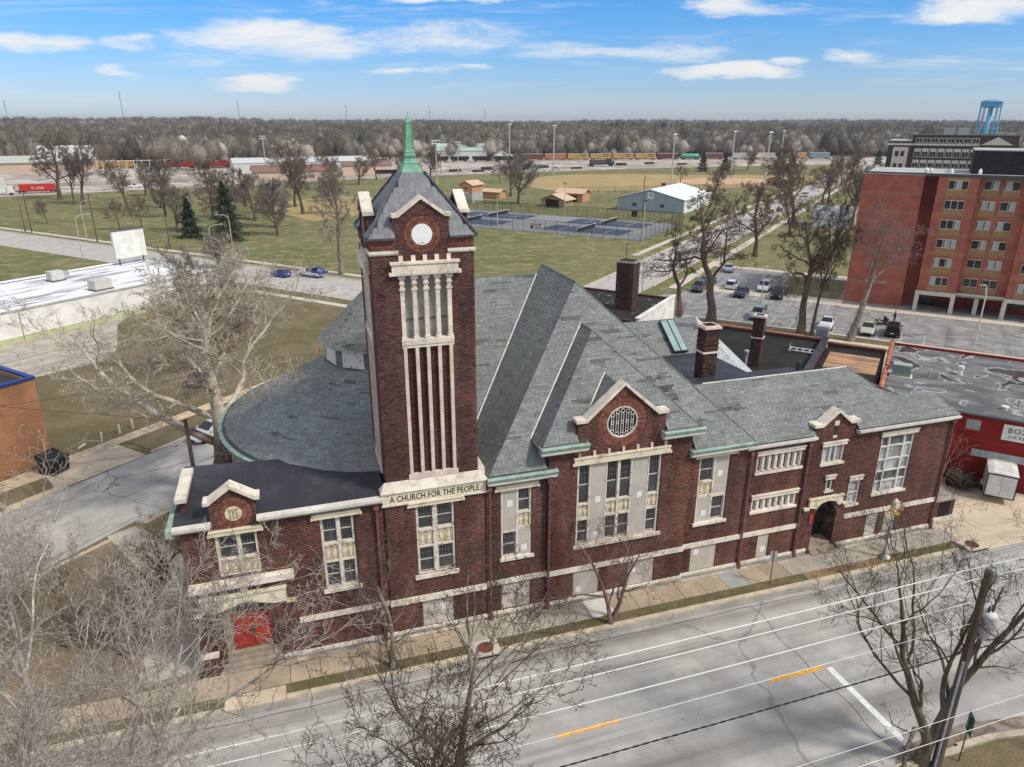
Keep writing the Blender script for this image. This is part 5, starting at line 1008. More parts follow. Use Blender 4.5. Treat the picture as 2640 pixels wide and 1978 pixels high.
# --- black roofed halls behind the church
H1=thing('rear_hall','brick hall with plain black flat roof directly behind the church wing','building',W(56,20),GRZ)
bl('wall',brm,H1,(0,13,0,.3,0,6.1),(0,.3,.3,20.3,0,6.1),(12.7,13,.3,20.3,0,6.3),(.3,12.7,20,20.3,0,6.1)); bl('roof',mat('black_roof',srgb(38,36,36),rough=.9,var=.25,scale=.4,fine=.1),H1,(.3,12.7,.3,20,5.6,5.8)); bl('coping',mat('clay_coping',srgb(150,106,88),var=.2,scale=2),H1,(-.1,13.1,19.9,20.4,6.1,6.25)); bl('divider',membrane,H1,(12.55,13.15,.3,20.3,6.3,6.42))
H2=thing('middle_hall','small hall with patched black roof between the rear hall and gym','building',W(60,6.9),GRZ)
bl('wall',brm,H2,(0,5.3,0,.3,0,5.8),(0,5.3,16.2,16.5,0,5.8)); bl('roof',MATS['black_roof'],H2,(0,5.3,.3,16.2,5.3,5.45)); bl('roof_patch',mat('bare_plywood',srgb(186,140,104),col2=srgb(120,108,100),scale=.8,lo=.5,hi=.56,stretch=(.3,3,1),fine=.2),H2,(.5,5.0,8.8,14.3,5.45,5.48)); bl('coping',MATS['clay_coping'],H2,(0,5.3,16.15,16.6,5.8,5.92))
chq=thing('hall_chimney','tall thin brick chimney on the black roof of the rear hall','chimney',(40.1,52.6,5.8),world=True); chimney('chimney_stack',40.1,52.6,5.8,10.45,.95,.85,chq,rz=GRZ)
b=B(); b.tube([(35.6,47.9,5.5),(35.6,47.9,8.9)],.13,8); b.lathe([(.17,8.85),(.2,8.95),(.2,9.1),(.02,9.2)],10,(35.6,47.9,0)); tag(mk('vent_pipe',b,metalw),'white metal vent pipe rising beside the thin rear chimney','pipe')
RK=thing('roof_rack','white metal folding frame lying on the black hall roof','frame',W(71.5,8.6,5.8),GRZ)
for i in range(5): bl('rung',MATS['vent_white'],RK,(-1.2+i*.6,-1.15+i*.6,-.5,.5,.2,.26))
for y_ in (-.5,.5): bl('rail',MATS['vent_white'],RK,(-1.3,1.3,y_-.04,y_+.04,.2,.28))
bl('leg',MATS['vent_white'],RK,(-1.2,-1.14,-.5,-.44,0,.9)); bl('leg',MATS['vent_white'],RK,(1.1,1.16,.4,.46,0,.25)); 
t=thing('roof_cabinet','pale grey metal cabinet standing on the rear parapet of the hall','cabinet',W(76.6,7.6,5.9),GRZ); bl('casing',metalw,t,(-.6,.6,-.4,.4,0,1.5)); [bl('louvre_slat',leadm,t,(-.5,.5,-.42,-.4,.3+i*.2,.36+i*.2)) for i in range(5)]
AN=thing('white_annex','white walled annex with littered black roof behind the church chimney','building',W(70,40),GRZ)
bl('wall',whitewall,AN,(14.7,15,0,12.3,0,7.3)); bl('wall',brm,AN,(0,15,12.3,12.6,0,7.0),(0,14.7,0,.3,0,7)); bl('roof',mat('littered_roof',srgb(44,42,42),rough=.9,scale=1.6,col2=srgb(150,148,144),lo=.60,hi=.68,fine=.15),AN,(0,14.7,.3,12.3,6.6,6.75)); bl('coping',whitewall,AN,(14.6,15.1,-.1,12.4,7.3,7.42))
chb=thing('boiler_chimney','large square dark brick chimney with stone cap behind the nave roof','chimney',(36.5,72.1,0),world=True); chimney('chimney_stack',36.5,72.1,3,12.15,2.05,1.9,chb,band=False,rz=GRZ)
b=B(); b.tube([(36.3,72.3,12.3),(36.3,72.3,14.2)],.05,6); mk('antenna',b,leadm,chb)
# --- west side buildings (front faces -v)
WB=thing('white_store','long low white building with streaked white roof at the left edge','building',W(10,100),GA)
bl('wall',whitewall,WB,(0,66,0,.3,0,4.0)); bl('wall',whitewall,WB,(65.7,66,.3,20.5,0,4),(0,66,20.5,20.8,0,4)); bl('painted_base',mat('pale_olive_paint',srgb(182,190,148),var=.06),WB,(0,66,-.012,0,0,.75)); bl('roof',whiteroof(),WB,(0,65.7,.3,20.5,3.6,3.8)); bl('parapet_trim',mat('weathered_trim',srgb(168,166,160),var=.15,scale=1),WB,(0,66.05,-.08,.35,4.0,4.18)); bl('roof_ridge_strip',mat('bright_white',srgb(240,240,240)),WB,(0,65.7,9.0,11.2,3.8,3.84)); bl('parapet_trim',MATS['bright_white'],WB,(0,66,20.2,20.9,4.0,4.12))
for x in (35.2,12,58): b=B(); b.tube([(x,-.08,3.9),(x,-.08,.2)],.06,6); mk('downpipe',b,metalw,WB)
for i,(u,v,sx,sy,sz,lb) in enumerate(((58.7,115.8,1.9,1.5,1.5,'far rooftop air handler with side duct on white roof'),(58.6,103.9,2.6,1.8,1.5,'near rooftop air handler box on white roof'))):
    t=thing('air_handler',lb,'air handler',W(u,v,3.84),GA,'air handlers on the white store roof'); bl('casing',mat('ac_beige',srgb(196,194,186),var=.05),t,(-sx/2,sx/2,-sy/2,sy/2,.15,sz)); bl('base',leadm,t,(-sx/2-.1,sx/2+.1,-sy/2-.1,sy/2+.1,0,.15)); bl('duct',metalw,t,(sx/2,sx/2+1.0,-.4,.4,.5,1.2)) if i==0 else None
t=thing('roof_sign','blank white sign board standing at the back of the white store','sign',W(73.6,119.2,0),GA); bl('panel',whitewall,t,(-2.85,2.85,-.25,.25,4.9,9.5)); bl('top_cap',leadm,t,(-2.95,2.95,-.32,.32,9.5,9.62)); bl('post',leadm,t,(-2.3,-2.1,-.1,.1,0,4.9)); bl('post',leadm,t,(2.1,2.3,-.1,.1,0,4.9))
OB=thing('orange_brick_building','orange brick building with blue roof trim at the left edge','building',W(0,60.8),GA)
bl('wall',orangeb,OB,(0,27.4,0,.35,0,7.4)); bl('wall',orangeb,OB,(27.05,27.4,.35,15,0,7.4)); bl('roof',membrane,OB,(0,27.05,.35,15,6.9,7.1)); bl('roof_trim',mat('blue_trim',srgb(42,66,128),rough=.5,var=.06),OB,(-.1,27.5,-.1,.3,7.4,7.62),(27.1,27.5,.3,15,7.4,7.62)); bl('door',darkwood,OB,(20.2,21.4,-.03,0,0,2.3)); b=B(); b.tube([(22.2,-.1,7.4),(22.2,-.1,.2)],.07,6); mk('downpipe',b,mat('white_pipe',srgb(220,220,215)),OB)
DU=thing('dumpster','black dumpster with sagging lid beside the orange brick building','dumpster',W(26.3,58.6,.03),GA+.25)
b=B(); b.add([(-.75,-.75,.12),(.75,-.75,.12),(.75,.75,.12),(-.75,.75,.12),(-.9,-.8,1.25),(.9,-.8,1.25),(.9,.8,1.6),(-.9,.8,1.6)],[(0,3,2,1),(0,1,5,4),(1,2,6,5),(2,3,7,6),(3,0,4,7)]); mk('bin',b,mat('black_steel',srgb(34,34,36),rough=.6,var=.3,scale=3),DU); b=B(); b.add([(-.92,-.85,1.27),(.92,-.85,1.27),(.92,.82,1.63),(-.92,.82,1.63),(-.92,-.85,1.31),(.92,-.85,1.31),(.92,.82,1.67),(-.92,.82,1.67)],[(0,3,2,1),(4,5,6,7),(0,1,5,4),(1,2,6,5),(3,0,4,7)]); mk('lid',b,MATS['black_steel'],DU); [bl('rib',MATS['black_steel'],DU,(x-.05,x+.05,-.86,-.72,.15,1.2)) for x in (-.6,0,.6)]
for i,(u,v) in enumerate(((31.7,61.0),(33.6,61.3),(34.9,61.3))):
    b=B(); b.lathe([(.11,0),(.11,.82),(.08,.9),(.01,.92)],10); o=tag(mk('bollard',b,mat('pale_post',srgb(200,196,184),var=.1)),['leaning pale bollard nearest the orange brick building','middle of three pale bollards by the side walk','farthest of three pale bollards by the side walk'][i],'bollard','bollards along the side walk'); o.location=W(u,v,.02); o.rotation_euler=((.0,.12,0),(0,0.03,0),(.04,0,0))[i]
b=B(); b.tube([(-.5,0,.11),(.45,0,.11)],.11,10); o=tag(mk('bollard',b,MATS['pale_post']),'pale bollard lying fallen on the grass by the side walk','bollard','bollards along the side walk'); o.location=W(30.1,61.3,.02); o.rotation_euler=(0,0,1.2)
# --- park pavilion, shelters, press box
PV=thing('metal_pavilion','grey blue metal pavilion with white roof and emblem board by courts','building',W(222,89),GRZ)
sid=mat('grey_blue_siding',srgb(150,162,172),rough=.6,var=.08,scale=.4,stretch=(8,1,.2)); wsid=mat('white_siding',srgb(220,222,222),rough=.6,var=.06); wroof=mat('white_metal_roof',srgb(226,234,236),rough=.45,var=.05,scale=.2)
b=B(); b.prism([(0,0,0),(22,0,0),(22,0,4.0),(11,0,6.7),(0,0,4.0)],(0,.2,0)); mk('gable_wall',b,sid,PV); bl('side_wall',wsid,PV,(21.8,22,.2,29,0,4)); bl('side_wall',wsid,PV,(0,.2,.2,29,0,4)); b=B(); b.prism([(0,29,0),(22,29,0),(22,29,4.0),(11,29,6.7),(0,29,4.0)],(0,.2,0)); mk('gable_wall',b,sid,PV)
for s in (0,1): b=B(); b.prism([(11,-.4,6.78),(-.4 if s==0 else 22.4,-.4,3.98),(-.4 if s==0 else 22.4,-.4,4.1),(11,-.4,6.92)],(0,30,0)); mk('roof',b,wroof,PV)
for x in (5.4,6.1,14.6,15.3): f=bl('window',mat('dark_trim',(.03,.03,.03)),PV,(x-.27,x+.27,-.06,0,1.5,2.5)); bl('pane',darkgl,f,(x-.2,x+.2,-.08,-.06,1.58,2.42))
for i in range(9): bl('side_window',darkgl,PV,(22,22.05,5+i*1.7,5.9+i*1.7,2.7,3.5))
lg=bl('emblem_board',mat('sign_white',(.7,.7,.7)),PV,(10,12,-.08,-.02,3.9,5.9)); b=B(); F0=FR((0,-.08,0),(1,0,0),(0,-1,0))
F0.poly(b,[(10.6,5.15),(10.7,5.35),(11.0,5.45),(11.3,5.3),(11.42,5.0),(11.38,4.5),(11.3,4.3),(11.2,4.5),(11.2,4.85),(11.1,5.05),(10.9,5.1)],0,.01); mk('emblem',b,darkwood,lg); b=B(); F0.poly(b,circ(10.7,4.75,.09,8),0,.01); mk('emblem_dot',b,darkwood,lg)
tanroof=mat('tan_shingle_roof',srgb(206,176,150),rough=.9,var=.1,scale=1); stonew=mat('tan_block',srgb(168,142,116),var=.15,scale=2)
def gable(name,label,cat,loc,rz,w_,d,h,hr,wm,rm,ov=.5,open_front=None,win=(),group=None,axis='y',door=None):
    t=thing(name,label,cat,loc,rz,group)
    if axis=='y':
        for yy in (0,d-.2):
            if open_front and yy==0: bl('wall',wm,t,(0,open_front[0],0,.2,0,h)); bl('wall',wm,t,(open_front[1],w_,0,.2,0,h)); b=B(); b.prism([(0,0,h),(w_,0,h),(w_/2,0,hr)],(0,.2,0)); mk('gable',b,wm,t)
            else: b=B(); b.prism([(0,yy,0),(w_,yy,0),(w_,yy,h),(w_/2,yy,hr),(0,yy,h)],(0,.2,0)); mk('gable_wall',b,wm,t)
        bl('wall',wm,t,(0,.2,.2,d-.2,0,h)); bl('wall',wm,t,(w_-.2,w_,.2,d-.2,0,h)); k=(hr-h)/(w_/2)
        for s in (-1,1): xe=w_/2+s*(w_/2+ov); b=B(); b.prism([(w_/2,-ov,hr+.02),(xe,-ov,h-ov*k+.02),(xe,-ov,h-ov*k+.17),(w_/2,-ov,hr+.18)],(0,d+2*ov,0)); mk('roof',b,rm,t)
    else:
        for xx in (0,w_-.2): b=B(); b.prism([(xx,0,0),(xx,d,0),(xx,d,h),(xx,d/2,hr),(xx,0,h)],(.2,0,0)); mk('gable_wall',b,wm,t)
        bl('wall',wm,t,(.2,w_-.2,0,.2,0,h)); bl('wall',wm,t,(.2,w_-.2,d-.2,d,0,h)); k=(hr-h)/(d/2)
        for s in (-1,1): ye=d/2+s*(d/2+ov); b=B(); b.prism([(-ov,d/2,hr+.02),(-ov,ye,h-ov*k+.02),(-ov,ye,h-ov*k+.17),(-ov,d/2,hr+.18)],(w_+2*ov,0,0)); mk('roof',b,rm,t)
    for (x0,x1,z0,z1) in win: f=bl('window',paleframe,t,(x0-.12,x1+.12,-.05,0,z0-.12,z1+.12)); bl('pane',darkgl,f,(x0,x1,-.08,-.05,z0,z1))
    if door: bl('door',darkgl,t,(door[0],door[1],-.04,0,0,door[2]))
    return t
gable('picnic_shelter','tan roofed picnic shelter with dark open front beyond tennis courts','shelter',W(217.4,114.5),GRZ,8.5,6.5,2.6,4.2,stonew,tanroof,.9,(1.5,6.5))
gable('concession_hut','orange walled hut with tan roof behind the picnic shelter','hut',W(236,118),GRZ,10,6,3.2,4.3,mat('orange_wall',srgb(192,144,108),var=.1),tanroof,.8,axis='x',door=(5,8,2.2))
t=gable('press_box','two level press box with orange upper floor and grey base','press box',W(216.5,147),GRZ,5.2,7,6.0,7.2,MATS['orange_wall'],tanroof,.6,win=((2.0,3.2,4.5,5.2),)); bl('base',mat('grey_block',srgb(176,174,170),var=.08),t,(-.03,5.23,-.03,7.03,0,3.3)); bl('banner',mat('white_banner',srgb(226,222,218)),t,(.4,3.6,-.06,-.03,2.9,3.5))
gable('dugout_hut','long tan roofed dugout left of the press box','hut',W(232,156),GRZ,16,5,2.4,3.2,MATS['orange_wall'],tanroof,.6,axis='x')
gable('pink_hut','small pink brick hut by the avenue past the pavilion','hut',W(342,67),GRZ,9,7,2.6,4.2,mat('pink_brick',srgb(176,124,116),var=.15,scale=1),tanroof,.7,door=(3.5,5.2,2.1),win=((1,2.2,1.2,2),(6.6,7.8,1.2,2)))
gable('grey_house','pale grey roofed house among trees beside the flats lawn','house',W(212,28),GRZ,10,8,2.6,5.2,wsid,mat('pale_grey_roof',srgb(176,178,182),var=.08),.5,axis='x')
# --- far side of the railway
gable('warehouse','long white warehouse behind the two evergreens','warehouse',(-22,408,0),.12,75,26,6.6,8.6,mat('offwhite_metal',srgb(206,206,202),var=.06),mat('pale_roof',srgb(196,198,198),var=.05),.3,axis='x')
gable('brown_roof_house','tan house with brown hip roof in front of the white warehouse','house',(-12,376,0),.08,40,14,4.2,6.8,mat('tan_siding',srgb(196,176,156),var=.06),mat('brown_roof',srgb(132,104,94),var=.08),.6,axis='x')
gable('peach_shed','peach walled shed with brown roof left of the tower','shed',(32,400,0),-.05,26,12,5,6.4,mat('peach_wall',srgb(216,188,166),var=.05),MATS['brown_roof'],.4,axis='x')
gable('depot','long low tan depot with pale roof at the far left edge','depot',(-175,470,0),.1,75,24,5.6,8.6,MATS['tan_siding'],mat('sage_roof',srgb(178,182,174),var=.05),.8,axis='x')
gable('green_roof_shed','pale green roofed shed behind the black rail cars','shed',(112,536,0),-.2,36,20,7,11.5,MATS['offwhite_metal'],mat('pale_green_roof',srgb(172,192,184),var=.05),.4,axis='x')
t=gable('white_mill','tall white mill building behind the big bare park tree','mill',(-128,478,0),.1,26,18,13,14,mat('chalk_wall',srgb(220,220,218),var=.05),MATS['pale_roof'],.2,axis='x')
for i,(x,y,lab) in enumerate(((-95.5,609,'left one of two tall pale grain silos'),(-65.5,600,'right one of two tall pale grain silos'))):
    t=thing('grain_silo',lab,'silo',(x,y,0),group='grain silos by the railway'); b=B(); b.lathe([(3.2,0),(3.2,15.0),(1.4,17.0),(.5,17.3)],20); mk('silo_body',b,mat('silo_white',srgb(214,214,212),var=.08),t,True); b=B(); b.tube([(3.4,0,0),(3.4,0,17.2)],.3,6); mk('ladder_tube',b,leadm,t)
for i,(x,y,rz,lab) in enumerate(((-77,540,.2,'white gabled house between the two silos'),(150,520,-.3,'small white church like house in the woods, left of the light pole'),(-122,560,.3,'white shed with dark roof right of the mill'),(268,560,-.4,'grey house half hidden in woods right of the yellow boxcars'),(140,590,.1,'white house high among the woods above the green roofed shed'),(4,640,.2,'pale house deep in the woods left of the spire'))):
    gable('distant_house',lab,'house',(x,y,2 if i==4 else 0),rz,11,9,7 if i==4 else 4,11 if i==4 else 7,MATS['chalk_wall'],MATS['pale_grey_roof'],.4)
# ---------------------------------------------------------------- vehicles
tyre=mat('tyre_rubber',(.02,.02,.02),rough=.9); rimm=mat('alloy_rim',srgb(150,150,152),rough=.4,metal=.5); cglass=mat('car_glass',(.02,.024,.028),rough=.08,var=.1,spec=.6); lampw=mat('headlamp',srgb(220,222,222),rough=.15,spec=.6); lampr=mat('tail_lamp',srgb(150,22,20),rough=.25); plate=mat('number_plate',srgb(210,210,206)); blkt=mat('black_trim',(.02,.02,.022),rough=.6)
def paint(name,c,rough=.25): return mat('car_paint_'+name,c,rough=rough,var=.03,spec=.5)
# stations: (x, half width, sill z, belt z, top z, top half width)
SED=[(-2.3,.70,.42,.70,.72,.60),(-2.15,.84,.25,.86,.93,.72),(-1.45,.89,.22,.92,1.0,.74),(-.95,.90,.22,.93,1.38,.60),(.15,.90,.22,.92,1.43,.60),(.95,.90,.22,.90,.98,.74),(1.75,.87,.25,.80,.86,.70),(2.2,.78,.32,.62,.68,.60),(2.32,.66,.42,.56,.58,.52)]
SUV=[(-2.25,.78,.45,.95,1.0,.7),(-2.15,.90,.32,1.02,1.52,.68),(-1.9,.92,.3,1.05,1.68,.68),(-.6,.93,.3,1.05,1.74,.68),(.35,.93,.3,1.04,1.68,.68),(1.05,.92,.3,1.02,1.10,.78),(1.85,.90,.32,.95,1.0,.74),(2.2,.82,.4,.78,.84,.66),(2.3,.7,.48,.66,.7,.58)]
HAT=[(-1.98,.74,.45,.85,.9,.66),(-1.88,.85,.28,.92,1.25,.64),(-1.5,.88,.25,.95,1.46,.62),(-.3,.88,.25,.94,1.5,.62),(.4,.88,.25,.92,1.42,.62),(1.05,.88,.25,.88,.96,.72),(1.7,.84,.28,.78,.84,.68),(2.02,.7,.4,.6,.64,.56)]
def car(label,kind,col_,st=SED,pick=False,cab=None):
    t=thing(kind,label,{'pickup':'pickup truck','minivan':'van'}.get(kind,'car')); body=B(); gl={}
    secs=[]
    for (x,w_,zs,zb,zt,tw_) in st: secs.append([(x,-w_*.94,zs),(x,-w_,(zs+zb)/2),(x,-w_*.97,zb),(x,-tw_,zt),(x,tw_,zt),(x,w_*.97,zb),(x,w_,(zs+zb)/2),(x,w_*.94,zs)])
    for i in range(len(secs)-1):
        A_,C_=secs[i],secs[i+1]; ha,hc=st[i][4]-st[i][3],st[i+1][4]-st[i+1][3]
        for j in range(7):
            q=[A_[j],C_[j],C_[j+1],A_[j+1]]; nm=None
            if j in (2,4) and (ha>.25 and hc>.25): nm='side_window'
            if j==3 and abs(st[i][4]-st[i+1][4])>.2 and max(ha,hc)>.3: nm='windshield' if st[i+1][0]>0 else 'rear_window'
            if nm: gl.setdefault((nm,j),[]).append(q)
            else: body.add(q,[(0,3,2,1)])
        body.add([A_[0],C_[0],C_[7],A_[7]],[(0,1,2,3)])
    body.add(secs[0],[tuple(range(8))]); body.add(secs[-1],[tuple(range(7,-1,-1))])
    if cab: gl={}
    mk('body',body,col_,t,smooth=False)
    for (nm,j),qs in gl.items():
        b=B()
        for q in qs: b.add(q,[(0,3,2,1)])
        mk(nm,b,cglass,t)
    L=st[-1][0]; wx=L*.62
    for x in (-wx*1.02,wx*1.02):
        for s in (-1,1):
            b=B(); y=s*(st[3][1]-.1); b.tube([(x,y-s*.1,.33),(x,y+s*.11,.33)],.33,14); o=mk('wheel',b,tyre,t); b=B(); b.tube([(x,y+s*.10,.33),(x,y+s*.125,.33)],.2,12); mk('rim',b,rimm,o)
    f,r=st[-2],st[1]
    for s in (-1,1):
        b=B(); b.box(f[0]-.02,f[0]+.1,min(s*.45,s*.74),max(s*.45,s*.74),f[3]-.16,f[3]-.02); mk('headlight',b,lampw,t)
        b=B(); b.box(r[0]-.09,r[0]+.03,min(s*.55,s*.84),max(s*.55,s*.84),r[3]-.3,r[3]-.06); mk('tail_light',b,lampr,t)
        b=B(); xm=.72; b.box(xm,xm+.16,min(s*.88,s*1.06),max(s*.88,s*1.06),st[4][3]-.02,st[4][3]+.12); mk('mirror',b,col_,t)
    b=B(); b.box(st[0][0]-.03,st[0][0]+.05,-.26,.26,.58,.7); mk('number_plate',b,plate,t); b=B(); b.box(f[0]+.02,st[-1][0]+.02,-.45,.45,.34,.5); mk('grille',b,blkt,t)
    return t
def put(t,u,v,d=0,z=.025): t.location=W(u,v,z); t.rotation_euler=(0,0,GA+d); return t
PI=math.pi
put(car('dark grey crossover in the first bay of the row near the avenue','car',paint('graphite',srgb(56,58,62)),SUV),118.6,32.0,PI)
put(car('dark green grey crossover nose to nose with the graphite one','car',paint('slate',srgb(70,74,76)),SUV),124.3,32.0,0)
put(car('small white hatchback seen from its tail in the far row','car',paint('white',srgb(226,228,230)),HAT),123.4,27.6,0)
put(car('dark navy sedan in the near row of the parking lot','car',paint('navy',srgb(34,40,58)),SED),118.3,24.9,PI)
put(car('white crossover with roof rails facing the camera in the far row','car',paint('pearl',srgb(214,216,218)),SUV),124.2,22.4,PI)
def pickup(label,col_,bedc=None,kind='pickup'):
    st=[(-2.75,.9,.45,.95,.97,.86),(-2.7,.95,.42,1.0,1.02,.9),(-.75,.95,.4,1.0,1.02,.9),(-.7,.95,.4,1.08,1.75,.72),(.45,.95,.4,1.08,1.78,.72),(1.15,.95,.4,1.06,1.14,.8),(2.3,.93,.42,1.0,1.06,.78),(2.6,.86,.5,.85,.9,.7),(2.68,.75,.55,.8,.82,.6)]
    t=car(label,kind,col_,st); b=B(); b.box(-2.62,-.85,-.75,.75,1.02,1.035); mk('truck_bed',b,bedc or blkt,t); 
    for q in ((-2.72,-.8,-.92,-.76,1.0,1.12),(-2.72,-.8,.76,.92,1.0,1.12),(-2.76,-2.64,-.76,.76,1.0,1.12)): bl('bed_rail',col_,t,q)
    return t
put(pickup('black pickup truck with open bed in the near row',paint('black',srgb(28,28,30))),120.4,19.4,PI)
put(car('silver grey crossover alone in the bay row by the grass verge','car',paint('silver',srgb(132,140,146)),SUV),105.2,19.4,PI)
put(car('white sedan facing the flats side beside a tree trunk','car',paint('ivory',srgb(222,222,218)),SED),105.0,10.0,PI)
put(car('champagne sedan facing camera between two bare trees','car',paint('champagne',srgb(190,184,170)),SED),104.8,4.8,PI)
put(car('black crossover parked next to the champagne sedan','car',paint('jet',srgb(24,24,27)),SUV),105.6,1.8,0)
put(car('pale blue sedan at the far corner of the parking lot','car',paint('skyblue',srgb(150,166,180)),SED),138.2,32.0,-PI/2*0+.2)
put(car('bright blue hatchback on the park street behind the tow truck','car',paint('blue',srgb(44,78,170)),HAT),91.3,102.4,PI/2)
put(car('white sedan parked on the side street behind the sycamore','car',paint('offwhite',srgb(212,214,216)),SED),37.6,53.4,PI)
put(car('second white sedan parked behind the sycamore nearer the church','car',paint('milk',srgb(206,210,214)),SED),43.2,53.4,PI)
put(car('white van driving far up the avenue','minivan',paint('vanwhite',srgb(228,228,226)),SUV),297,43,PI)
put(car('dark sedan under bare twigs in the west lot','car',paint('smoke',srgb(78,78,82)),SED),46.5,66.5,.4)
TT=put(pickup('white tow truck with blue deck on the park street','' and None or paint('towwhite',srgb(224,226,226)),paint('towblue',srgb(36,52,140)),'tow_truck'),94.2,97.6,PI/2); TT['category']='tow truck'
bl('blue_deck',MATS['car_paint_towblue'],TT,(-3.4,-.85,-.95,.95,.95,1.2)); b=B(); b.tube([(-1.2,0,1.2),(-2.0,0,1.9),(-3.6,0,1.3)],.12,6); mk('boom',b,MATS['car_paint_towblue'],TT); bl('light_bar',lampr,TT,(-.4,-.1,-.6,.6,1.78,1.92))
# cargo trailer and the loaded cart beside it
CT=thing('cargo_trailer','white enclosed cargo trailer parked in front of the red gym','trailer',W(60.6,-8.0,.02),GA)
trw=mat('trailer_white',srgb(222,222,218),rough=.5,var=.05,scale=.8,col2=srgb(200,198,190)); b=B(); b.box(-1.6,1.6,-.95,.95,.5,2.35); mk('box_body',b,trw,CT); b=B(); b.add([(-1.62,-.97,2.35),(1.62,-.97,2.35),(1.62,.97,2.35),(-1.62,.97,2.35),(-1.55,-.6,2.47),(1.55,-.6,2.47),(1.55,.6,2.47),(-1.55,.6,2.47)],[(4,5,6,7),(0,1,5,4),(1,2,6,5),(2,3,7,6),(3,0,4,7)]); mk('roof',b,trw,CT)
for y0,y1 in ((-.9,-.02),(.02,.9)): bl('rear_door',trw,CT,(-1.64,-1.6,y0,y1,.56,2.25))
for q in ((-1.66,-1.6,-.98,-.9,.5,2.36),(-1.66,-1.6,.9,.98,.5,2.36),(-1.66,-1.6,-.9,.9,2.26,2.36),(-1.66,-1.6,-.9,.9,.48,.56)): bl('door_frame',blkt,CT,q)
for y in (-1,1): b=B(); b.tube([(.2,y*.9,.32),(.2,y*1.08,.32)],.32,14); mk('wheel',b,tyre,CT); bl('mudguard',trw,CT,(-.25,.65,min(y*.95,y*1.12),max(y*.95,y*1.12),.66,.72))
b=B(); b.tube([(1.6,.5,.45),(2.6,0,.45)],.05,5); b.tube([(1.6,-.5,.45),(2.6,0,.45)],.05,5); mk('tow_bar',b,blkt,CT)
UC=thing('utility_cart','dark two wheeled cart heaped with cut branches beside the white trailer','cart',W(60.7,-5.6,.02),GA+.5); bl('deck',blkt,UC,(-1.2,1.2,-.7,.7,.5,.6)); [bl('side_board',brm,UC,q) for q in ((-1.2,1.2,-.75,-.7,.6,.95),(-1.2,1.2,.7,.75,.6,.95))]
for y in (-1,1): b=B(); b.tube([(0,y*.78,.33),(0,y*.98,.33)],.33,14); mk('wheel',b,tyre,UC)
b=B()
for i in range(60):
    a=Vector((RN.uniform(-1.1,1.1),RN.uniform(-.6,.6),.6)); e=a+Vector((RN.gauss(0,.6),RN.gauss(0,.5),RN.uniform(.2,.8))); b.tube([a,(a+e)/2+Vector((0,0,.1)),e],[.03,.02,.008],4,False)
o=mk('branch_heap',b,mat('cut_branch',srgb(120,108,98),var=.2,rnd=.1),UC); o['kind']='stuff'
BX=thing('cellar_entry','low dark brick cellar entrance box at the right end of church','structure',(42.6,33.5,0)); bl('wall',brm,BX,(-.3,1.6,0,1.6,0,1.45)); bl('roof',foundation,BX,(-.4,1.7,-.1,1.7,1.45,1.57)); bl('hatch',darkwood,BX,(.2,1.2,-.03,0,.1,1.3)); bl('step',stone,BX,(-.4,1.7,-.3,0,0,.15))
# ---------------------------------------------------------------- railway
def rt(p0,p1,t): return (p0[0]+(p1[0]-p0[0])*t,p0[1]+(p1[1]-p0[1])*t)
def bogies(t,L):
    for x in (-L/2+2,L/2-2):
        o=bl('bogie',blkt,t,(x-1.2,x+1.2,-1.0,1.0,.5,.95))
        for dx in (-.8,.8):
            b=B(); b.tube([(x+dx,-.95,.65),(x+dx,.95,.65)],.42,10); mk('wheelset',b,leadm,o)
def boxcar(label,c,logo=True,L=15.5):
    t=thing('boxcar',label,'rail car',group='boxcars on the far track'); m=mat('rail_'+'%02d%02d%02d'%tuple(int(x*99) for x in c),c,rough=.8,var=.18,scale=.4,fine=.1); bl('body',m,t,(-L/2,L/2,-1.5,1.5,1.15,4.5)); b=B(); b.prism([(-L/2,-1.55,4.5),(-L/2,1.55,4.5),(-L/2,0,4.75)],(L,0,0)); mk('roof',b,metalw,t); bl('underframe',blkt,t,(-L/2,L/2,-1.2,1.2,.85,1.15)); bl('sliding_door',m,t,(-1.6,1.6,-1.6,-1.5,1.2,4.4))
    if logo: bl('emblem_panel',blkt,t,(2.2,5.4,-1.56,-1.5,2.3,4.2)); bl('emblem_mark',plate,t,(2.9,4.6,-1.58,-1.56,2.9,3.5))
    for i in range(8): x=-L/2+.4+i*(L-.8)/7; bl('rib',m,t,(x-.08,x+.08,-1.58,-1.5,1.2,4.4))
    bogies(t,L); return t
ra=math.atan2(-121,580); P0,PE=Vector((-160,585,0)),Vector((420,464,0)); dv=(PE-P0).normalized()
def on(x): k=(x-P0.x)/dv.x; return P0+dv*k
cols=[('weathered maroon boxcar at the head of the far row',(.16,.06,.05),False),('orange graffiti boxcar second in the far row',(.40,.17,.08),False),('yellow boxcar with black emblem, leftmost of four',(.46,.29,.09),True),('yellow boxcar with black emblem, second of four',(.46,.29,.09),True),('yellow boxcar with black emblem, third of four',(.46,.29,.09),True),('yellow boxcar with black emblem, rightmost of four',(.46,.29,.09),True),('dark red boxcar right of the yellow row',(.14,.04,.045),False),('brown boxcar beyond the green tank car',(.17,.07,.055),False),('pale grey boxcar farther right on the far track',(.45,.45,.44),False),('cream boxcar near the school side',(.5,.45,.36),False),('yellow orange boxcar at the far right end',(.45,.27,.1),False),('blue grey boxcar last on the far track',(.2,.25,.32),False)]
xs_=[178,194.5,211,227.5,244,260.5,277,311,334,351,375,393]
for x,(lb,c,lg_) in zip(xs_,cols): t=boxcar(lb,c,lg_); p=on(x); t.location=(p.x,p.y,.2); t.rotation_euler=(0,0,ra)
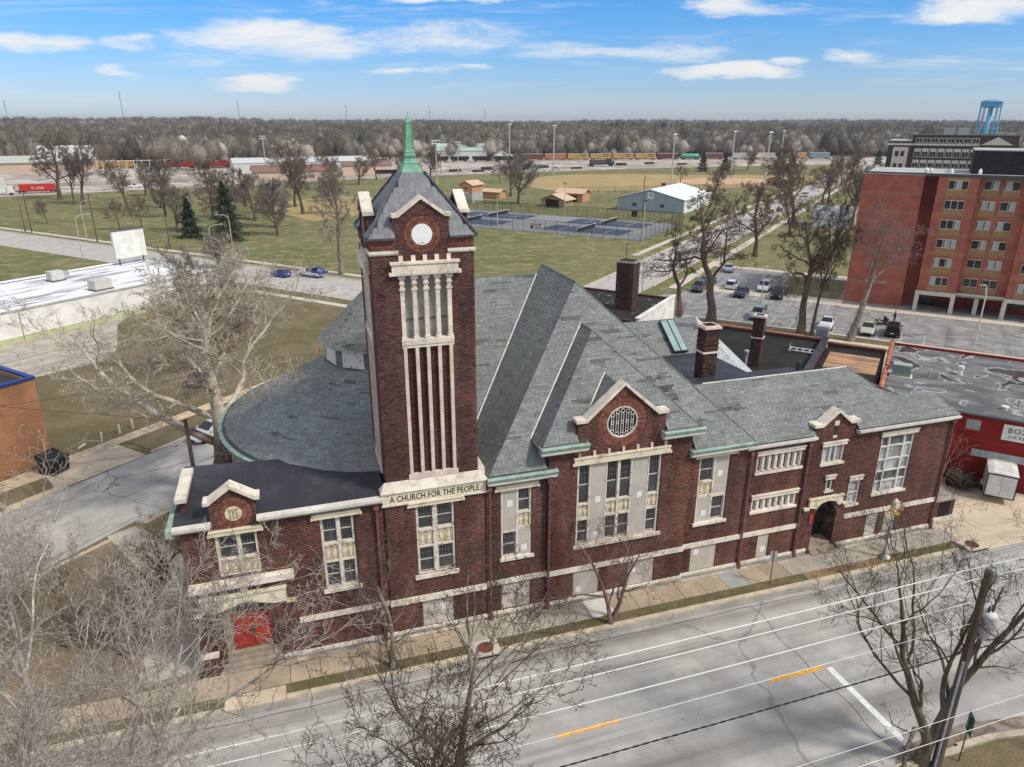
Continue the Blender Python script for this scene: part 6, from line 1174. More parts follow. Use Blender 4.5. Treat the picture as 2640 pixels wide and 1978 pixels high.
def tank(label,c,loc,rz,L=14):
    t=thing('tank_car',label,'rail car',loc,rz); m=mat('tank_%02d'%int(c[1]*99),c,rough=.6,var=.12,scale=.4); b=B(); b.tube([(-L/2,0,2.8),(-L/2+.3,0,2.8),(-L/2+.8,0,2.8),(L/2-.8,0,2.8),(L/2-.3,0,2.8),(L/2,0,2.8)],[.5,1.2,1.5,1.5,1.2,.5],16); mk('tank',b,m,t,True); b=B(); b.tube([(0,0,4.2),(0,0,4.8)],.6,10); mk('dome',b,m,t); bl('underframe',blkt,t,(-L/2,L/2,-1.1,1.1,.85,1.2)); bogies(t,L); return t
p=on(294); tank('green tank car between the dark red and brown boxcars',(.10,.36,.24),(p.x,p.y,.2),ra); p=on(158); tank('dirty white tank car left of the maroon boxcar',(.55,.53,.48),(p.x,p.y,.2),ra)
def hopper(label,c,loc,rz,L=13,h=3.9,kind='hopper_car'):
    t=thing(kind,label,'rail car',loc,rz); m=mat('hop_%02d'%int(c[0]*99),c,rough=.85,var=.25,scale=.5); b=B(); b.add([(-L/2,-1.5,h),(L/2,-1.5,h),(L/2,1.5,h),(-L/2,1.5,h),(-L/2,-1.5,2.0),(L/2,-1.5,2.0),(L/2,1.5,2.0),(-L/2,1.5,2.0),(-L/2+2.2,-1.2,1.1),(L/2-2.2,-1.2,1.1),(L/2-2.2,1.2,1.1),(-L/2+2.2,1.2,1.1)],[(0,1,5,4),(1,2,6,5),(2,3,7,6),(3,0,4,7),(4,5,9,8),(5,6,10,9),(6,7,11,10),(7,4,8,11),(8,9,10,11)]); mk('hopper',b,m,t); bl('load',mat('coal_load',(.03,.028,.027)),t,(-L/2+.1,L/2-.1,-1.4,1.4,h-.4,h-.1)); [bl('rib',m,t,(-L/2+.3+i*(L-.6)/9-.07,-L/2+.3+i*(L-.6)/9+.07,-1.6,-1.5,2,h)) for i in range(10)]; bogies(t,L); return t
for i,(x,y) in enumerate(((108,512),(122,509),(137,506),(152,503))): hopper('black hopper car, %s of four left of the tall light pole'%('first','second','third','fourth')[i],(.03,.03,.032),(x,y,.1),ra)
def loco(label,c,loc,rz):
    t=thing('locomotive',label,'locomotive',loc,rz); m=mat('loco_%02d'%int(c[0]*99),c,rough=.6,var=.15); bl('hood',m,t,(-8,4.5,-.95,.95,1.4,4.0)); bl('cab',m,t,(4.5,6.8,-1.45,1.45,1.4,4.5)); bl('nose',m,t,(6.8,9,-1.2,1.2,1.4,3.2)); bl('walkway',blkt,t,(-9.5,9.5,-1.5,1.5,1.1,1.4)); bl('cab_window',cglass,t,(4.9,6.4,-1.48,-1.45,3.3,4.1)); [bl('louvre',leadm,t,(-7.5+i*1.1,-6.9+i*1.1,-.98,-.95,2,3.6)) for i in range(10)]; bogies(t,18); return t
loco('black locomotive frame with white ribs on the near siding',(.04,.045,.05),(196,433,.1),.09); loco('red locomotive left of the white warehouse',(.42,.03,.03),(-57,486,.1),.1); loco('second red locomotive just right of the first',(.40,.025,.025),(-37,489,.1),.1)
hopper('dusty blue gondola car left of the dark siding',(.14,.2,.27),(144,419,.1),.09,13,2.6,'gondola_car')
for i,(x,y,c,lb) in enumerate(((-108,496,(.42,.24,.06),'yellow and red boxcar behind the white railing'),(-91,498,(.40,.22,.07),'yellow boxcar right behind the white railing'),(-74,500,(.04,.04,.04),'black boxcar left of the red locomotives'))): t=boxcar(lb,c,False); t.location=(x,y,.1); t.rotation_euler=(0,0,.1); del t['group']
KT=thing('red_container','red shipping container with white lettering on a flat car','container',(-93,337.5,.9),.02); redc=mat('container_red',srgb(190,52,46),rough=.6,var=.1,scale=.5); bl('box',redc,KT,(-6.1,6.1,-1.2,1.2,0,2.6)); [bl('corrugation',redc,KT,(-5.9+i*.6,-5.65+i*.6,-1.24,-1.2,.1,2.5)) for i in range(20)]
me=text_mesh('K LINE',1.5,.01); me.materials.append(plate); q=obj('lettering',me,None,KT); q.location=(0.4,-1.26,.7); q.rotation_euler=(PI/2,0,0)
t=thing('flat_car','flat rail car carrying the red container at left','rail car',(-93,337.5,.1),.02); bl('deck',blkt,t,(-7.5,7.5,-1.3,1.3,.65,.85)); bogies(t,15)
WT=thing('white_truck','white box truck left of the red container','truck',(-103.5,331,.05),.1); bl('cargo_box',trw,WT,(-5,1.6,-1.25,1.25,1.1,6.2)); bl('cab',trw,WT,(1.8,4.2,-1.2,1.2,.8,3.4)); bl('windshield',cglass,WT,(4.2,4.25,-1.0,1.0,2.1,3.2)); [ (lambda b:mk('wheel',b,tyre,WT))(B().tube([(x,y*.9,.5),(x,y*1.2,.5)],.5,12)) for x in (-3.5,3) for y in (-1,1)]
FN=thing('white_railing','long white rail yard railing in front of the yellow boxcars','fence',(-112,492,0),.1)
for i in range(14): bl('post',plate,FN,(i*4.2-.15,i*4.2+.15,-.12,.12,0,5.2))
bl('top_rail',plate,FN,(0,54.6,-.1,.1,4.9,5.1))
SB=thing('scoreboard','black scoreboard on two posts left of the tower roof','scoreboard',(54,381,0),0); bl('panel',blkt,SB,(-7,7,-.2,.2,1.8,3.8)); bl('post',leadm,SB,(-5,-4.7,-.15,.15,0,1.8)); bl('post',leadm,SB,(4.7,5,-.15,.15,0,1.8))
# ---------------------------------------------------------------- poles, lamps, fences
steel=mat('pole_steel',srgb(186,186,182),rough=.5,var=.1,metal=.2); woodp=mat('pole_wood',srgb(112,98,86),rough=.9,col2=srgb(80,70,62),scale=1.2,stretch=(6,6,.4),fine=.15)
def flood(label,loc,h,n=4,rz=0,m=steel,r=.28):
    t=thing('floodlight_pole',label,'light pole',loc,rz,'floodlight poles around the ball fields'); b=B(); b.tube([(0,0,0),(0,0,h)],[r,r*.6],8); mk('pole',b,m,t)
    for k in range(2): bl('cross_arm',m,t,(-1.7,1.7,-.06,.06,h-.3-k*1.2,h-.18-k*1.2))
    for k in range(n):
        b=B(); x=-1.5+3.0*(k%4)/3; z=h-.3-1.2*(k//4); b.lathe([(.14,.25),(.36,-.05),(.36,-.2),(.02,-.22)],10,(x,-.15,z)); mk('lamp',b,lampw,t)
    return t
for i,(x,y,h,lb) in enumerate(((170.1,298,21.9,'tall floodlight pole behind the metal pavilion'),(139.7,369.6,25.3,'tall floodlight pole left of the ball field'),(136.4,437.8,25.7,'tall floodlight pole among the rail sidings'),(224,332,22.5,'tall floodlight pole behind the evergreen clump'),(191.4,258.8,23.2,'tall floodlight pole beside the avenue, nearest one'),(263.7,345.3,22.5,'tall floodlight pole farthest right'),(-6.8,439.5,19.6,'double row floodlight pole left of the tower'),(62,300,20,'floodlight pole hidden behind the copper spire'),(92,388,17,'slim floodlight pole by the black rail cars'))):
    flood(lb,(x,y,0),h,8 if i in (6,7) else 4,.6 if i<6 else .1,r=.42 if h>20 else .3)
for i,(x,y,h,lb) in enumerate(((53.7,183.1,9.3,'thin court light pole at the left near corner'),(80.1,151.5,9.7,'thin court light pole at the right near corner'),(81.1,204.4,9.7,'thin court light pole on the far side of the courts'))):
    t=thing('court_light',lb,'light pole',(x,y,0),GRZ,'court light poles'); b=B(); b.tube([(0,0,0),(0,0,h)],[.13,.09],7); mk('pole',b,steel,t); bl('lamp_head',blkt,t,(-.5,.5,-.25,.25,h,h+.18))
def street_lamp(label,loc,h,rz,arm=2.2,m=steel):
    t=thing('street_lamp',label,'street lamp',loc,rz,'street lamps'); b=B(); b.tube([(0,0,0),(0,0,h*.85),(.15,0,h*.95),(arm*.5,0,h),(arm,0,h+.05)],[.11,.085,.07,.05,.045],7); mk('pole',b,m,t); b=B(); b.tube([(arm-.1,0,h+.05),(arm+.2,0,h+.06),(arm+.65,0,h)],[.06,.14,.07],8); mk('lamp_head',b,mat('lamp_grey',srgb(176,178,176)),t); return t
street_lamp('curved street lamp at the crossing beyond the white store',(-40.6,166.9,0),9.1,.3); street_lamp('curved street lamp on the park side near the evergreens',(-46,196,0),9.3,.2); street_lamp('street lamp in front of the taller evergreen',(-11.1,162.8,0),8.6,2.9); street_lamp('shorter street lamp beside the one by the taller evergreen',(-15,160,0),7.0,.2); street_lamp('grey street lamp at the parking lot entrance right of big chimney',(56.2,105.4,0),6.6,2.8,1.0); street_lamp('concrete lamp pole on the lawn in front of the flats',(84.6,66.7,0),7.3,2.2,.3,concr); street_lamp('thin light pole in the lot behind the rear hall chimney',(66.2,87.1,0),7.0,.5,.3)
def upole(label,loc,h,arms=1,rz=0,r=.16):
    t=thing('utility_pole',label,'utility pole',loc,rz,'wooden utility poles'); b=B(); b.tube([(0,0,0),(0,0,h)],[r,r*.75],8); mk('pole',b,woodp,t)
    for k in range(arms): bl('cross_arm',woodp,t,(-1.1,1.1,-.06,.06,h-.4-k,h-.28-k)); [(lambda b:mk('insulator',b,plate,t))(B().lathe([(.05,h-.28-k),(.06,h-.12-k),(.02,h-.08-k)],6,(x,0,0))) for x in (-1,-.4,.4,1)]
    return t
upole('dark leaning utility pole at the far left street',(-64.2,215.2,0),6.8,0); upole('pale taller utility pole next to the dark leaning one',(-62.6,214.6,0),9.9,0); upole('utility pole beside the curved lamp on park street',(-42.9,191.8,0),11.3,1); upole('pale stub pole right of the blank sign board',(-25.3,177.2,0),6.8,0); upole('dark thin utility pole right of the picnic shelter',(103,196,0),12,0); upole('utility pole in the rail yard left of the slim floodlight',(84,395,0),14,1); upole('grey pole on the side street behind the sycamore trunk',(-8.3,51.9,0),6.9,0,0,.17); upole('utility pole on the verge right of the avenue trees',(128,176,0),9,0)
for i,(x,y,h) in enumerate(((-255,1500,78),(-60,1500,64),(145,1600,60),(330,1650,60),(470,1700,58),(-420,1450,62))):
    t=thing('radio_mast',['thin mast above the wooded hills, far left one','thin mast above the hills above the evergreens','thin mast above the hills left of the spire','thin mast on the hills just right of the spire','thin mast on the hills left of the tall poles','thin mast on the hills at the left frame edge'][i],'mast',(x,y,15),group='masts on the horizon'); b=B(); b.tube([(0,0,0),(0,0,h-15)],[.55,.3],5); mk('mast',b,mat('mast_grey',srgb(120,122,126)),t); [bl('cross_arm',MATS['mast_grey'],t,(-2.2,2.2,-.2,.2,h-19-k*5,h-18.5-k*5)) for k in range(3)]
# chain link fence round the courts, nets
chain=bpy.data.materials.new('chain_link'); chain.use_nodes=True; t_=chain.node_tree; pr=t_.nodes['Principled BSDF']; pr.inputs['Base Color'].default_value=(.05,.05,.05,1); pr.inputs['Roughness'].default_value=.6
vz=N(t_,'ShaderNodeTexCoord'); wv=N(t_,'ShaderNodeTexNoise',i_Scale=40.0); t_.links.new(vz.outputs['Object'],wv.inputs['Vector']); t_.links.new(RAMP(t_,wv.outputs[0],.5,.64,0,.55),pr.inputs['Alpha'])
TF_=thing('court_fence','tall chain link fence around the tennis courts','fence',W(164.6,131),GRZ); L_,D_=71.5,32.9
for i in range(23):
    for y in (0,D_): b=B(); b.tube([(i*L_/22,y,0),(i*L_/22,y,3.2)],.05,5); mk('post',b,blkt,TF_)
for i in range(1,10):
    for x in (0,L_): b=B(); b.tube([(x,i*D_/10,0),(x,i*D_/10,3.2)],.05,5); mk('post',b,blkt,TF_)
for q in ((0,L_,-.01,.01,.05,3.15),(0,L_,D_-.01,D_+.01,.05,3.15),(-.01,.01,0,D_,.05,3.15),(L_-.01,L_+.01,0,D_,.05,3.15)): bl('mesh_panel',chain,TF_,q)
for q in ((0,L_,-.03,.03,3.15,3.21),(0,L_,D_-.03,D_+.03,3.15,3.21),(-.03,.03,0,D_,3.15,3.21),(L_-.03,L_+.03,0,D_,3.15,3.21)): bl('top_rail',blkt,TF_,q)
t=thing('court_banner','red and white banner tied to the court fence','banner',W(164.4,88),GRZ); bl('cloth',plate,t,(-1.9,1.9,-.12,-.06,.8,2.4)); bl('mark',blkt,t,(-1.7,-.9,-.14,-.12,.9,1.6)); [bl('line',blkt,t,(-.5,1.5,-.14,-.12,z,z+.12)) for z in (1.0,1.35)]
[bl('letter_stroke',lampr,t,(x,x+.22,-.14,-.12,1.72,2.28)) for x in (-1.7,-1.3,-.9,-.3,.1,.5,.9,1.3)]
for i,(uc,vc) in enumerate(((174.5,78.5),(190,78.5),(174.5,115),(190,115))):
    t=thing('tennis_net',['tennis net on the near right court','tennis net on the far right court','tennis net on the near left court','tennis net on the far left court'][i],'tennis net',W(uc,vc,.06),GA,'tennis nets'); bl('netting',mat('net_black',(.03,.035,.04),rough=.9),t,(-6.0,6.0,-.02,.02,.1,1.0)); bl('net_band',plate,t,(-6.0,6.0,-.03,.03,1.0,1.14)); bl('post',steel,t,(-6.1,-6,-.06,.06,0,1.2)); bl('post',steel,t,(6,6.1,-.06,.06,0,1.2))
OF=thing('outfield_fence','low chain link fence along the ball field edge','fence',(104,279,0)); pts=[(111,279),(145,273.5),(205,271.5),(240,281.5)]; 
for a,c in zip(pts,pts[1:]):
    n=int(math.hypot(c[0]-a[0],c[1]-a[1])/6)
    for i in range(n): p=rt(a,c,i/n); b=B(); b.tube([(p[0]-104,p[1]-279,0),(p[0]-104,p[1]-279,2)],.07,5); mk('post',b,blkt,OF)
    A_,C_=(a[0]-104,a[1]-279),(c[0]-104,c[1]-279); b=B(); b.prism([(A_[0],A_[1],.05),(C_[0],C_[1],.05),(C_[0],C_[1],2),(A_[0],A_[1],2)],(0,.02,0)); mk('mesh_panel',b,chain,OF)
for i,(u,v,lb) in enumerate(((200.5,75,'black and red notice board behind the courts'),(330,39,'small red sign on the avenue verge'),(300,100,'small brown sign at the ball field edge'))):
    t=thing('park_sign',lb,'sign',W(u,v),GRZ); bl('panel',blkt if i==0 else lampr,t,(-.9,.9,-.05,.05,.9,2.6)); bl('post',leadm,t,(-.08,.08,.05,.12,0,1.0)); bl('stripe',lampr,t,(-.8,.8,-.07,-.05,1.0,1.5))
# near street furniture
UP=thing('transformer_pole','leaning weathered utility pole carrying a white transformer by the street corner','utility pole',(25.1,16.95,0)); b=B(); b.tube([(0,0,0),(.0,0,5),(0,0,10.35)],[.21,.18,.145],10); mk('pole',b,woodp,UP)
b=B(); b.lathe([(.05,7.0),(.29,7.05),(.30,7.15),(.30,8.1),(.31,8.12),(.31,8.18),(.24,8.28),(.02,8.33)],18,(.62,-.05,0)); tr_=mk('transformer',b,mat('transformer_white',srgb(206,208,208),rough=.5,var=.05),UP,True)
for dx in (-.1,.12): b=B(); b.lathe([(.05,8.25),(.06,8.4),(.04,8.55),(.02,8.6)],8,(.62+dx,-.05,0)); mk('bushing',b,leadm,tr_)
bl('bracket',leadm,UP,(.1,.36,-.08,.08,7.9,8.0),(.1,.36,-.08,.08,7.2,7.3)); b=B(); b.lathe([(.07,10.3),(.09,10.4),(.06,10.5),(.08,10.6),(.03,10.66)],10,(.12,0,0)); mk('insulator',b,plate,UP)
for z in (9.95,9.0,8.75): b=B(); b.tube([(0,0,z),(.45,0,z+.1)],.04,6); mk('standoff',b,leadm,UP); b=B(); b.lathe([(.05,z+.05),(.08,z+.12),(.05,z+.24)],8,(.45,0,0)); mk('insulator',b,plate,UP)
b=B(); b.tube([(-.2,-.1,0),(-.19,-.1,6.0)],.05,6); mk('conduit',b,mat('grey_conduit',srgb(160,168,178)),UP); b=B(); b.tube([(.45,0,8.9),(.6,0,8.75),(.62,-.05,8.6)],.012,5); mk('jumper',b,blkt,UP); b=B(); b.tube([(.2+.14*math.cos(a),.05,6.35+.16*math.sin(a)) for a in [i*.6 for i in range(22)]],.015,5); mk('cable_coil',b,blkt,UP)
wirem=mat('bare_aluminium_wire',srgb(232,232,228),rough=.35,var=.02,metal=.1); cabm=mat('black_cable',(.02,.02,.022),rough=.7)
def wire(label,y,z,m,r,lash=False,sag=.25):
    b=B(); pts=[]
    for k in range(-2,3):
        x0=25.1+(k-1)*44
        for i in range(8): s=i/8; pts.append((x0+44*s,y,z-sag*4*s*(1-s)+.0))
    b.tube(pts,r,5,False); o=tag(mk('overhead_wire',b,m),label,'wire','overhead wires along the street')
    if lash:
        b=B(); 
        for p,q in zip(pts,pts[1:]):
            for i in range(14): s=i/14; x=p[0]+(q[0]-p[0])*s; zz=p[2]+(q[2]-p[2])*s; b.tube([(x,y,zz),(x+.22,y,zz)],r*1.5,5)
        q=mk('lashing',b,m,o); q['kind']='stuff'
wire('topmost white overhead wire along the street',17.0,10.62,wirem,.021); wire('second white overhead wire from the top',17.05,10.0,wirem,.021); wire('third white overhead wire from the top',17.1,8.84,wirem,.021); wire('fourth white overhead wire from the top',17.0,7.82,wirem,.011); wire('black lashed cable below the white wires',16.85,6.55,cabm,.022,True); wire('thin pale wire low over the near lane',14.6,6.25,wirem,.010); wire('lowest pale wire at the near corner',14.5,5.4,wirem,.012)
for i,(a,e) in enumerate((((-30,46,11),(-5,60,7.8)),((-46,70,8.5),(-8.3,51.9,6.8)),((-60,150,9),(-8.3,51.9,6.6)))):
    b=B(); b.tube([Vector(a)*(1-s)+Vector(e)*s-Vector((0,0,1.6*s*(1-s))) for s in [k/10 for k in range(11)]],.014,5,False); tag(mk('service_wire',b,cabm),['dark service wire crossing the side street diagonally','dark service wire from the left to the side street pole','thin wire running back past the white store'][i],'wire')
t=thing('route_sign','green bicycle route sign on a thin post by the street corner','sign',(26.35,16.85,0),1.0); b=B(); b.tube([(0,.03,0),(0,.03,2.6)],.03,6); mk('post',b,mat('green_post',srgb(60,84,70)),t); bl('plate',mat('sign_green',srgb(28,84,66),rough=.5),t,(-.31,.31,-.02,0,2.05,2.75)); bl('lower_plate',MATS['sign_green'],t,(-.31,.31,-.02,0,1.75,2.0)); F1=FR((0,-.02,0),(1,0,0),(0,-1,0)); b=B()
for x in (-.14,.14): b.tube([F1.p(x+.09*math.cos(a),2.3+.09*math.sin(a),.006) for a in [2*PI*i/14 for i in range(15)]],.014,5)
for a,e in (((-.14,2.3),(-.04,2.48)),((-.04,2.48),(.1,2.48)),((.1,2.48),(.14,2.3)),((-.04,2.48),(.02,2.3)),((.02,2.3),(.1,2.48)),((.1,2.48),(.08,2.56))): b.tube([F1.p(*a,.006),F1.p(*e,.006)],.012,5)
mk('bicycle_symbol',b,plate,t); [bl('letter_line',plate,t,(-.24,.24,-.026,-.02,z,z+.04)) for z in (1.81,1.91)]
t=thing('kerb_sign','small metal sign on a thin brown post on the kerb verge','sign',(26.3,30.4,.1),2.9); b=B(); b.tube([(0,0,0),(0,0,2.5)],.03,6); mk('post',b,rust,t); bl('plate',metalw,t,(-.22,.22,-.03,-.01,1.75,2.4))
DL=thing('decorative_lamp','pale street lamp post wearing a golden wreath near the side door','street lamp',(35.3,30.6,.1)); b=B(); b.lathe([(.34,0),(.34,.12),(.2,.3),(.1,.5),(.075,3.4),(.13,3.5),(.05,3.6)],12); mk('post',b,mat('pale_post_paint',srgb(196,196,188)),DL,True); b=B(); b.lathe([(.08,3.55),(.2,3.75),(.22,4.1),(.12,4.3),(.02,4.4)],12); mk('globe',b,lampw,DL,True)
b=B()
for i in range(260):
    a=RN.uniform(0,6.28); rr=.42+RN.gauss(0,.06); p=Vector((rr*math.cos(a),-.1+RN.gauss(0,.08),3.75+rr*math.sin(a))); d=Vector((RN.gauss(0,1),RN.gauss(0,1),RN.gauss(0,1))).normalized()*.09; e=d.orthogonal().normalized()*.03; b.add([p-d,p+e,p+d,p-e],[(0,1,2,3)])
mk('wreath',b,mat('gold_foliage',srgb(196,166,84),var=.3,scale=6),DL)
t=thing('guy_guard','yellow guy wire guard beside the entrance wing corner','guy guard',(-7.6,45.5,0)); b=B(); b.tube([(0,0,0),(.35,-1.2,2.6)],.06,6); mk('guard',b,mat('yellow_plastic',srgb(222,190,40)),t); b=B(); b.tube([(.35,-1.2,2.6),(.75,-2.6,5.6)],.012,4); mk('guy_wire',b,leadm,t)
# ---------------------------------------------------------------- person with walker chair
def skin_fig(name,pts,edges,m,par):
    me=bpy.data.meshes.new(name); me.from_pydata([p[:3] for p in pts],edges,[]); o=obj(name,me,m,par); md=o.modifiers.new('skin','SKIN')
    for i,p in enumerate(pts): r=p[3] if isinstance(p[3],tuple) else (p[3],p[3]); me.skin_vertices[0].data[i].radius=r; me.skin_vertices[0].data[i].use_root=(i==0)
    md.use_smooth_shade=True; s=o.modifiers.new('sub','SUBSURF'); s.levels=s.render_levels=1; return o
PE_=thing('person','person in dark jacket and jeans standing behind a black mobility scooter','person',W(111.7,2.0,.02),GA+2.2)
coat=mat('dark_jacket',(.018,.018,.022),rough=.9); jean=mat('blue_jeans',srgb(58,70,92),rough=.9); skinm=mat('skin',srgb(196,150,124),rough=.6); hairm=mat('grey_hair',srgb(90,84,78),rough=.8)
pts=[(0,0,.98,(.17,.12)),(0,0,1.2,(.16,.11)),(.02,0,1.42,(.19,.11)),(.03,0,1.53,.06),(.05,0,1.6,.07),(.06,0,1.69,.095),(.05,0,1.76,.07),(0,.1,.9,.09),(.02,.11,.5,.065),(-.02,.12,.1,.045),(.09,.12,.04,.04),(0,-.1,.9,.09),(.06,-.11,.5,.065),(.02,-.12,.1,.045),(.13,-.12,.04,.04),(.02,.2,1.42,.06),(.02,.27,1.18,.048),(.2,.24,1.02,.036),(.29,.22,1.0,.03),(.02,-.2,1.42,.06),(.02,-.27,1.18,.048),(.2,-.24,1.02,.036),(.29,-.22,1.0,.03)]
ed=[(0,1),(1,2),(2,3),(3,4),(4,5),(5,6),(0,7),(7,8),(8,9),(9,10),(0,11),(11,12),(12,13),(13,14),(2,15),(15,16),(16,17),(17,18),(2,19),(19,20),(20,21),(21,22)]
bd=skin_fig('body',pts,ed,None,PE_); m=bpy.data.materials.new('clothed_figure'); m.use_nodes=True; t_=m.node_tree; p_=t_.nodes['Principled BSDF']; p_.inputs['Roughness'].default_value=.85; tc=N(t_,'ShaderNodeTexCoord'); sp_=N(t_,'ShaderNodeSeparateXYZ'); t_.links.new(tc.outputs['Object'],sp_.inputs[0])
c=MIX(t_,MA(t_,'GREATER_THAN',sp_.outputs[2],.93),srgb(58,70,92),(.018,.018,.022)); c=MIX(t_,MA(t_,'GREATER_THAN',sp_.outputs[2],1.52),c,srgb(196,150,124)); c=MIX(t_,MA(t_,'LESS_THAN',sp_.outputs[2],.09),c,(.02,.02,.02)); t_.links.new(c,p_.inputs['Base Color']); bd.data.materials.append(m)
b=B(); b.lathe([(.04,1.62),(.1,1.66),(.115,1.74),(.08,1.83),(.01,1.86)],12,(.035,0,0)); mk('hair',b,hairm,PE_,True)
SCO=thing('mobility_scooter','black mobility scooter with bags beside the standing person','scooter',W(110.2,3.4,.02),GA+2.2); bl('seat',blkt,SCO,(-.3,.25,-.28,.28,.55,.68)); bl('backrest',blkt,SCO,(-.36,-.26,-.28,.28,.68,1.2)); bl('footboard',blkt,SCO,(-.5,.75,-.25,.25,.2,.28)); b=B(); b.tube([(.7,0,.28),(.55,0,1.0)],.04,6); b.tube([(.55,-.3,1.0),(.55,.3,1.0)],.025,6); mk('tiller',b,blkt,SCO); bl('bag',mat('dark_bag',(.03,.03,.04)),SCO,(-.7,-.38,-.3,.3,.4,.95)); bl('basket',leadm,SCO,(.72,1.0,-.22,.22,.6,.85))
for x,y in ((-.45,-.28),(-.45,.28),(.75,-.2),(.75,.2)): b=B(); b.tube([(x,y-.05,.18),(x,y+.05,.18)],.18,10); mk('wheel',b,tyre,SCO)

# rail yard clutter: stacked sleepers, pipe bundles, a yard shed
tie=mat('creosote_timber',srgb(74,62,56),rough=.95,var=.3,scale=2)
for i,(x,y,rz,n) in enumerate(((118,424,.1,6),(132,428,.05,5),(156,430,.2,6),(172,416,.1,4),(214,441,.0,6),(238,448,.1,5),(96,412,.15,5),(108,406,.1,4),(60,402,.1,4),(256,436,.1,4),(-30,372,.2,4),(10,392,.1,4))):
    t=thing('sleeper_stack','dark timber sleeper stack %s'%['left of the gondola car','behind the gondola car','just left of the dark siding engine','in front of the dark siding engine','right behind the dark siding engine','right of the dark siding engine','below the black hopper cars','nearest the ball field light pole','behind the scoreboard','farthest right on the gravel','nearest the huge park oak','in front of the brown roofed house'][i],'timber stack',(x,y,.05),rz,'sleeper stacks in the rail yard')
    for k in range(n):
        for j in range(4): o=bl('sleeper',tie,t,(-3.2+RN.uniform(-.3,.3),3.2+RN.uniform(-.3,.3),-1.2+j*.62,-.7+j*.62,k*.27,k*.27+.25))
for i,(x,y,rz,lb,c) in enumerate(((150,407,.1,'white yard pickup beside the tall light pole',srgb(214,214,212)),(156,408.5,.1,'grey yard pickup next to the white one',srgb(150,152,156)),(112,398,.3,'white pickup by the black hopper cars',srgb(216,216,214)),(-60,352,.1,'white pickup alone on the yard road',srgb(220,220,218)))):
    t=pickup(lb,paint('yard%d'%i,c)); t.location=(x,y,.06); t.rotation_euler=(0,0,rz)
# ---------------------------------------------------------------- trees
def rotvec(d,ang,az,rs):
    """turn unit vectors d by ang about a random azimuth az"""
    ref=np.where(np.abs(d[:,2:3])<.95,np.array([[0,0,1.]]),np.array([[1.,0,0]])); a=np.cross(d,ref); a/=np.linalg.norm(a,axis=1,keepdims=True); b=np.cross(d,a)
    s=a*np.cos(az)[:,None]+b*np.sin(az)[:,None]; return d*np.cos(ang)[:,None]+s*np.sin(ang)[:,None]
def polys_to_mesh(P,Rr,n):
    """P: (N,k,3) polylines, Rr: (N,k) radii -> verts, quads"""
    N_,k,_=P.shape; T=np.empty_like(P); T[:,1:-1]=P[:,2:]-P[:,:-2]; T[:,0]=P[:,1]-P[:,0]; T[:,-1]=P[:,-1]-P[:,-2]; T/=np.linalg.norm(T,axis=2,keepdims=True)+1e-9
    d=P[:,-1]-P[:,0]; ref=np.where(np.abs(d[:,2:3])<.9*np.linalg.norm(d,axis=1,keepdims=True),np.array([[0,0,1.]]),np.array([[1.,0,0]]))[:,None,:]
    A=np.cross(T,ref); A/=np.linalg.norm(A,axis=2,keepdims=True)+1e-9; Bv=np.cross(T,A); an=np.arange(n)*2*math.pi/n
    V=P[:,:,None,:]+(A[:,:,None,:]*np.cos(an)[None,None,:,None]+Bv[:,:,None,:]*np.sin(an)[None,None,:,None])*Rr[:,:,None,None]
    i=np.arange(k-1)[:,None]; j=np.arange(n)[None]; q=np.stack([i*n+j,i*n+(j+1)%n,(i+1)*n+(j+1)%n,(i+1)*n+j],-1).reshape(-1,4)
    F=(q[None]+(np.arange(N_)*k*n)[:,None,None]).reshape(-1,4); return V.reshape(-1,3),F
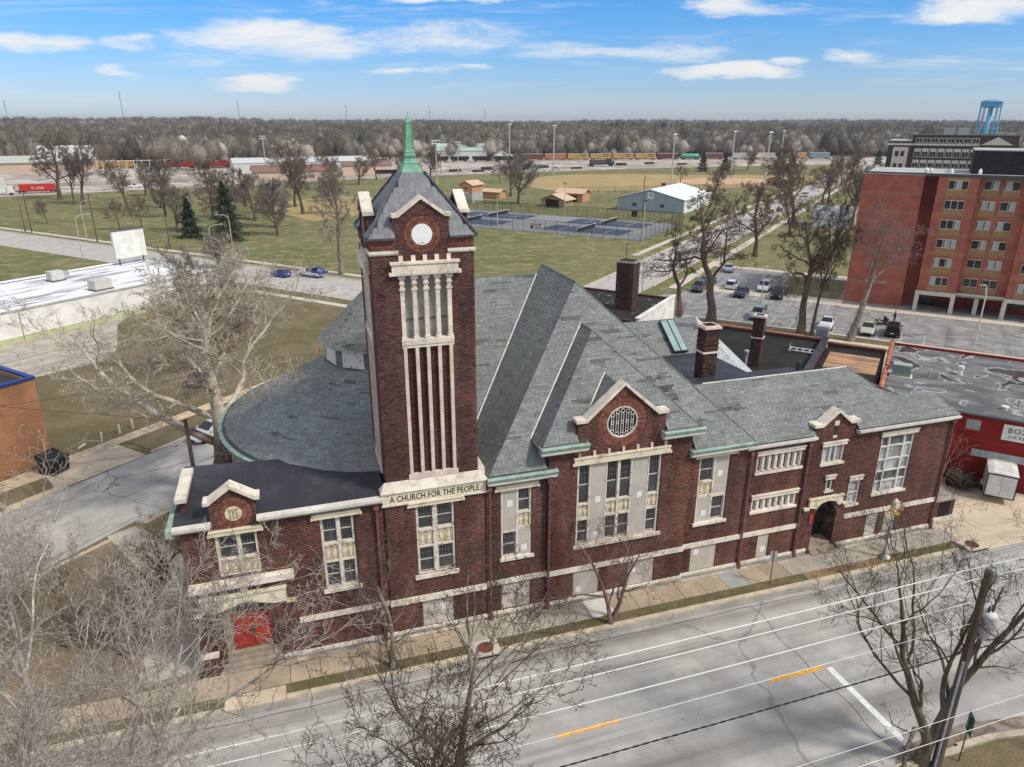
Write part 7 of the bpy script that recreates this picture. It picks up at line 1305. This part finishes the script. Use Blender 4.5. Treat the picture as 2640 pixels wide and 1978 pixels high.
def grow(seed,H,r0,levels,trunk=.35,lean=(0,0),stems=1,twig=.006,up=.25,wob=.16):
    """levels: list of (children, angle, length ratio, radius ratio, k, sides). returns per level (P,R,n)"""
    rs=np.random.RandomState(seed); k=9; out=[]
    P=[];D=[]
    for s in range(stems):
        p=np.array([0,0,-.1]) if stems==1 else np.array([rs.normal(0,.25),rs.normal(0,.25),-.1]); d=np.array([lean[0]+(rs.normal(0,.22) if stems>1 else 0),lean[1]+(rs.normal(0,.22) if stems>1 else 0),1.]); pts=[p]
        for i in range(k-1):
            d=d/np.linalg.norm(d); p=p+d*H*.82/(k-1); d=d+rs.normal(0,wob*.6,3)*np.array([1,1,.3]); pts.append(p)
        P.append(pts)
    P=np.array(P); t=np.linspace(0,1,k); Rr=np.tile(r0*((1-t)**.8*.82+.10)+r0*.35*np.exp(-t*14),(stems,1)); out.append((P,Rr,9)); Lp=np.full(stems,H*.82)
    for li,(m,ang,lr,rr,kk,ns) in enumerate(levels):
        N_=len(P); tmin=trunk if li==0 else .22
        ts=tmin+(1-tmin)*((np.arange(m)[None]+rs.uniform(.0,1,(N_,m)))/m); ts=np.minimum(ts,.985)
        f=ts*(P.shape[1]-1); i0=np.minimum(f.astype(int),P.shape[1]-2); fr=(f-i0)[...,None]; idx=np.arange(N_)[:,None]
        p0=P[idx,i0]*(1-fr)+P[idx,i0+1]*fr; dr=P[idx,i0+1]-P[idx,i0]; dr/=np.linalg.norm(dr,axis=2,keepdims=True)+1e-9
        r_=Rr[idx,i0]*(1-fr[...,0])+Rr[idx,i0+1]*fr[...,0]
        az=(np.arange(m)[None]*2.4+rs.uniform(0,6.28,(N_,1))+rs.normal(0,.4,(N_,m)))
        d=rotvec(dr.reshape(-1,3),(rad(ang)*rs.uniform(.65,1.3,N_*m)),az.ravel(),rs)
        L=(Lp[:,None]*lr*(1-.55*(ts-tmin)/(1-tmin))*rs.uniform(.65,1.25,(N_,m))).ravel() if li==0 else (Lp[:,None]*lr*(1-.35*ts)*rs.uniform(.6,1.3,(N_,m))).ravel()
        rad0=np.maximum((r_*rr).ravel()*rs.uniform(.75,1.05,N_*m),twig); p=p0.reshape(-1,3); pts=[p]
        for s in range(kk-1):
            p=p+d*(L/(kk-1))[:,None]; d=d+rs.normal(0,wob*(1+.3*li),d.shape); d[:,2]+=up*.3; d/=np.linalg.norm(d,axis=1,keepdims=True); pts.append(p)
        P=np.stack(pts,1); tt=np.linspace(0,1,kk)[None]; Rr=np.maximum(rad0[:,None]*(1-.75*tt),twig*.7); Lp=L; out.append((P,Rr,ns))
    return out
def tree_parts(lv,split=2):
    res=[]
    for grp in (lv[:split],lv[split:]):
        Vs,Fs,o=[],[],0
        for P,Rr,n in grp:
            V,F=polys_to_mesh(P,Rr,n); Vs.append(V); Fs.append(F+o); o+=len(V)
        res.append(mesh_np('wood',np.concatenate(Vs),np.concatenate(Fs),smooth=True))
    return res
def bark(name,c,c2=None,rough=.95): return mat(name,c,rough=rough,var=.28,scale=2.2,stretch=(1.5,1.5,.5),fine=.2,fscale=16,col2=c2,spec=.1)
bk_dark=bark('dark_bark',srgb(98,86,76)); bk_grey=bark('grey_bark',srgb(134,126,116)); bk_pale=bark('pale_bark',srgb(164,158,148)); bk_brown=bark('brown_twigs',srgb(124,110,100)); bk_red=bark('reddish_twigs',srgb(150,122,116))
def tree(name,label,loc,lv,bm,tm,rz=0,group=None,s=1,cat='tree'):
    t=thing(name,label,cat,loc,rz,group); a,b_=tree_parts(lv); obj('trunk',a,bm,t); obj('crown',b_,tm,t); t.scale=s if isinstance(s,tuple) else (s,s,s); return t
# park and street tree kinds (shared meshes)
L4=lambda a,b,c,d:[(a,42,.52,.55,6,6),(b,40,.55,.55,5,5),(c,38,.55,.55,4,4),(d,40,.6,.6,3,3)]
K={}
def kind(nm,lv): K[nm]=tree_parts(lv)
kind('oak',grow(21,18,.55,[(11,52,.52,.62,7,7),(7,46,.55,.6,6,5),(7,44,.55,.58,5,4),(7,42,.55,.62,4,3),(4,40,.6,.75,3,3)],trunk=.28,twig=.026,up=.25,wob=.24))
kind('elm',grow(22,18,.5,[(10,34,.64,.62,7,7),(7,36,.55,.6,6,5),(7,40,.5,.58,5,4),(7,42,.55,.62,4,3),(4,40,.6,.75,3,3)],trunk=.24,twig=.026,up=.35,wob=.15))
kind('maple',grow(23,14,.34,[(14,44,.56,.58,6,6),(9,40,.5,.58,5,4),(9,42,.5,.6,4,3),(8,42,.6,.7,3,3)],trunk=.16,twig=.024,up=.4,wob=.14))
kind('small',grow(24,8,.16,[(12,42,.58,.58,6,5),(8,40,.5,.58,5,4),(7,42,.5,.65,4,3),(5,40,.6,.75,3,3)],trunk=.2,twig=.018,up=.35,wob=.15))
kind('gnarl',grow(25,17,.5,[(9,56,.5,.62,7,7),(7,52,.5,.62,6,5),(7,52,.5,.6,5,4),(6,50,.5,.62,4,3),(4,50,.6,.75,3,3)],trunk=.36,twig=.015,up=.12,wob=.34))
def plant(nm,label,x,y,h,bm=bk_dark,tm=bk_brown,rz=None,group='bare trees of the park',name='bare_tree',base={'oak':18,'elm':18,'maple':14,'small':8,'gnarl':17},w_=1):
    t=thing(name,label,'tree',(x,y,0),RN.uniform(0,6.28) if rz is None else rz,group); k=h/base[nm]; t.scale=(k*w_,k*w_,k)
    for pn,me,m in zip(('trunk','crown'),K[nm],(bm,tm)):
        o=obj(pn,me,None,t)
        if not me.materials: me.materials.append(m)
        o.material_slots[0].link='OBJECT'; o.material_slots[0].material=m
    return t
plant('oak','huge spreading bare oak in front of the white mill',-78,307,24,w_=1.15); plant('elm','dark bare tree just right of the huge oak',-66,286,20); plant('elm','second trunk beside the dark tree right of the huge oak',-68.5,285,18,w_=.7)
plant('small','small round bare tree on the lawn at far left',-64,234,7); plant('small','small bare tree behind the blank sign, left one',-42,214,8.4); plant('small','small bare tree behind the blank sign, right one',-36.8,215,9.2)
plant('elm','bare tree in front of the red locomotives',-38.3,265,16); plant('oak','wide grey bare tree behind the evergreens',-20,232,15,bk_dark,bk_grey,w_=1.4); plant('maple','grey bushy tree behind the taller evergreen',-8,222,14,bk_dark,bk_grey,w_=1.3)
plant('maple','round grey tree on the lawn left of the tower',-2.3,204,14,bk_dark,bk_grey,w_=1.25); plant('elm','tall two stemmed bare tree behind the round grey one',5.7,234,19.5,bk_dark,bk_brown); plant('gnarl','big gnarled pollarded tree beside the tow truck',9.3,136.2,21.5,bk_grey,bk_grey,w_=.8)
plant('elm','bare tree by the scoreboard left of the tower',45.4,366,14.5); plant('maple','dense thicket tree right of the spire',74,374,14,bk_dark,bk_brown,w_=1.4); plant('maple','thicket tree left of the scoreboard',60,372,12,w_=1.3); plant('maple','grey bare tree between the press box and ball field',78.3,241,18,bk_dark,bk_grey,w_=1.05); plant('maple','second grey tree behind the one by the press box',84,268,17,bk_dark,bk_grey,w_=1.1)
plant('elm','tall bare street tree on the avenue verge, nearest full crown',135.7,169,19.5,bk_dark,bk_brown,w_=1.1); plant('elm','bare street tree farther up the avenue',185.3,216.5,13.5,w_=1.1); plant('oak','bare tree between avenue walk and lawn',94.9,128.8,17); plant('elm','bare tree left of the flats roof',143.9,155.5,17.5); plant('oak','bare tree right of the flats roof line',165,178,15); plant('elm','bare tree at the end of the avenue',240,270,14); plant('maple','reddish bush tree in front of the dark red boxcar',238,352,8,bk_dark,bk_red,w_=1.4); plant('oak','bare tree over the pink hut',205,268,13,w_=1.2); plant('elm','bare tree far up the avenue right side',262,290,14); plant('maple','bare tree by the rail embankment right of evergreens',262,372,12,w_=1.3)
plant('gnarl','twisted bare tree right of the big chimney',54.3,90,15,bk_dark,bk_dark,w_=1.0); plant('gnarl','large twisted bare tree with thick trunk at lot verge',56.7,85.2,21,bk_dark,bk_dark,w_=1.1,rz=1.0); plant('gnarl','tall twisted tree between the two rear chimneys and flats',65.1,76.5,20,bk_dark,bk_dark,w_=.9,rz=2.2); plant('elm','thin trunk beside the tall twisted tree',66,75.4,16.5,bk_dark,bk_dark,w_=.55)
kind('plane',grow(28,18.5,.55,[(8,34,.50,.55,7,7),(7,44,.55,.55,6,5),(7,46,.5,.55,5,4),(7,44,.5,.6,4,3),(4,42,.6,.7,3,3)],trunk=.45,lean=(.16,0),twig=.010,up=.30,wob=.15)); 
plant('plane','leaning pale trunked tree in front of the red flats',69,71.8,17.4,bk_grey,bk_red,rz=-.9,base={'plane':18.5},w_=1.0)
for x,y,h,k,lb in ((4,256,15,'oak','broad grey oak beyond the round grey lawn tree'),(-34,240,14,'maple','dense grey tree left beyond the spruces'),(-48,262,14,'elm','bare tree left of the small bare pair'),(16,232,13,'maple','grey tree left of the gnarled tree crown'),(-13,199,15,'oak','broad grey oak overlapping the taller spruce'),(-2,190,12,'maple','grey tree right of the taller spruce'),(-27,206,12,'maple','grey tree left behind the dense spruce'),(22,318,15,'elm','bare tree in front of the peach shed'),(34,338,13,'maple','grey tree between the peach shed and ball field'),(-28,318,14,'oak','bare oak before the left end of the white warehouse'),(8,345,14,'elm','bare tree in front of the tan house with brown roof'),(-92,262,11,'elm','bare tree at the far left lawn edge below the oak'),(-50,312,13,'maple','grey tree on the path left of the locomotives'),(18,268,12,'maple','grey tree beside the small straw field'),(-12,262,14,'oak','bare oak behind the wide grey tree'),(60,330,11,'maple','bushy tree left of the press box roofs'),(98,330,10,'small','small bare tree at the ball field corner'),(176,300,9,'small','small bare tree behind the pavilion roof'),(150,232,12,'elm','bare tree right behind the pavilion'),(120,150,13,'elm','bare tree on the lawn right of the avenue walk'),(178,205,14,'oak','bare oak on the avenue verge beyond the grey house')): plant(k,lb,x,y,h,bk_dark,bk_grey if k=='maple' else bk_brown,w_=1.15)
# the great sycamore beside the round roof: brown base, white limbs
syb=mat('sycamore_bark',srgb(206,196,178),rough=.9,scale=1.6,col2=srgb(150,138,120),lo=.46,hi=.66,fine=.15,fscale=8); t_=syb.node_tree; p_=t_.nodes['Principled BSDF']; src=p_.inputs['Base Color'].links[0].from_socket; tc=N(t_,'ShaderNodeTexCoord'); sp_=N(t_,'ShaderNodeSeparateXYZ'); t_.links.new(tc.outputs['Object'],sp_.inputs[0]); nn=N(t_,'ShaderNodeTexNoise',i_Scale=.9,i_Detail=5.0); t_.links.new(tc.outputs['Object'],nn.inputs['Vector'])
f=RAMP(t_,MA(t_,'ADD',sp_.outputs[2],MA(t_,'MULTIPLY',nn.outputs[0],6.0)),7.0,10.5); t_.links.new(MIX(t_,f,srgb(104,90,78),src),p_.inputs['Base Color'])
sytw=bark('sycamore_twigs',srgb(196,186,170),srgb(160,146,132))
tree('sycamore_tree','great sycamore with white mottled limbs beside the round roof',(-6.6,51.8,0),grow(80,16.8,.62,[(14,50,.66,.62,9,8),(9,46,.50,.56,7,6),(9,46,.46,.55,5,4),(6,44,.5,.65,4,3),(4,40,.6,.8,3,3)],trunk=.30,twig=.013,up=.34,wob=.18),syb,sytw,rz=.3,s=(1.42,1.42,1.04))
tree('bushy_tree','dense dark twigged tree behind the sycamore',(-10.4,84,0),grow(62,13.2,.45,[(18,34,.78,.5,7,6),(8,32,.5,.5,6,5),(8,36,.5,.6,4,3),(8,38,.55,.7,3,3)],trunk=.14,twig=.017,up=.42,wob=.12),bk_dark,bk_grey)
tree('bushy_tree','grey twigged tree behind the white store by the park street',(-13,150,0),grow(63,9,.25,[(14,36,.75,.5,6,5),(8,34,.5,.5,5,4),(7,36,.5,.55,4,3),(5,38,.55,.6,3,3)],trunk=.08,twig=.016,up=.45,wob=.12,stems=3),bk_dark,bk_grey,s=.72)
tree('slim_tree','slim pale barked sapling beside the park street',(-3,141,0),grow(64,8,.12,[(8,30,.4,.5,5,4),(5,34,.5,.5,4,3),(4,36,.5,.6,3,3)],trunk=.3,twig=.012,up=.5,wob=.1),bk_pale,bk_red)
tree('slim_tree','reddish shrub tree growing by the white annex wall',(52.5,87,0),grow(65,3.4,.06,[(9,28,.7,.6,5,4),(6,30,.5,.6,4,3),(5,32,.5,.6,3,3)],trunk=.05,twig=.009,up=.5,wob=.1,stems=4),bk_red,bk_red)
tree('slim_tree','reddish bare sapling by the gym front wall',(45.6,36.6,0),grow(66,5,.08,[(8,34,.6,.6,5,4),(6,36,.5,.6,4,3),(5,38,.5,.6,3,3)],trunk=.2,twig=.008,up=.3,wob=.18,stems=2),bk_red,bk_red)
# front street trees
NEARL=[(9,40,.62,.55,8,7),(6,42,.55,.55,6,5),(6,44,.52,.55,5,4),(5,44,.52,.6,4,3),(3,42,.6,.7,3,3)]
tree('street_tree','slender bare street tree in the verge before the gable window',(15.5,30.35,.08),grow(71,6.6,.15,[(7,50,.72,.62,7,6),(6,42,.55,.62,5,4),(6,42,.52,.64,4,3),(5,42,.6,.75,3,3)],trunk=.2,twig=.008,up=.3,wob=.16,stems=2),bark('rosy_bark',srgb(132,108,98)),bark('rosy_twigs',srgb(126,100,94)))
tree('street_tree','low bare street tree in the verge before the tower',(3.0,30.4,.08),grow(72,6.0,.15,[(8,56,.8,.62,7,6),(6,42,.55,.62,5,4),(6,42,.52,.64,4,3),(5,42,.6,.75,3,3)],trunk=.26,twig=.008,up=.2,wob=.18),bk_grey,bark('dusk_twigs',srgb(118,104,98)))
tree('street_tree','large dark bare tree in front of the leaning utility pole',(24.4,16.9,0),grow(73,13.2,.25,[(9,34,.72,.6,9,8),(6,38,.55,.55,7,6),(6,42,.5,.55,5,4),(5,44,.52,.6,4,3),(3,42,.6,.7,3,3)],trunk=.16,twig=.006,up=.22,wob=.18,stems=2),bark('olive_bark',srgb(104,98,84)),bark('dark_twigs',srgb(88,76,68)))
tree('street_tree','dark branches of a tree right of the utility pole',(31.5,14.4,0),grow(74,8.2,.2,[(8,42,.7,.55,8,6),(6,42,.55,.55,6,5),(6,42,.5,.55,5,4),(4,42,.55,.6,4,3)],trunk=.3,twig=.006,up=.15,wob=.2),MATS['olive_bark'],MATS['dark_twigs'])
NEAR2=[(8,46,.38,.64,8,7),(6,44,.58,.64,6,5),(5,46,.55,.64,5,4),(4,46,.55,.68,4,3),(3,42,.6,.8,3,3)]
tree('street_tree','tall grey bare tree at bottom centre rising over the road',(2.2,15.0,0),grow(75,16.8,.27,NEAR2,trunk=.62,lean=(.0,.02),twig=.008,up=.3,wob=.15),bk_grey,MATS['dark_twigs'])
tree('street_tree','thin forked tree left of the bottom centre tree',(1.0,15.6,0),grow(76,13.6,.19,NEAR2,trunk=.62,twig=.008,up=.3,wob=.2),bk_grey,MATS['dark_twigs'])
tree('street_tree','dark bushy tree at bottom centre right of the tall one',(4.4,15.0,0),grow(77,13.2,.2,NEAR2,trunk=.62,twig=.008,up=.36,wob=.15,stems=2),MATS['olive_bark'],MATS['dark_twigs'])
tree('street_tree','low dark tree at the bottom edge between two taller ones',(3.4,14.4,0),grow(78,11.5,.18,NEAR2,trunk=.5,twig=.006,up=.25,wob=.2),MATS['olive_bark'],MATS['dark_twigs'])
PAL=[(9,36,.38,.62,8,7),(6,38,.58,.62,6,5),(6,42,.54,.62,5,4),(5,42,.54,.66,4,3),(2,40,.62,.8,3,3)]
paltw=bark('pale_twigs',srgb(178,170,160),srgb(146,136,128)); palb=bark('birch_bark',srgb(196,190,178),srgb(150,144,134))
for i,(x,y,h,lb) in enumerate(((-4.8,15.2,18.0,'pale bare tree nearest the red door at bottom left'),(-6.3,15.6,18.6,'pale straight trunked tree second from the left edge group'),(-8.0,15.6,18.4,'pale leaning tree at the bottom left edge'),(-3.3,15.8,15.6,'slim pale tree between the door tree and the road'),(-9.8,18.2,17.8,'grey tree behind the leaning edge tree'),(-7.4,18.4,18.2,'pale tree behind the straight trunked one'),(-12.4,17.2,18.6,'pale tree farthest to the left edge'))):
    tree('pale_tree',lb,(x,y,0),grow(81+i,h,.26,PAL if i!=3 else NEAR2,trunk=.74,lean=((-.0,.01,.03,.02,.03,0,.05)[i],.02),twig=.0072,up=.30,wob=.14),palb,paltw)
for i,(x,y,h,lb) in enumerate(((-13.5,37.5,6.5,'tangled grey brush tree in the yard left of the entrance'),(-17.5,41,6,'grey brush tree nearer the side street corner'),(-10.2,35.0,5.5,'twiggy brush tree against the entrance wing'),(-21,36,7.5,'brush tree at the left edge of the church yard'),(-9.2,42.2,4.6,'low brush behind the entrance wing corner'))):
    tree('brush_tree',lb,(x,y,.05),grow(91+i,h,.09,[(7,40,.7,.6,6,5),(6,42,.55,.6,5,4),(5,44,.5,.6,4,3),(4,44,.6,.7,3,3)],trunk=.12,twig=.007,up=.25,wob=.22,stems=4),bk_brown,bark('brush_twigs',srgb(138,126,114)))
tree('street_tree','dark bare tree at the left edge beside the orange building',(-22.6,50.5,.05),grow(97,8.5,.16,NEARL[:4],trunk=.3,twig=.008,up=.3,wob=.2),bk_dark,bk_dark)
# evergreens
def conifer(name,label,loc,h,r,seed,open_=.0,col_=(.022,.045,.024)):
    t=thing(name,label,'evergreen',loc,0); b=B(); b.tube([(0,0,0),(0,0,h*.97)],[.22,.03],7); mk('trunk',b,bk_dark,t); rs=np.random.RandomState(seed); n=int(5200*(h/10)); tt=rs.uniform(.06,1,n)**1.15; rr=r*(1-tt)**.85*(.8+.3*np.sin(tt*h*3.2)); az=rs.uniform(0,6.28,n); bump=1+.28*np.sin(az*5+tt*17)+.15*np.sin(az*11); q=rs.uniform(.35+open_*.2,1,n)*rr*bump
    c=np.stack([q*np.cos(az),q*np.sin(az),tt*h*.98-.18*q],1); d=np.stack([np.cos(az),np.sin(az),rs.normal(-.25,.25,n)],1)+rs.normal(0,.35,(n,3)); d/=np.linalg.norm(d,axis=1,keepdims=True); s=np.cross(d,rs.normal(0,1,(n,3))); s/=np.linalg.norm(s,axis=1,keepdims=True); L=rs.uniform(.18,.42,n)[:,None]; w_=rs.uniform(.05,.10,n)[:,None]
    V=np.stack([c-d*L,c+s*w_,c+d*L,c-s*w_],1).reshape(-1,3); F=np.arange(n*4).reshape(-1,4); g=rs.uniform(.55,1.35,(n,1)); C=np.array(col_)[None]*g*np.array([[1,1,1]])+rs.uniform(0,.01,(n,3)); o=obj('crown',mesh_np('needles',V,F,C),mat('needle_foliage',(1,1,1),attr=True,rough=.9,var=.1),t); return t
conifer('spruce_tree','dark dense spruce on the park lawn, left evergreen',(-22.4,193.4,0),9.6,3.9,1); conifer('spruce_tree','taller loose spruce on the park lawn, right evergreen',(-13.1,184.4,0),14.2,5.8,2,.4,(.030,.052,.026))
for i,(x,y,h,lb) in enumerate(((232,372,11,'olive evergreen left of the tall pole by the rail line'),(246,371,10,'dark evergreen right of the olive one by the rail line'),(290,380,11,'dark evergreen farther right by the rail line'),(378,395,10,'evergreen near the yellow boxcar at far right'),(305,388,9,'short evergreen behind the avenue pole'))): conifer('pine_tree',lb,(x,y,0),h,4.2,30+i,.2,(.034,.05,.026))
# shrub row of the distance: woods as one mass of bare crowns
rs=np.random.RandomState(3)
def far_crown(seed,n=420,h=12,r=5.4):
    q=np.random.RandomState(seed); Vs=[];k=0
    u=q.normal(0,1,(n,3)); u[:,2]=np.abs(u[:,2])*.95; u/=np.linalg.norm(u,axis=1,keepdims=True); rr=q.uniform(.45,1,n)**.5; lob=1+.18*np.sin(3*np.arctan2(u[:,1],u[:,0])+seed)+.1*np.sin(7*u[:,0]+5*u[:,2]); c=np.stack([u[:,0]*r*rr*lob,u[:,1]*r*rr*lob,h*.34+u[:,2]*h*.64*rr*lob],1)
    d=u*np.array([1,1,1.5])+q.normal(0,.33,(n,3)); d/=np.linalg.norm(d,axis=1,keepdims=True); s=np.cross(d,q.normal(0,1,(n,3))); s/=np.linalg.norm(s,axis=1,keepdims=True); L=q.uniform(.5,1.5,n)[:,None]; w_=q.uniform(.035,.11,n)[:,None]
    V=np.stack([c-d*L,c+s*w_,c+d*L,c-s*w_],1).reshape(-1,3); F=np.arange(n*4).reshape(-1,4)
    rings=[(0.15,.98),(.55,.86),(.85,.62),(.80,.42),(.45,.30)]; ns=9; VV=[];FF=[]
    for ri,(rf,zf) in enumerate(rings):
        for j in range(ns): an=2*math.pi*j/ns; f_=q.uniform(.72,1.0); VV.append((r*.86*rf*f_*math.cos(an),r*.86*rf*f_*math.sin(an),h*(zf*.9)*q.uniform(.93,1.04)))
    for ri in range(len(rings)-1):
        for j in range(ns): FF.append((ri*ns+j,(ri+1)*ns+j,(ri+1)*ns+(j+1)%ns,ri*ns+(j+1)%ns))
    F=np.concatenate([F,np.array(FF)+len(V)]); V=np.concatenate([V,np.array(VV)])
    m=26; a=q.uniform(0,6.28,m); e=np.stack([np.cos(a)*r*.6,np.sin(a)*r*.6,q.uniform(.45,.85,m)*h],1); b0=np.stack([q.normal(0,.1,m),q.normal(0,.1,m),q.uniform(0,.3,m)*h],1); P=np.stack([b0,(b0+e)/2+np.array([[0,0,.6]]),e],1); V2,F2=polys_to_mesh(P,np.tile(np.array([[.20,.12,.05]]),(m,1)),3)
    return np.concatenate([V,V2]),np.concatenate([F,F2+len(V)])
FORV=[]
crowns=[far_crown(i,620,12.5+2*(i%3),6.4+.8*(i%2)) for i in range(6)]
woodm=[mat('wood_twigs_%d'%i,c,rough=.97,var=.18,scale=.02,rnd=.34,coords='pos',spec=.05) for i,c in enumerate((srgb(146,138,128),srgb(126,118,110),srgb(108,102,92)))]
src_objs=[]
for i,(V,F) in enumerate(crowns):
    me=mesh_np('crown_kind',V,F); me.materials.append(woodm[i%3]); src_objs.append(me)
pts=[]
def ok(x,y):
    if y<250: return False
    if x<-60+0: lim=520+.0*x if x>-150 else 505
    elif x<60: lim=470 if x<20 else 480
    elif x<180: lim=548-.2*(x-60)
    else: lim=540-.215*(x-150)
    return y>lim
cx0=math.radians(72.5); tries=0
for (d0,d1,sp) in ((440,760,10.2),(760,1150,13),(1150,1700,16),(1700,2600,25),(2600,4200,42)):
    area=.5*rad(84)*(d1*d1-d0*d0); n=int(area/(sp*sp))
    a=cx0+rs.uniform(-rad(42),rad(42),n); r=np.sqrt(rs.uniform(d0*d0,d1*d1,n))
    for aa,r_ in zip(a,r):
        x,y=r_*math.cos(aa),r_*math.sin(aa)
        if not ok(x,y): continue
        if x>300 and y<470 and r_<760: 
            if not (x>420 and y>430): continue
        pts.append((x,y,hill(r_,aa),sp/9.5))
pts=np.array(pts)
def wood_instances(name,pts,seed):
    """one object of kind stuff: crowns instanced on its points"""
    n=len(pts); me=bpy.data.meshes.new(name); me.vertices.add(n); me.vertices.foreach_set('co',pts[:,:3].astype(np.float32).ravel()); a=me.attributes.new('sc','FLOAT','POINT'); q=np.random.RandomState(seed); a.data.foreach_set('value',(np.minimum(pts[:,3],1.9)**.4*q.uniform(.55,1.28,n)).astype(np.float32))
    o=obj(name,me); o['kind']='stuff'; ng=bpy.data.node_groups.new(name,'GeometryNodeTree'); ng.interface.new_socket('Geometry',in_out='INPUT',socket_type='NodeSocketGeometry'); ng.interface.new_socket('Geometry',in_out='OUTPUT',socket_type='NodeSocketGeometry'); gi=ng.nodes.new('NodeGroupInput'); go=ng.nodes.new('NodeGroupOutput')
    return o,ng,gi,go
# the woods: split the points over crown kinds, merged copies kept light by sharing through geometry nodes
kinds=rs.randint(0,6,len(pts))
wo,ng,gi,go=wood_instances('far_woods',pts,4)
joinn=ng.nodes.new('GeometryNodeJoinGeometry'); L=ng.links.new
hidden=bpy.data.collections.new('crown_kinds')
kat=wo.data.attributes.new('kind_id','INT','POINT'); kat.data.foreach_set('value',kinds.astype(np.int32))
for i,me in enumerate(src_objs):
    so=bpy.data.objects.new('crown_kind',me); hidden.objects.link(so)
    oi=ng.nodes.new('GeometryNodeObjectInfo'); oi.inputs['Object'].default_value=so; oi.inputs['As Instance'].default_value=True
    ip=ng.nodes.new('GeometryNodeInstanceOnPoints'); L(gi.outputs[0],ip.inputs['Points']); L(oi.outputs['Geometry'],ip.inputs['Instance'])
    na1=ng.nodes.new('GeometryNodeInputNamedAttribute'); na1.data_type='INT'; na1.inputs[0].default_value='kind_id'; cp=ng.nodes.new('FunctionNodeCompare'); cp.data_type='INT'; cp.operation='EQUAL'; L(na1.outputs[0],cp.inputs['A'] if False else [s for s in cp.inputs if s.name=='A' and s.type=='INT'][0]); [s for s in cp.inputs if s.name=='B' and s.type=='INT'][0].default_value=i; L(cp.outputs[0],ip.inputs['Selection'])
    na2=ng.nodes.new('GeometryNodeInputNamedAttribute'); na2.data_type='FLOAT'; na2.inputs[0].default_value='sc'; L(na2.outputs[0],ip.inputs['Scale'])
    rv=ng.nodes.new('FunctionNodeRandomValue'); rv.data_type='FLOAT'; [s for s in rv.inputs if s.name=='Max' and s.type=='VALUE'][0].default_value=6.28; cz=ng.nodes.new('ShaderNodeCombineXYZ'); L([s for s in rv.outputs if s.type=='VALUE'][0],cz.inputs[2]); L(cz.outputs[0],ip.inputs['Rotation'])
    L(ip.outputs[0],joinn.inputs[0])
L(joinn.outputs[0],go.inputs[0]); md=wo.modifiers.new('woods','NODES'); md.node_group=ng
# pine grove on the skyline
b=B(); rs2=np.random.RandomState(8); Vs=[];Fs=[];o_=0
for i in range(26):
    x=620+rs2.uniform(-110,110); y=1180+rs2.uniform(-30,30); h=rs2.uniform(14,20); n=160; tt=rs2.uniform(.15,1,n); az=rs2.uniform(0,6.28,n); q=(1-tt)**.7*5*rs2.uniform(.5,1,n); c=np.stack([x+q*np.cos(az),y+q*np.sin(az),6+tt*h],1); d=rs2.normal(0,1,(n,3)); d/=np.linalg.norm(d,axis=1,keepdims=True); s=np.cross(d,rs2.normal(0,1,(n,3))); s/=np.linalg.norm(s,axis=1,keepdims=True); Vs.append(np.stack([c-d*1.6,c+s*.8,c+d*1.6,c-s*.8],1).reshape(-1,3)); Fs.append(np.arange(n*4).reshape(-1,4)+o_); o_+=n*4
o=obj('pine_grove',mesh_np('pine_grove',np.concatenate(Vs),np.concatenate(Fs)),mat('far_pine',(.035,.055,.035),rough=.95)); o['kind']='stuff'
# leaf litter and tufts along the verge, scattered blades
n=9000; rs3=np.random.RandomState(12); xx=rs3.uniform(-40,40,n); yy=rs3.uniform(30.08,30.74,n); keep=~(((xx>-5.3)&(xx<-2.35))|((xx>7.2)&(xx<8.85))|(xx>40.7)); xx,yy=xx[keep],yy[keep]; n=len(xx); c=np.stack([xx,yy,np.full(n,.10)],1); d=rs3.normal(0,1,(n,3)); d[:,2]=np.abs(d[:,2])*.9; d/=np.linalg.norm(d,axis=1,keepdims=True); L_=rs3.uniform(.03,.09,n)[:,None]; s=np.cross(d,rs3.normal(0,1,(n,3))); s/=np.linalg.norm(s,axis=1,keepdims=True)
V=np.stack([c-s*.012,c+s*.012,c+d*L_],1).reshape(-1,3); pal=np.array([(.20,.15,.09),(.13,.10,.06),(.10,.11,.04),(.28,.22,.15)]); C=pal[rs3.randint(0,4,n)]
o=obj('verge_tufts',mesh_np('tufts',V,np.arange(n*3).reshape(-1,3),C),mat('tuft',(1,1,1),attr=True,rough=.95,var=.05)); o['kind']='stuff'
# ---------------------------------------------------------------- thin late-winter haze
hb=B(); hb.box(-9600,9600,-9600,9600,-3,84); hz=struct('haze',hb,None,kind='stuff'); hm=bpy.data.materials.new('haze_air'); hm.use_nodes=True; t_=hm.node_tree; t_.nodes.remove(t_.nodes['Principled BSDF']); pv=N(t_,'ShaderNodeVolumePrincipled'); pv.inputs['Color'].default_value=(.80,.86,.95,1); pv.inputs['Density'].default_value=.00010; pv.inputs['Anisotropy'].default_value=.2; t_.links.new(pv.outputs[0],t_.nodes['Material Output'].inputs['Volume']); hz.data.materials.clear(); hz.data.materials.append(hm)
